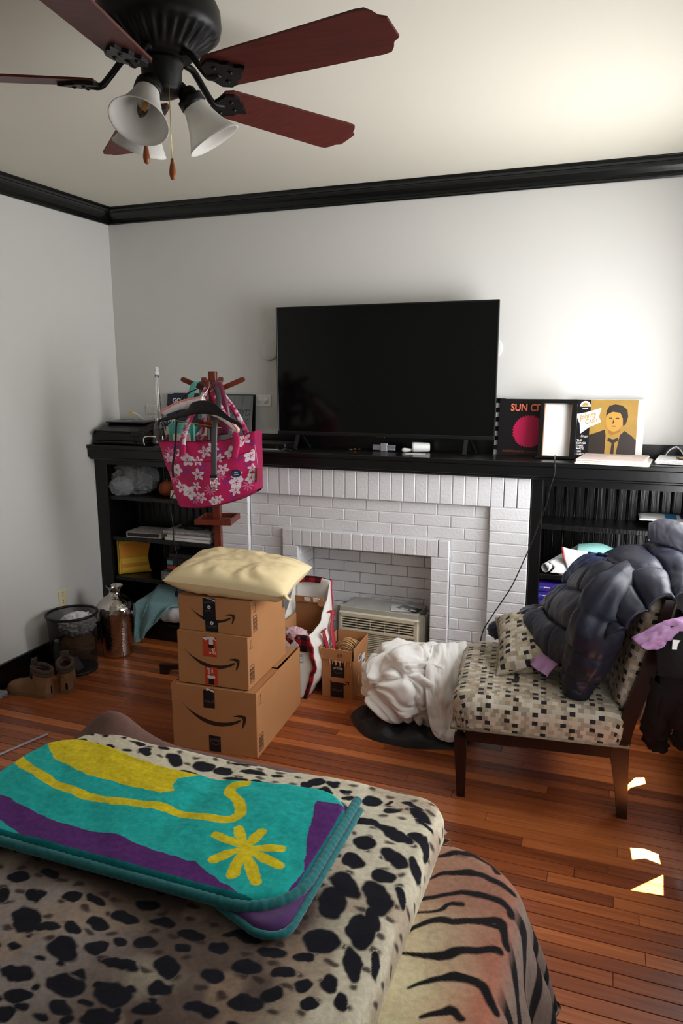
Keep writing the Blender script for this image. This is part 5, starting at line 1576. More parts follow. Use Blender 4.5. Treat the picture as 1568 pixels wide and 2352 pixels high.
obj('strap', grid_mesh('s', strap([Gg[37][9] + Vector((.0, -.01, -.02)), Gg[35][12] + Vector((.012, -.012, .0)), (1.765, -.655, .36), (1.785, -.64, .25)], .026, (.2, 1, .5), 10)), 'strap_red', sbag, solid=.003)
ib = thing('cardboard_box', 'small open box with white labels inside the plaid shopping bag', 'box', (1.6, -.55, .25))
obj('wall', B().box((1.53, -.505, .26), (1.70, -.501, .47), .001), 'cardboard_dark', ib); obj('wall', B().box((1.53, -.66, .26), (1.70, -.656, .34), .001), 'cardboard', ib)
obj('wall', B().box((1.698, -.66, .26), (1.702, -.501, .36), .001), 'cardboard', ib); obj('wall', B().box((1.53, -.66, .26), (1.534, -.501, .40), .001), 'cardboard', ib); obj('bottom', B().box((1.53, -.66, .24), (1.70, -.501, .262)), 'cardboard_dark', ib)
obj('flap', B().box((1.53, -.512, .47), (1.705, -.506, .508), .001, rx=.15), 'cardboard', ib)
obj('flap', B().prism(ngon(0, 0, .022, 16), 0, .004, frame((1.695, -.515, .478), (1, 0, 0), (0, 0, 1))), 'cardboard', ib)
obj('label', B().box((1.59, -.516, .482), (1.625, -.5125, .502), 0, rx=.15), 'paper_white', ib); obj('label', B().box((1.645, -.516, .478), (1.685, -.5125, .502), 0, rx=.15), 'paper_white', ib)
mat('pink_wrap', (236, 196, 204), rough=.25, alpha=.8)
o = obj('pink_wrapper', heap((1.61, -.70, .345), (.07, .04, .035), 50, 30, .3, 1.4, 3), 'pink_wrap'); tag(o, 'shiny pink plastic wrapper at the mouth of the plaid bag', 'wrapper')
o = obj('receipt', B().box((1.62, -.778, .285), (1.66, -.775, .33), 0, ry=.7), 'paper_white'); tag(o, 'white paper slip stuck on the plaid edge of the shopping bag', 'paper')

# ---------------------------------------------------------------- open box of wooden rings
t, M, F, Rr = carton('narrow open shipping box full of wooden rings by the air conditioner', (1.948, -.69), .18, .27, 0, .222, .02, False)
w, d, h, k = .18, .27, .222, .004
obj('front_wall', B().box((0, 0, 0), (w, k, h), .001, M=M), 'cardboard', t); obj('back_wall', B().box((0, d - k, 0), (w, d, h), .001, M=M), 'cardboard', t)
obj('side_wall', B().box((0, k, 0), (k, d - k, h), .001, M=M), 'cardboard', t); obj('side_wall', B().box((w - k, k, 0), (w, d - k, h), .001, M=M), 'cardboard', t)
obj('bottom', B().box((k, k, 0), (w - k, d - k, .005), M=M), 'cardboard', t)
obj('front_flap', B().box((-.003, -.006, h), (w - .004, -.002, h + .062), .001, M=M), 'cardboard', t)
obj('back_flap', B().box((0, d + .004, h), (w, d + .008, h + .075), .001, M=M), 'cardboard', t)
obj('side_flap', B().box((w + .0, 0.01, h), (w + .004, d, h + .07), .001, M=M), 'cardboard', t)
obj('side_flap', B().box((-.012, .0, h), (-.008, d, h + .07), .001, M=M), 'cardboard', t)
obj('inner_tape', B().box((w - .003, .03, h - .04), (w - .001, d - .03, h + .05), M=M), 'tape_black', t)
text('93', .030, F @ Matrix.Translation((.122, h + .018, .0065)) @ Matrix.Scale(-1, 4, (1, 0, 0)), 'print_brown', t)
decal('smile_print', swoosh(.03, .112, .13), 'print_brown', t, F)
tp = decal('black_tape', [rect(.055, .122, .132, .218)], 'tape_black', t, F, .001)
text('prime', .026, F @ Matrix.Translation((.064, .168, .0012)), 'print_white', tp, width=.056)
decal('tape_swoosh', swoosh(.066, .160, .054), 'print_grey', tp, F @ Matrix.Translation((0, 0, .001)), .0004)
decal('tape_edge', [[(.058, .218), (.128, .218), (.122, .208), (.115, .214), (.105, .206), (.092, .214), (.078, .207), (.07, .214)]], 'print_white', tp, F @ Matrix.Translation((0, 0, .001)), .0005)
tp = decal('black_tape', [rect(.05, .004, .127, .092)], 'tape_black', t, F, .001)
text('prime', .026, F @ Matrix.Translation((.118, .052, .0012)) @ Matrix.Rotation(PI, 4, 'Z'), 'print_grey', tp, width=.056)
decal('shipping_label', [rect(.10, .18, .145, .225), rect(.165, .06, .22, .20)], 'paper_white', t, Rr, .0008)
decal('label_print', [rect(.105, .19, .14, .215), rect(.172, .09, .19, .13), rect(.195, .07, .214, .12), rect(.175, .15, .212, .165)], 'print_grey', t, Rr @ Matrix.Translation((0, 0, .0008)), .0004)
decal('yellow_mark', [rect(.092, .055, .106, .105)], 'yellow_plastic', t, Rr, .0008)
mat('ring_wood', (206, 164, 116), rough=.6, rnd=.12, var=.08, vscale=20); mat('ring_white', (236, 234, 230), rough=.5)
rm = B().tube([(.046 * math.cos(a), .046 * math.sin(a), 0) for a in np.linspace(0, 2 * PI, 33)], .0046, 8, cap=False, flat=.7).mesh('wooden_ring'); rm.materials.append(MATS['ring_wood'])
rw = rm.copy(); rw.materials.clear(); rw.materials.append(MATS['ring_white'])
def ring(p, axis, lab, white=False):
    o = bpy.data.objects.new('wooden_ring', rw if white else rm); COL.objects.link(o)
    o.location = M @ Vector(p); o.rotation_euler = Vector(axis).to_track_quat('Z', 'Y').to_euler()
    tag(o, lab, 'ring', 'wooden rings in the open box' if not white else None)
ORD = ('first', 'second', 'third', 'fourth', 'fifth', 'sixth', 'seventh', 'eighth', 'ninth', 'tenth', 'eleventh', 'twelfth', 'thirteenth', 'fourteenth', 'fifteenth', 'sixteenth', 'seventeenth')
for q in range(15):
    ring((.022 + q * .0093, .045 + .004 * math.sin(q * 2.1), .212 + .004 * math.sin(q * 3.7)), (1, .25 + .12 * math.sin(q * 5.1), .05), 'white painted ring among the wooden rings in the front row of the box' if q == 10 else ORD[q] + ' ring from the left in the front row of the open box of wooden rings', q == 10)
for q in range(17):
    ring((.105 + .006 * math.sin(q * 1.7), .105 + q * .0088, .222 + .022 * math.sin(q * .22) + .002 * (q % 3)), (.18 * math.sin(q * 1.9) + .2, 1, .35), ORD[q] + ' ring from the front in the back pile of the open box of wooden rings')
for o in [o for o in bpy.data.objects if o.name.startswith('wooden_ring') and 'back pile' in o.get('label', '')]: o['group'] = 'wooden rings in the back pile'
for q in range(2): obj('ring_packing', B().box((.01, .02, .09 + .04 * q), (w - .01, d - .02, .12 + .04 * q), .004, M=M), 'cardboard_dark', t)

# ================================================================ window air conditioner in the opening
mat('ac_cream', (214, 206, 182), rough=.45, var=.03, vscale=6); mat('ac_grey', (176, 174, 164), rough=.5)
ac = thing('air_conditioner', 'cream window air conditioner standing in the fireplace opening', 'air conditioner', (1.96, -.18, .02))
Ma = Matrix.Translation((1.965, -.30, .018)) @ Matrix.Rotation(-.04, 4, 'Z')
AW, AH = .50, .375
obj('casing', B().box((-AW / 2 + .012, .03, 0), (AW / 2 - .012, .225, AH - .005), .004, M=Ma), 'ac_grey', ac)
obj('side_flange', B().box((AW / 2 - .006, .035, .0), (AW / 2 + .022, .055, AH - .01), .002, M=Ma).box((AW / 2 + .022, .03, .0), (AW / 2 + .030, .12, AH - .012), .002, M=Ma), 'ac_grey', ac)
obj('side_flange', B().box((-AW / 2 - .022, .035, .0), (-AW / 2 + .006, .055, AH - .004), .002, M=Ma).box((-AW / 2 - .030, .03, .0), (-AW / 2 - .022, .10, AH - .004), .002, M=Ma), 'ac_grey', ac)
fb = B()
fb.box((-AW / 2, 0, 0), (-AW / 2 + .022, .04, AH - .035), .006, M=Ma).box((AW / 2 - .028, 0, 0), (AW / 2, .04, AH - .035), .006, M=Ma)
fb.box((-AW / 2, .0, AH - .062), (AW / 2, .04, AH - .03), .006, M=Ma).box((-AW / 2, 0, 0), (AW / 2, .04, .035), .006, M=Ma)
obj('front_frame', fb, 'ac_cream', ac)
obj('top_rail', B().box((-AW / 2 + .004, .012, AH - .034), (AW / 2 - .004, .05, AH), .003, M=Ma), 'ac_grey', ac)
obj('grille_backing', B().box((-AW / 2 + .02, .020, .03), (AW / 2 - .026, .034, AH - .05), M=Ma), 'print_black', ac)
zt = AH - .066
for i in range(5):
    z = zt - .004 - i * .0155
    obj('louvre', B().box((-AW / 2 + .022, .002, z - .0035), (AW / 2 - .028, .020, z + .0015), .001, M=Ma), 'ac_cream', ac)
for i in range(6):
    x = -AW / 2 + .022 + i * (AW - .05) / 5
    obj('divider', B().box((x - .0018, .003, zt - .072), (x + .0018, .022, zt), M=Ma), 'ac_cream', ac)
obj('mid_rail', B().box((-AW / 2 + .02, .0, zt - .085), (AW / 2 - .026, .03, zt - .068), .003, M=Ma), 'ac_cream', ac)
n = 16
for i in range(n):
    z = .040 + i * (zt - .092 - .040) / (n - 1)
    obj('slat', B().box((-AW / 2 + .022, .004, z - .0046), (AW / 2 - .028, .022, z + .0030), .0012, M=Ma, rx=0), 'ac_cream', ac)
ps = B().grid(lambda u, v: Ma @ Vector((-.20 + .42 * u, .02 + .19 * v, AH + .004 + .028 * max(0, math.sin(PI * u) ** .7 * math.sin(PI * v)) * (1 + .9 * fbm(u * 4, v * 3, 8)) + .012 * max(0, fbm(u * 8, v * 6, 4)))), 60, 30)
o = obj('plastic_sheet', ps, 'clear_bag'); tag(o, 'crumpled plastic sheet draped on top of the air conditioner', 'plastic sheet')
o = obj('paper_leaflet', B().box((.06, .03, AH + .004), (.20, .15, AH + .007), .0005, M=Ma, rot=.3), 'paper_white'); tag(o, 'white leaflet lying on top of the air conditioner', 'leaflet')
dk = obj('dark_leaflet', B().box((.10, .05, AH + .008), (.24, .12, AH + .010), .0005, M=Ma, rot=-.35), 'print_black'); tag(dk, 'black and white leaflet at the right end on the air conditioner', 'leaflet')
decal('white_print', [rect(.0, 0, .05, .02), rect(.06, .01, .1, .03)], 'print_white', dk, Ma @ Matrix.Translation((.12, .065, AH + .0102)) @ Matrix.Rotation(-.35, 4, 'Z'), .0004)
SPOTS = [[1.772,-2.326,0.023,0.008,0.014,-0.021],[1.733,-2.287,0.014,0.005,0.007,-0.011],[1.821,-2.277,0.025,0.001,0.008,-0.015],[1.893,-2.333,0.032,0.001,0.015,-0.029],[2.074,-2.33,0.034,0.007,0.011,-0.022],[2.175,-2.308,0.044,0.004,0.006,-0.015],[2.26,-2.3,0.024,0.002,0.004,-0.012],[2.122,-2.27,0.042,0.002,0.005,-0.01],[2.393,-2.302,0.023,0.008,0.007,-0.02],[2.369,-2.329,0.017,0.007,0.008,-0.018],[2.43,-2.346,0.025,0.009,0.009,-0.022],[2.446,-2.301,0.029,0.002,0.004,-0.015],[2.496,-2.317,0.017,0.006,0.004,-0.01],[2.511,-2.345,0.019,0.007,0.004,-0.011],[2.583,-2.335,0.026,0.001,0.004,-0.023],[2.635,-2.325,0.012,0.016,0.004,-0.007],[2.655,-2.365,0.021,0.008,0.006,-0.017],[2.707,-2.323,0.035,-0.013,0.0,-0.012],[2.734,-2.359,0.039,-0.015,0.0,-0.017],[2.76,-2.395,0.029,-0.014,-0.001,-0.01],[2.504,-2.404,0.027,0.002,0.004,-0.014],[2.598,-2.439,0.047,0.003,0.004,-0.018],[2.694,-2.469,0.063,-0.02,0.001,-0.022],[2.761,-2.465,0.028,-0.017,-0.003,-0.018],[2.63,-2.533,0.033,-0.002,0.004,-0.028],[2.722,-2.565,0.038,-0.016,-0.002,-0.028],[2.618,-2.609,0.03,-0.005,0.003,-0.031],[2.717,-2.64,0.03,-0.002,0.003,-0.025],[2.636,-2.705,0.042,-0.02,-0.004,-0.038],[2.625,-2.775,0.034,-0.004,0.006,-0.049],[2.721,-2.718,0.019,0.024,0.036,-0.049],[2.777,-2.703,0.01,0.011,0.018,-0.031],[2.737,-2.796,0.013,0.013,0.024,-0.037],[2.723,-2.84,0.027,0.018,0.024,-0.049],[2.645,-2.897,0.04,0.005,0.008,-0.033],[2.733,-2.936,0.015,0.012,0.027,-0.044],[2.781,-2.918,0.012,0.004,0.008,-0.027],[2.782,-2.581,0.013,0.011,0.019,-0.039],[2.791,-2.488,0.011,0.007,0.015,-0.04],[1.974,-3.079,0.03,0.011,0.033,-0.036],[2.122,-3.128,0.034,0.012,0.026,-0.03],[2.191,-3.199,0.035,0.012,0.021,-0.024],[2.185,-3.092,0.02,0.007,0.012,-0.015],[2.268,-3.114,0.042,0.01,0.008,-0.012],[2.294,-3.178,0.038,0.014,0.021,-0.028],[2.36,-3.085,0.027,0.01,0.014,-0.02],[2.379,-3.135,0.026,0.01,0.013,-0.018],[2.073,-3.21,0.037,0.013,0.016,-0.017],[2.115,-3.254,0.027,0.01,0.012,-0.013],[2.217,-3.251,0.027,0.01,0.015,-0.016],[2.304,-3.237,0.038,0.014,0.013,-0.017],[2.387,-3.193,0.026,0.01,0.011,-0.015],[2.491,-3.151,0.036,0.006,0.005,-0.012],[2.566,-3.105,0.037,0.013,0.009,-0.017],[2.271,-3.038,0.02,0.008,0.012,-0.016],[2.221,-3.056,0.016,0.006,0.009,-0.012],[1.857,-3.033,0.017,0.006,0.018,-0.018],[2.039,-3.085,0.029,0.011,0.011,-0.012],[2.096,-3.064,0.02,0.007,0.013,-0.014],[2.142,-3.027,0.02,0.007,0.012,-0.016],[1.932,-3.005,0.024,0.008,0.015,-0.017],[2.028,-2.982,0.023,0.003,0.009,-0.014],[2.088,-2.97,0.024,0.003,0.01,-0.015],[1.843,-2.97,0.025,0.009,0.016,-0.017],[1.913,-2.933,0.025,0.003,0.011,-0.016],[2.186,-2.987,0.033,0.005,0.009,-0.016],[2.276,-2.964,0.028,0.007,0.009,-0.014],[2.359,-2.982,0.031,0.007,0.008,-0.014],[2.438,-2.999,0.025,0.009,0.009,-0.015],[2.478,-2.948,0.041,0.005,0.004,-0.013],[2.559,-2.964,0.036,0.008,0.006,-0.014],[2.523,-3.021,0.03,0.011,0.008,-0.016],[2.601,-3.009,0.027,0.01,0.008,-0.016],[2.63,-2.947,0.018,0.006,0.006,-0.014],[2.463,-3.068,0.026,0.01,0.009,-0.015],[2.658,-3.029,0.02,0.007,0.007,-0.017],[2.609,-3.07,0.023,0.008,0.007,-0.015],[2.707,-3.003,0.018,0.006,0.01,-0.024],[2.689,-3.071,0.019,0.007,0.006,-0.016],[2.748,-3.042,0.013,0.008,0.013,-0.024],[2.203,-2.928,0.025,0.005,0.008,-0.013],[2.122,-3.293,0.017,0.006,0.016,-0.016],[2.364,-3.027,0.019,0.007,0.008,-0.012],[2.001,-2.327,0.035,0.006,0.012,-0.023],[1.983,-2.387,0.041,0.002,0.009,-0.019],[2.143,-2.37,0.04,0.005,0.007,-0.015],[2.232,-2.361,0.038,0.004,0.006,-0.015],[2.32,-2.376,0.028,0.003,0.006,-0.016],[2.419,-2.403,0.027,0.003,0.005,-0.016]]
YB = [[1.514,-2.401],[1.611,-2.408],[1.79,-2.474],[1.908,-2.468],[2.044,-2.473],[2.019,-2.508],[2.027,-2.54],[2.047,-2.565],[2.019,-2.594],[1.866,-2.59],[1.756,-2.587],[1.596,-2.544]]
YS = [[1.555,-2.615],[1.637,-2.642],[1.76,-2.67],[1.892,-2.678],[2.072,-2.651],[2.185,-2.649],[2.261,-2.636],[2.283,-2.599],[2.252,-2.547],[2.205,-2.513],[2.192,-2.48],[2.224,-2.451]]
PB = [[1.508,-2.753],[1.63,-2.765],[1.78,-2.801],[1.901,-2.813],[2.026,-2.802],[2.149,-2.821],[2.274,-2.825],[2.404,-2.879],[2.479,-2.904],[2.5,-2.901],[2.533,-2.858],[2.544,-2.761],[2.5,-2.629],[2.464,-2.478],[2.546,-2.468],[2.567,-2.605],[2.579,-2.702],[2.576,-2.778],[2.556,-2.876],[2.509,-2.934],[2.481,-2.952],[2.381,-2.95],[2.287,-2.927],[2.179,-2.95],[2.059,-2.961],[1.885,-2.917],[1.68,-2.859],[1.575,-2.839]]
FL = [[2.272,-2.712],[2.312,-2.664],[2.378,-2.654],[2.455,-2.698],[2.481,-2.764],[2.453,-2.836],[2.388,-2.835],[2.316,-2.803]]
FC = [2.365,-2.728]
TS = [[[2.785,-2.355],[2.832,-2.343]],[[2.785,-2.417],[2.866,-2.371],[2.95,-2.385],[2.974,-2.418]],[[2.787,-2.507],[2.876,-2.459],[2.968,-2.461],[3.028,-2.488]],[[2.764,-2.621],[2.868,-2.546],[2.966,-2.529],[3.019,-2.556],[3.028,-2.579]],[[2.766,-2.661],[2.857,-2.615],[2.876,-2.585],[2.909,-2.578]],[[2.775,-2.747],[2.843,-2.66],[2.912,-2.639],[3.002,-2.61],[3.035,-2.676]],[[2.798,-2.786],[2.858,-2.771],[2.901,-2.756],[2.935,-2.728],[3.015,-2.699]],[[2.844,-2.871],[2.904,-2.821],[2.95,-2.807],[3.0,-2.814],[3.034,-2.861]],[[2.889,-2.939],[2.941,-2.895],[2.97,-2.91]],[[2.898,-2.631],[2.945,-2.622],[2.993,-2.626],[3.011,-2.628]]]
# ================================================================ chair
mat('beige_piping', (142, 128, 108), rough=.85, var=.2, vscale=60)
def unroll(a, b_, rect_, rc, re, top, maxr, crown=0.):
    """point of a cloth lying flat over a soft-edged block: (a, b_) flat coordinates -> world"""
    x0, y0, x1, y1 = rect_
    x0 += rc + re; y0 += rc + re; x1 -= rc + re; y1 -= rc + re
    ix = min(max(a, x0), x1); iy = min(max(b_, y0), y1)
    dx, dy = a - ix, b_ - iy
    r = math.hypot(dx, dy)
    z = top
    if crown:
        z += crown * (1 - ((ix - (x0 + x1) / 2) / ((x1 - x0) / 2 + rc)) ** 2) * (1 - ((iy - (y0 + y1) / 2) / ((y1 - y0) / 2 + rc)) ** 2)
    if r < 1e-9: return Vector((ix, iy, z)), 0.
    r_ = min(r, maxr)
    if r_ <= rc:
        o_ = r_; zz = z
    else:
        s = r_ - rc
        if s < re * PI / 2:
            an = s / re; o_ = rc + re * math.sin(an); zz = z - re * (1 - math.cos(an))
        else:
            o_ = rc + re; zz = z - re - (s - re * PI / 2)
    return Vector((ix + dx / r * o_, iy + dy / r * o_, zz)), r_
def block(rect_, rc, re, top, bottom, n=40, crown=0., bulge=0., wob=None):
    x0, y0, x1, y1 = rect_
    drop = top - bottom
    maxr = rc + re * PI / 2 + max(0, drop - re)
    ex = maxr - rc - re
    vs = []; uv = []
    A = np.linspace(x0 - ex - .0, x1 + ex, n); Bv = np.linspace(y0 - ex, y1 + ex, n)
    for b_ in Bv:
        for a in A:
            p, r = unroll(a, b_, rect_, rc, re, top, maxr, crown)
            if bulge and r > rc:
                k = math.sin(PI * min(1, (r - rc) / (maxr - rc)))
                cx, cy = (x0 + x1) / 2, (y0 + y1) / 2
                d = Vector((p.x - cx, p.y - cy, 0))
                if abs(d.x) / (x1 - x0) > abs(d.y) / (y1 - y0): p.x += math.copysign(bulge * k, d.x)
                else: p.y += math.copysign(bulge * k, d.y)
            if wob: p = wob(p, a, b_)
            vs.append(p); uv.append((a, b_))
    fs = []
    for j in range(n - 1):
        for i in range(n - 1):
            fs.append((j * n + i, j * n + i + 1, (j + 1) * n + i + 1, (j + 1) * n + i))
    return vs, fs, uv
MC = Matrix.Translation((2.96, -1.05, 0)) @ Matrix.Rotation(.105, 4, 'Z')
ch = thing('accent_chair', 'armless accent chair in checkered beige upholstery with dark walnut legs', 'chair', (2.96, -1.05, 0))
for sy in (-1, 1):
    y = sy * .315
    fl_ = B()
    for z0, z1, w0, w1 in ((0, .275, .017, .026),):
        vs = []
        for z, w in ((z0, w0), (z1, w1)):
            cx = -.318 + (.27 - z) * .03
            vs += [MC @ Vector((cx + sx * w, y + q * w, z)) for sx, q in ((-1, -1), (1, -1), (1, 1), (-1, 1))]
        fl_.add(vs, [(3, 2, 1, 0), (4, 5, 6, 7), (0, 1, 5, 4), (1, 2, 6, 5), (2, 3, 7, 6), (3, 0, 4, 7)])
    obj('front_leg', fl_, 'dark_walnut', ch)
    prof_b = [(.318, 0), (.305, .10), (.288, .20), (.276, .27), (.278, .33), (.30, .42), (.352, .60), (.402, .80), (.432, .93)]
    prof_f = [(.355, 0), (.352, .08), (.348, .18), (.345, .28), (.350, .36), (.372, .46), (.412, .60), (.446, .78), (.462, .93)]
    ps_ = spline([(a, b_, 0) for a, b_ in prof_b], 3); pf_ = spline([(a, b_, 0) for a, b_ in prof_f], 3)
    poly = [(p.x, p.y) for p in ps_] + [(p.x, p.y) for p in pf_[::-1]]
    Mx = MC @ Matrix.Translation((0, y, 0)) @ Matrix.Rotation(PI / 2, 4, 'X')
    obj('back_leg', B().prism(poly, -.018, .018, Mx), 'dark_walnut', ch)
    obj('side_rail', B().box((-.30, y - .012, .255), (.29, y + .012, .335), .002, M=MC), 'dark_walnut', ch)
obj('front_rail', B().box((-.335, -.30, .255), (-.31, .30, .335), .002, M=MC), 'dark_walnut', ch)
obj('rear_rail', B().box((.28, -.30, .255), (.305, .30, .335), .002, M=MC), 'dark_walnut', ch)
v, f, uv = block((-.352, -.345, .345, .345), .03, .055, .462, .318, 46, .022, .010, lambda p, a, b_: p + Vector((0, 0, .004 * fbm(a * 5, b_ * 5, 2) + .022 * (p.x + .35) * .6 * 0)))
v = [MC @ p for p in v]
obj('seat', new_mesh('seat', v, f, True, uv), 'checker_upholstery', ch)
pts = [MC @ Vector(p) for p in ((-.355, -.348, .32), (.34, -.348, .32), (.34, .348, .32), (-.355, .348, .32), (-.355, -.348, .32))]
obj('piping', B().tube(pts, .006, 8), 'beige_piping', ch)
up_ = Vector((.105, 0, .53)).normalized(); rt = Vector((0, -1, 0)); nrm = rt.cross(up_)
MB_ = MC @ frame((.335, 0, .43), rt, up_)          # x across, y up the back, z towards the sitter
v, f, uv = block((-.30, .0, .30, .50), .03, .04, .055, -.045, 44, .02, .006)
v = [MB_ @ p for p in v]
obj('backrest', new_mesh('backrest', v, f, True, [(a + 2.1, b_) for a, b_ in uv]), 'checker_upholstery', ch)
obj('back_panel', B().box((-.296, .004, -.052), (.296, .494, -.044), .003, M=MB_), 'beige_piping', ch)
obj('piping', B().tube([MB_ @ Vector(p) for p in ((-.30, .0, -.045), (-.30, .49, -.045), (.30, .49, -.045), (.30, .0, -.045))], .005, 8), 'beige_piping', ch)
# throw pillow leaning at the far side of the seat
xa = Vector((.90, .05, .28)).normalized(); ya = Vector((.0, .93, .34)); ya = (ya - xa * ya.dot(xa)).normalized()
tpw = thing('throw_pillow', 'square throw pillow in the chair fabric leaning under the jacket', 'pillow', (2.99, -.99, .66))
Mt = frame((2.955, -.985, .598), xa, ya)
v, f, uv = cushion(.42, .42, .135, 44, .09, .012, 8.1, .5)
obj('pillow_cover', new_mesh('tp', [Mt @ p for p in v], f, True, [(a + 4, b_) for a, b_ in uv]), 'checker_upholstery', tpw)
obj('piping', B().tube([Mt @ Vector((x * .212 * (1 - .09 * math.cos(y * PI / 2)), y * .212 * (1 - .09 * math.cos(x * PI / 2)), 0)) for x, y in [(math.copysign(min(1, abs(1.5 * math.cos(t))), math.cos(t)), math.copysign(min(1, abs(1.5 * math.sin(t))), math.sin(t))) for t in np.linspace(0, 2 * PI, 50)]], .0045, 6), 'beige_piping', tpw)

# ---------------------------------------------------------------- clothes on the chair
mat('navy_nylon', (23, 26, 42), rough=.46, var=.10, vscale=14, bump=.10, bscale=55)
mat('navy_blue_nylon', (32, 44, 80), rough=.42, var=.10, vscale=14, bump=.12, bscale=55)
mat('lilac_cotton', (176, 134, 176), rough=.85, var=.06); mat('black_wool', (17, 16, 18), rough=.9, bump=.3, bscale=160, var=.1)
mat('charcoal_nylon', (44, 44, 52), rough=.45, var=.08)
jk = thing('puffer_jacket', 'dark navy quilted puffer jacket thrown over the chair back', 'jacket', (3.2, -1.05, .5))
def puff(G, nu_cells, nv_cells, amp, seed, wr=.006, off=0, sg=-1):
    N_ = normals(G); nv = len(G); nu = len(G[0])
    out = []
    for j in range(nv):
        row = []
        for i in range(nu):
            u = i / (nu - 1); v = j / (nv - 1)
            vv = v * nv_cells + .16 * fbm(u * 2.2 + 9, v * 2.2, seed, 2)
            k = math.floor(vv)
            uu = u * nu_cells + .5 * (k % 2) + .12 * fbm(u * 2.2, v * 2.2, seed, 2)
            q = min(1, 3.2 * abs(math.sin(PI * vv))) ** .55 * min(1, 5 * abs(math.sin(PI * uu))) ** .4 if nu_cells else min(1, 3.2 * abs(math.sin(PI * vv))) ** .55
            q2 = abs(math.sin(PI * vv)) ** .8
            # short creases running away from the seams
            w_ = wr * .45 * (1.3 - q2) * math.sin(u * 34 + 7 * nz(u * 5, v * 7, seed) + 2 * k) + wr * 1.2 * fbm(u * 6, v * 8, seed + 4, 3)
            row.append(G[j][i] + N_[j][i] * sg * (amp * (.45 * q + .55 * q2) - amp * .4 + w_ + off))
        out.append(row)
    return out
ctl = [[(3.50, -.66, .74), (3.52, -.82, .74), (3.55, -1.0, .76), (3.56, -1.18, .78), (3.55, -1.34, .80)],
       [(3.44, -.66, .95), (3.48, -.82, .98), (3.51, -1.0, 1.0), (3.52, -1.18, 1.0), (3.50, -1.36, .95)],
       [(3.34, -.68, .96), (3.36, -.84, 1.01), (3.37, -1.0, 1.04), (3.42, -1.2, 1.015), (3.44, -1.40, .96)],
       [(3.18, -.72, .88), (3.18, -.86, .94), (3.20, -1.0, .975), (3.27, -1.22, 1.0), (3.36, -1.42, .91)],
       [(3.03, -.76, .755), (3.035, -.88, .81), (3.07, -1.04, .845), (3.16, -1.25, .89), (3.28, -1.43, .83)],
       [(2.925, -.78, .675), (2.95, -.92, .70), (3.0, -1.08, .705), (3.09, -1.24, .73), (3.22, -1.39, .75)],
       [(2.835, -.81, .645), (2.87, -.96, .645), (2.95, -1.12, .60), (3.06, -1.24, .585), (3.16, -1.35, .66)]]
Gj = surf(ctl, 130, 150)
Gj = puff(Gj, 2.5, 6.0, .040, 3.1)
obj('jacket_body', grid_mesh('jacket', Gj), 'navy_nylon', jk, solid=.012)
# bluer front placket panel: a second quilted layer
ctl = [[(3.13, -.83, .96), (3.18, -.92, .985), (3.24, -1.0, .995)], [(3.06, -.86, .86), (3.12, -.95, .905), (3.19, -1.04, .92)], [(3.0, -.89, .77), (3.06, -.99, .80), (3.13, -1.10, .81)], [(2.955, -.92, .71), (3.01, -1.03, .72), (3.08, -1.14, .72)]]
obj('front_panel', grid_mesh('panel', puff(surf(ctl, 50, 70), 0, 2.0, .035, 5.5, .005, .010)), 'navy_blue_nylon', jk, solid=.01)
def sleeve_tube(pts, r, seed, cells, mat_, nm='sleeve', nu=40, nv=90, cuff=None):
    P = [ _samp(spline(pts, 10), t) for t in np.linspace(0, 1, nv)]
    rr = np.interp(np.linspace(0, 1, nv), np.linspace(0, 1, len(r)), r)
    up = None; G = []
    for j, p in enumerate(P):
        t = (P[min(j + 1, nv - 1)] - P[max(j - 1, 0)]).normalized()
        if up is None: up = t.orthogonal().normalized()
        up = (up - t * up.dot(t)).normalized(); sd = t.cross(up)
        v = j / (nv - 1)
        row = []
        q = abs(math.sin(PI * (v * cells + .15 * nz(v * 3, seed)))) ** .5
        for i in range(nu):
            a = 2 * PI * i / nu
            k = rr[j] * (.84 + .16 * q) + .014 * fbm(math.cos(a) * 2.5, math.sin(a) * 2.5, v * 7 + seed, 3)
            row.append(p + sd * (math.cos(a) * k * 1.05) + up * (math.sin(a) * k * .85))
        G.append(row)
    b = B().grid(lambda u, v: Vector((0, 0, 0)), 2, 2)
    me = grid_mesh(nm, G, closed=True)
    return obj(nm, me, mat_, jk if cuff is None else cuff), G
sl, Gs = sleeve_tube([(3.38, -1.08, .93), (3.265, -1.27, .93), (3.195, -1.34, .82), (3.17, -1.33, .69), (3.14, -1.29, .58), (3.125, -1.27, .505)], [.09, .10, .10, .092, .078, .064], 2.2, 5, 'navy_nylon')
obj('cuff', B().tube([(3.128, -1.272, .525), (3.122, -1.268, .475)], [.062, .056], 24), 'navy_nylon', sl)
# hood
ctl = [[(3.36, -1.02, 1.085), (3.42, -1.04, 1.075), (3.50, -1.07, 1.06), (3.58, -1.10, 1.01)], [(3.365, -.98, 1.13), (3.42, -.99, 1.14), (3.50, -1.02, 1.12), (3.585, -1.06, 1.06)], [(3.375, -.93, 1.12), (3.43, -.93, 1.145), (3.50, -.96, 1.125), (3.58, -1.0, 1.07)], [(3.38, -.90, 1.04), (3.43, -.89, 1.05), (3.50, -.9, 1.04), (3.57, -.94, 1.0)]]
obj('hood', grid_mesh('hood', puff(surf(ctl, 50, 40), 0, 1, .020, 7.7, .002, 0, 1)), 'charcoal_nylon', jk, solid=.008)
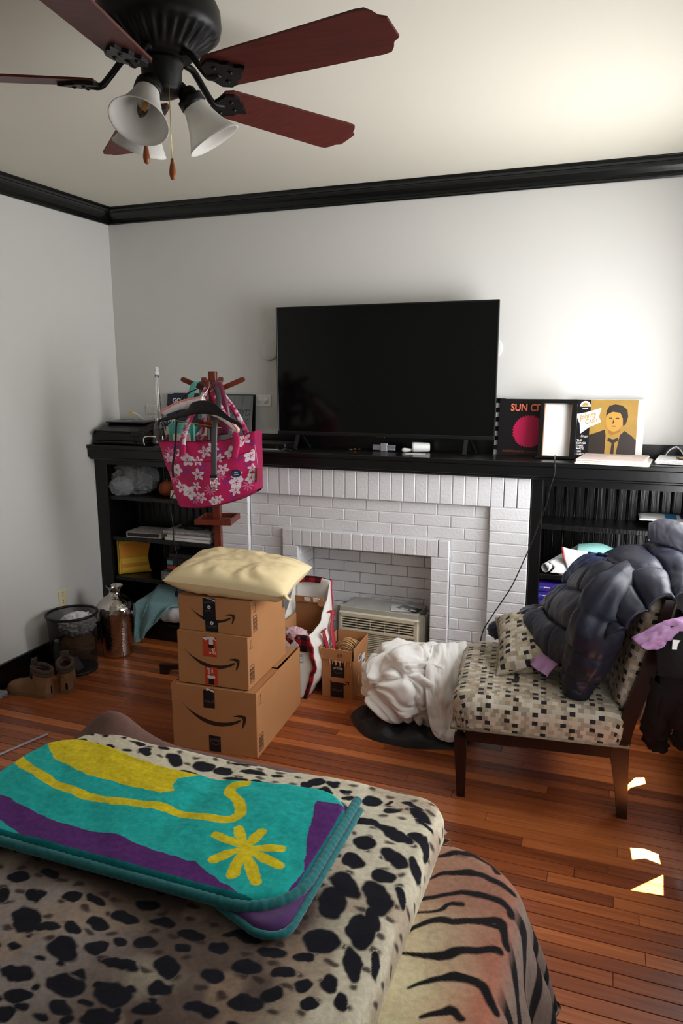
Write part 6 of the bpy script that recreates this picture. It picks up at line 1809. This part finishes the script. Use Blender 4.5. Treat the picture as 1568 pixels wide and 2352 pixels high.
# lilac garment showing at the hem and on the right
li = thing('lilac_top', 'lilac cotton top showing from under the navy jacket hem', 'top', (2.95, -1, .6))
hemr = Gj[-1]
ctl = []
for k, d in ((0, (0.06, .05, .03)), (1, (0, 0, -.005)), (2, (-.030, -.018, -.035)), (3, (-.040, -.03, -.050))):
    ctl.append([tuple(hemr[i] + Vector(d) + Vector((-.012, -.004, .002))) for i in (0, 25, 50, 75, 95)])
Gl = surf(ctl, 80, 20)
Nl = normals(Gl)
Gl = [[p + n * (.008 * math.sin(i * .5 + 2 * nz(i * .1, j * .1)) * (j / 19)) for i, (p, n) in enumerate(zip(r, nr))] for j, (r, nr) in enumerate(zip(Gl, Nl))]
obj('hem', grid_mesh('lilac', Gl), 'lilac_cotton', li, solid=.004)
ctl = [[(3.31, -1.44, .80), (3.40, -1.44, .87), (3.48, -1.42, .90), (3.55, -1.36, .90)], [(3.34, -1.47, .785), (3.42, -1.47, .835), (3.50, -1.45, .865), (3.575, -1.38, .86)], [(3.37, -1.45, .765), (3.44, -1.45, .80), (3.52, -1.43, .82), (3.58, -1.37, .81)]]
Gl = surf(ctl, 50, 26); Nl = normals(Gl)
Gl = [[p + n * (.012 * fbm(i * .12, j * .14, 2)) for i, (p, n) in enumerate(zip(r, nr))] for j, (r, nr) in enumerate(zip(Gl, Nl))]
o = obj('side_fold', grid_mesh('lilac', Gl), 'lilac_cotton', li, solid=.005)
# black coat hanging from the back of the chair
ct = thing('black_coat', 'black wool coat hanging behind the chair back at the right edge', 'coat', (3.5, -1.1, .5))
ctl = [[(3.41, -1.38, .80), (3.47, -1.41, .84), (3.55, -1.37, .83), (3.60, -1.25, .82), (3.61, -1.0, .80)],
       [(3.42, -1.34, .66), (3.47, -1.39, .68), (3.56, -1.37, .68), (3.625, -1.25, .66), (3.635, -1.0, .64)],
       [(3.40, -1.28, .50), (3.46, -1.34, .50), (3.55, -1.34, .50), (3.62, -1.22, .54), (3.63, -.98, .52)],
       [(3.405, -1.22, .40), (3.46, -1.27, .37), (3.54, -1.28, .42), (3.61, -1.18, .46), (3.62, -.95, .46)]]
Gc = surf(ctl, 60, 60); Nc = normals(Gc)
Gc = [[p + n * (.016 * math.sin(i * .42 + 2.5 * nz(i * .05, j * .05)) * (.3 + .7 * j / 59)) for i, (p, n) in enumerate(zip(r, nr))] for j, (r, nr) in enumerate(zip(Gc, Nc))]
obj('coat_body', grid_mesh('coat', Gc), 'black_wool', ct, solid=.015)
ctl = [[(3.38, -1.40, .83), (3.46, -1.45, .87), (3.54, -1.43, .87), (3.60, -1.36, .85)], [(3.40, -1.43, .76), (3.47, -1.47, .79), (3.55, -1.45, .80), (3.61, -1.38, .78)], [(3.41, -1.41, .66), (3.47, -1.44, .67), (3.55, -1.43, .68), (3.61, -1.36, .67)]]
obj('collar', grid_mesh('collar', surf(ctl, 30, 20)), 'black_wool', ct, solid=.02)
sleeve_tube([(3.44, -1.32, .62), (3.425, -1.27, .47), (3.43, -1.23, .36), (3.447, -1.20, .275)], [.065, .062, .058, .050], 6.1, 1.2, 'black_wool', 'coat_sleeve', 30, 50, ct)
sleeve_tube([(3.56, -1.33, .62), (3.545, -1.29, .48), (3.535, -1.27, .38), (3.53, -1.25, .31)], [.055, .05, .044, .038], 8.4, 1.2, 'black_wool', 'coat_sleeve', 30, 50, ct)
obj('care_label', B().box((3.445, -1.478, .79), (3.485, -1.474, .825), 0, rot=.2), 'paper_white', ct)
st = thing('strap_end', 'short black strap with a buckle lying on the chair seat', 'strap', (2.87, -1.20, .48))
obj('webbing', B().box((2.868, -1.235, .482), (2.884, -1.165, .486), .001, rot=.15), 'black_leather', st)
obj('buckle', B().box((2.86, -1.252, .481), (2.888, -1.232, .489), .003, rot=.15), 'black_plastic', st)
o = obj('navy_cloth', heap((2.75, -.70, .505), (.075, .05, .045), 50, 30, .25, 5.1, 2.4, .44), 'navy_nylon'); tag(o, 'small lump of navy cloth behind the throw pillow on the seat', 'cloth')

# ================================================================ white bundle on a black bag
mat('fleece_white', (242, 240, 236), rough=.95, sheen=.35, bump=.06, bscale=140, var=.02)
wbn = thing('white_blanket', 'bundled white fleece blanket lying on the floor by the chair', 'blanket', (2.33, -.78, 0))
def bundle(u, v):
    th = 2 * PI * u; ph = PI * (v - .5)
    d = Vector((math.cos(th) * math.cos(ph), math.sin(th) * math.cos(ph), math.sin(ph)))
    # soft rounded folds with sharp creases between them, swirling round the heap
    w = Vector((noise.noise(d * 1.3), noise.noise(d * 1.3 + Vector((5, 0, 0))), noise.noise(d * 1.3 + Vector((0, 7, 0)))))
    q = d + .55 * w
    sw = Matrix.Rotation(1.1 * d.z + .4, 3, 'Z') @ q
    n1 = abs(noise.noise(Vector((sw.x * 2.6, sw.y * 1.5, sw.z * 1.7 + 3))))
    n2 = abs(noise.noise(Vector((sw.x * 5.2 + 9, sw.y * 2.6, sw.z * 3.0))))
    n3 = abs(noise.noise(Vector((sw.x * 9 + 2, sw.y * 6, sw.z * 7))))
    k = .90 + .34 * n1 ** .75 + .13 * n2 ** .8 + .035 * n3
    p = Vector((2.335 + .272 * d.x * k, -.775 + .225 * d.y * k, .195 + .195 * d.z * k))
    if p.z < .022: p.z = .022 + (p.z - .022) * .05
    return p
obj('bundle', B().grid(bundle, 260, 150, closed_u=True), 'fleece_white', wbn)
ctl = [[(2.40, -.76, .405), (2.48, -.74, .415), (2.56, -.70, .41)], [(2.41, -.91, .355), (2.51, -.90, .355), (2.61, -.84, .35)], [(2.43, -1.0, .25), (2.53, -1.0, .245), (2.63, -.95, .24)], [(2.46, -1.035, .13), (2.55, -1.04, .115), (2.63, -1.0, .12)], [(2.49, -1.045, .065), (2.555, -1.055, .048), (2.62, -1.02, .06)]]
Gw = surf(ctl, 60, 70); Nw = normals(Gw)
Gw = [[p + n * (.022 * fbm(i * .05, j * .06, 3.3) + .004 * math.sin(i * .3 + j * .1)) for i, (p, n) in enumerate(zip(r, nr))] for j, (r, nr) in enumerate(zip(Gw, Nw))]
obj('corner_flap', grid_mesh('flap', Gw), 'fleece_white', wbn, solid=.008)
obj('hem_stitch', B().tube([r[52] + n[52] * -.006 for r, n in zip(Gw[20:], Nw[20:])], .003, 6), 'fleece_white', wbn)
mat('black_nylon', (24, 25, 28), rough=.5, bump=.15, bscale=40)
def darkbag(u, v):
    th = 2 * PI * u; q = v
    R_ = (1 + .16 * nz(math.cos(th) * 1.5, math.sin(th) * 1.5, 2))
    x = 2.345 + (.335 * q * math.cos(th)) * R_; y = -.855 + .24 * q * math.sin(th) * R_
    z = .05 * max(0, (1 - q ** 6)) ** .5 + .035 * abs(fbm(x * 7, y * 9, 4)) * (1 - q ** 6) + .014 * math.sin(th * 9 + 2 * math.sin(th * 3)) * q * (1 - q ** 8)
    return Vector((x, y, max(z, .003)))
o = obj('black_bag', B().grid(darkbag, 120, 26, closed_u=True), 'black_nylon'); tag(o, 'flattened black nylon bag on the floor under the white blanket', 'bag')

# ================================================================ bed with its blankets
bed = thing('bed', 'bed covered by animal print blankets in the foreground', 'bed', (2.2, -3.2, 0))
v, f, uv = block((1.46, -4.12, 2.96, -2.36), .12, .06, .415, .12, 30)
obj('mattress', new_mesh('mattress', v, f, True, uv), 'paper_white', bed)
obj('bed_base', B().box((1.50, -4.1, .0), (2.93, -2.42, .16), .01), 'black_matte', bed)
NPv = np
def inpoly(px, py, poly):
    c = np.zeros(px.shape, bool); n = len(poly)
    for i in range(n):
        x0, y0 = poly[i]; x1, y1 = poly[i - 1]
        if y0 == y1: continue
        m = ((y0 > py) != (y1 > py)) & (px < (x1 - x0) * (py - y0) / (y1 - y0) + x0)
        c ^= m
    return c
def dist_line(px, py, line):
    d = np.full(px.shape, 9.); T = np.zeros(px.shape); n = len(line) - 1
    for i in range(n):
        ax, ay = line[i]; bx, by = line[i + 1]
        vx, vy = bx - ax, by - ay; L2 = vx * vx + vy * vy
        t = np.clip(((px - ax) * vx + (py - ay) * vy) / L2, 0, 1)
        dd = np.hypot(px - ax - t * vx, py - ay - t * vy)
        m = dd < d
        d = np.where(m, dd, d); T = np.where(m, (i + t) / n, T)
    return d, T
def smooth_line(pts, n=6): return [(p.x, p.y) for p in spline([(a, b_, 0) for a, b_ in pts], n)]
_lat = rng.random((64, 64, 64 and 4))
def vnoise(x, y, s=1., ch_=0):
    """smooth value noise, vectorised"""
    x = x * s; y = y * s
    xi = np.floor(x).astype(int); yi = np.floor(y).astype(int)
    fx = x - xi; fy = y - yi
    fx = fx * fx * (3 - 2 * fx); fy = fy * fy * (3 - 2 * fy)
    g = lambda a, b_: _lat[a % 64, b_ % 64, ch_]
    return (g(xi, yi) * (1 - fx) + g(xi + 1, yi) * fx) * (1 - fy) + (g(xi, yi + 1) * (1 - fx) + g(xi + 1, yi + 1) * fx) * fy - .5
def mixc(c, c2, k):
    c2 = np.array(lin(c2)); k = np.clip(k, 0, 1)[..., None]
    return c * (1 - k) + c2 * k
def sheet(rect_, rc, re, top, drop, nx, ny, colf, lift=None, crown=0., ylo=None, xlo=None, real=False):
    """blanket with dense vertices so that its print stays crisp"""
    x0, y0, x1, y1 = rect_
    maxr = rc + re * PI / 2 + max(0, drop - re)
    ex = maxr - rc - re
    A = np.linspace((x0 - ex) if xlo is None else xlo, x1 + ex, nx); Bv = np.linspace((y0 - ex) if ylo is None else ylo, y1 + ex, ny)
    X, Y = np.meshgrid(A, Bv)
    vs = []
    for j, b_ in enumerate(Bv):
        for a in A:
            p, r = unroll(a, b_, rect_, rc, re, top, maxr, crown)
            if lift: p = lift(p, a, b_, r)
            vs.append(p)
    if real:
        V_ = np.array([tuple(p) for p in vs]); col = colf(V_[:, 0].reshape(X.shape), V_[:, 1].reshape(X.shape)).reshape(-1, 3)
    else: col = colf(X, Y).reshape(-1, 3)
    idx = np.arange(nx * ny).reshape(ny, nx)
    fs = np.stack([idx[:-1, :-1], idx[:-1, 1:], idx[1:, 1:], idx[1:, :-1]], -1).reshape(-1, 4)
    me = bpy.data.meshes.new('cloth')
    me.from_pydata(vs, [], fs.tolist())
    me.polygons.foreach_set('use_smooth', [True] * len(me.polygons))
    a = me.color_attributes.new('col', 'FLOAT_COLOR', 'POINT')
    c = np.ones((len(vs), 4), dtype=np.float32); c[:, :3] = col
    a.data.foreach_set('color', c.ravel())
    return me
mat('plush_print', (200, 190, 170), rough=.95, attr='col', var=.14, vscale=75, bump=.12, bscale=220, sheen=.03, spec=.15)
def tiger(X, Y):
    c = np.tile(np.array(lin((206, 196, 158))), X.shape + (1,))
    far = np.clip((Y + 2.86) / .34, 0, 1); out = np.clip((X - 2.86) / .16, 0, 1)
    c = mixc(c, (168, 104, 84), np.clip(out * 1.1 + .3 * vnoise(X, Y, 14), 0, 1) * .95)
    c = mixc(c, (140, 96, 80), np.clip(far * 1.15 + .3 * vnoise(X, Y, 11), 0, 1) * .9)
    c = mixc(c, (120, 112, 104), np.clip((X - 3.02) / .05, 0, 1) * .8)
    blk = np.zeros(X.shape)
    for i, ln in enumerate(TS):
        d, t = dist_line(X + .010 * vnoise(X, Y, 30), Y + .010 * vnoise(X, Y, 30, 1), smooth_line(ln))
        w_ = .004 + .009 * np.clip(t * 2.4, 0, 1) * (1 - .25 * t)
        if i in (4, 0, 9): w_ = w_ * .6
        blk = np.maximum(blk, np.clip((w_ - d) / .004 + .5, 0, 1))
    s = np.sin((Y * .82 + X * .9 + .05 * vnoise(X, Y, 9)) * 62)
    side = np.clip((s - .30) / .18, 0, 1) * np.clip((X - 3.03) / .03, 0, 1)
    s2 = np.sin((X * 1.0 - Y * .6 + .06 * vnoise(X, Y, 8)) * 50)
    farside = np.clip((s2 - .5) / .2, 0, 1) * np.clip((Y + 2.40) / .03, 0, 1)
    return mixc(c, (24, 20, 22), np.clip(blk + side + farside, 0, 1))
def tig_lift(p, a, b_, r):
    k = max(0, r - .30)
    p = p + Vector((0, 0, .014 * fbm(a * 3, b_ * 3, 6) * (1 if r < .3 else .3)))
    if k > 0:
        an = math.atan2(b_ + 2.6, a - 2.7)
        sp = .20 * min(1, k / .30)                              # flares outwards as it hangs
        d = Vector((p.x - 2.62, max(p.y + 2.75, 0), 0))
        if d.length > 1e-6: d.normalize()
        p = p + d * (sp * .42 + .022 * math.sin(an * 11 + b_ * 14) * min(1, k / .15))
    p.z = max(p.z, .012)
    return p
tg = thing('tiger_blanket', 'tiger striped plush blanket hanging over the right side of the bed', 'blanket', (2.9, -2.8, .2))
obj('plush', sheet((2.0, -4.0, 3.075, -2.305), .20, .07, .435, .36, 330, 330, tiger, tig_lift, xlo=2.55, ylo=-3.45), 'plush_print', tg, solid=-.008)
def leopard(X, Y):
    c = np.tile(np.array(lin((200, 192, 170))), X.shape + (1,))
    # dark brown-grey saddle areas, lighter towards the near left
    near = np.clip((-2.62 - Y) / .22, 0, 1)
    left = np.clip((2.69 - X) / .16 + .8 * vnoise(X, Y, 7), 0, 1)
    c = mixc(c, (78, 61, 55), np.clip(left * np.clip((-2.66 - Y) / .10, 0, 1) * (1.15 + 1.1 * vnoise(X, Y, 9, 1)), 0, 1) * .95)
    c = mixc(c, (146, 135, 129), np.clip((2.30 - X) / .20, 0, 1) * np.clip((-2.93 - Y) / .08 + .8 * vnoise(X, Y, 10, 2), 0, 1) * .9)
    c = mixc(c, (150, 128, 108), np.clip((vnoise(X, Y, 12, 1) - .12) / .15, 0, 1) * .55)
    blk = np.zeros(X.shape); brn = np.zeros(X.shape)
    wx = X + .016 * vnoise(X, Y, 26) + .006 * vnoise(X, Y, 70, 2); wy = Y + .016 * vnoise(X, Y, 26, 1) + .006 * vnoise(X, Y, 70, 3)
    for (cx, cy, ax, ay, bx, by) in SPOTS:
        det = ax * by - ay * bx
        if abs(det) < 1e-7: continue
        m = (np.abs(X - cx) < .14) & (np.abs(Y - cy) < .14)
        if not m.any(): continue
        dx, dy = wx[m] - cx, wy[m] - cy
        s = (dx * by - dy * bx) / det; t = (ax * dy - ay * dx) / det
        r = np.sqrt(s * s + t * t) / 1.13
        blk[m] = np.maximum(blk[m], np.clip((1.02 - r) * 6, 0, 1))
    # small spots beyond the ones that matter, all over the rest of the cloth
    gx, gy = X / .062, Y / .055
    ii, jj = np.floor(gx).astype(int), np.floor(gy).astype(int)
    rr_ = _lat[ii % 64, jj % 64, 0]; ox = _lat[ii % 64, jj % 64, 1]; oy = _lat[ii % 64, jj % 64, 2]
    d = np.hypot((gx - ii - .3 - .4 * ox) + .35 * vnoise(X, Y, 40), (gy - jj - .3 - .4 * oy) * 1.5 + .35 * vnoise(X, Y, 40, 1))
    out_ = np.clip((Y < -3.12) + (X < 1.75) * 1. + (Y > -2.27), 0, 1)
    blk = np.maximum(blk, np.clip((.30 - d) * 9, 0, 1) * out_)
    brn = np.clip((.30 - d) * 6, 0, 1) * (1 - out_) * .7
    c = mixc(c, (52, 42, 40), brn * 1.3 * (blk < .1))
    return mixc(c, (22, 22, 30), blk)
def leo_lift(p, a, b_, r):
    k = .012 * fbm(a * 2.2, b_ * 2.2, 1.5) + .006 * fbm(a * 6, b_ * 6, 4)
    if r > .10: k *= .4
    return p + Vector((0, 0, k - .0 * a))
lp = thing('leopard_blanket', 'thick leopard print plush blanket spread over the bed', 'blanket', (2.1, -3.0, .45))
obj('plush', sheet((1.47, -4.0, 2.805, -2.235), .06, .045, .508, .085, 560, 420, leopard, leo_lift, ylo=-3.5), 'plush_print', lp, solid=-.02)
mat('brown_fleece', (106, 78, 70), rough=.95, var=.10, vscale=30, bump=.15, bscale=180, sheen=.05)
def brown_lift(p, a, b_, r):
    h = .095 * math.exp(-((a - 1.56) / .13) ** 2 - ((b_ + 2.20) / .085) ** 2)
    return p + Vector((0, 0, h + .008 * fbm(a * 4, b_ * 4, 2)))
v, f, uv = block((1.415, -4.0, 2.785, -2.172), .10, .05, .478, .36, 110)
v = [brown_lift(p, u_[0], u_[1], 0) for p, u_ in zip(v, uv)]
obj('brown_backing', new_mesh('backing', v, f, True, uv), 'brown_fleece', lp)

# folded plush blanket on top
def fold_col(X, Y):
    c = np.tile(np.array(lin((30, 166, 158))), X.shape + (1,))
    wx = X + .006 * vnoise(X, Y, 40); wy = Y + .006 * vnoise(X, Y, 40, 1)
    PUR, YEL = (84, 40, 104), (206, 186, 30)
    put_ = lambda m, col: c.__setitem__(m, np.array(lin(col)))
    put_(inpoly(wx, wy, YB), YEL)
    d, t = dist_line(wx, wy, smooth_line(YS)); put_(d < .0165, YEL)
    put_(inpoly(wx, wy, PB), PUR)
    for ex, ey in FL:
        a = (FC[0] + (ex - FC[0]) * .06, FC[1] + (ey - FC[1]) * .06)
        d, t = dist_line(wx, wy, [a, (ex, ey)])
        put_(d < .006 + .0115 * np.clip(t * 1.7, 0, 1) * (1 - .25 * t), YEL)
    put_(np.hypot(wx - FC[0], wy - FC[1]) < .012, YEL)
    put_(((X > 2.548) & (Y < -2.42)) | (Y < -2.888), (16, 104, 108))
    k = vnoise(X, Y, 55) * .10 + vnoise(X, Y, 160, 1) * .10
    return np.clip(c * (1 + k[..., None]), 0, 1)
def fold_lift(p, a, b_, r):
    g = math.exp(-((a - 1.98) / .30) ** 2) * .085 + .02 * math.exp(-((a - 2.4) / .2) ** 2)
    p.y -= g * max(0, min(1, (b_ + 2.62) / .25)) ** 1.5
    k = .006 * fbm(a * 4, b_ * 4, 2.5) + .004 * fbm(a * 11, b_ * 11, 5) + .010 * math.exp(-((a - 2.13) / .05) ** 2) * max(0, min(1, (b_ + 2.9) / .2)) * -1
    return p + Vector((0, 0, k))
fbk = thing('folded_blanket', 'folded turquoise, purple and yellow plush blanket lying on the leopard blanket', 'blanket', (2.05, -2.65, .53))
YB = [(1.38, -2.30), (1.60, -2.30), (1.9, -2.38), (2.09, -2.44)] + YB[5:] + [(1.50, -2.475), (1.38, -2.42)]
YS = [(1.45, -2.57)] + YS
RT = (1.47, -2.905, 2.562, -2.375)
obj('upper_layer', sheet(RT, .13, .020, .566, .026, 500, 300, fold_col, fold_lift, real=True), 'plush_print', fbk)
mat('teal_trim', (16, 104, 108), rough=.95, var=.2, vscale=90, sheen=.3); mat('purple_plush', (74, 36, 94), rough=.95, var=.15, vscale=60, sheen=.3)
cpull = lambda x: .055 * max(0, min(1, (x - 2.36) / .14))
v, f, uv = block((1.46, -2.885, 2.572, -2.385), .05, .016, .543, .508, 70)
def dip_(a, b_): return (math.exp(-((a - 1.98) / .30) ** 2) * .085 + .02 * math.exp(-((a - 2.4) / .2) ** 2)) * max(0, min(1, (b_ + 2.62) / .25)) ** 1.5
v = [p + Vector((0, -cpull(p.x) * max(0, min(1, (-2.7 - p.y) / .1)) - dip_(p.x, p.y) - .012 * (p.y > -2.5), .004 * fbm(p.x * 5, p.y * 5, 3))) for p in v]
obj('lower_layer', new_mesh('lower', v, f, True, uv), 'purple_plush', fbk)
def rim(rect_, rc, z, r, dip=0.):
    x0, y0, x1, y1 = rect_
    P = []
    P.append(Vector((x0, y0, z)))
    for cx, cy, a0 in ((x1 - rc, y0 + rc, -90),):
        for q in range(7):
            a = math.radians(a0 + 15 * q); P.append(Vector((cx + rc * math.cos(a), cy + rc * math.sin(a), z)))
    P.append(Vector((x1, y1 - .03, z)))
    if dip: P = [P[0], Vector((2.3, y0, z))] + P[1:]
    out = []
    for a, b_ in zip(P, P[1:]):
        n = max(1, int((b_ - a).length / .006))
        for q in range(n): out.append(a.lerp(b_, q / n))
    out.append(P[-1])
    if dip: out = [p + Vector((0, -cpull(p.x) * max(0, min(1, (-2.7 - p.y) / .1)), 0)) for p in out]
    return B().tube(out, [r * (1 + .07 * math.sin(i * 1.9)) for i in range(len(out))], 10)
obj('stitched_edge', rim((1.47, -2.906, 2.563, -2.374), .145, .548, .0135), 'teal_trim', fbk)
obj('stitched_edge', rim((1.46, -2.887, 2.575, -2.382), .05, .526, .0095, 1), 'teal_trim', fbk)
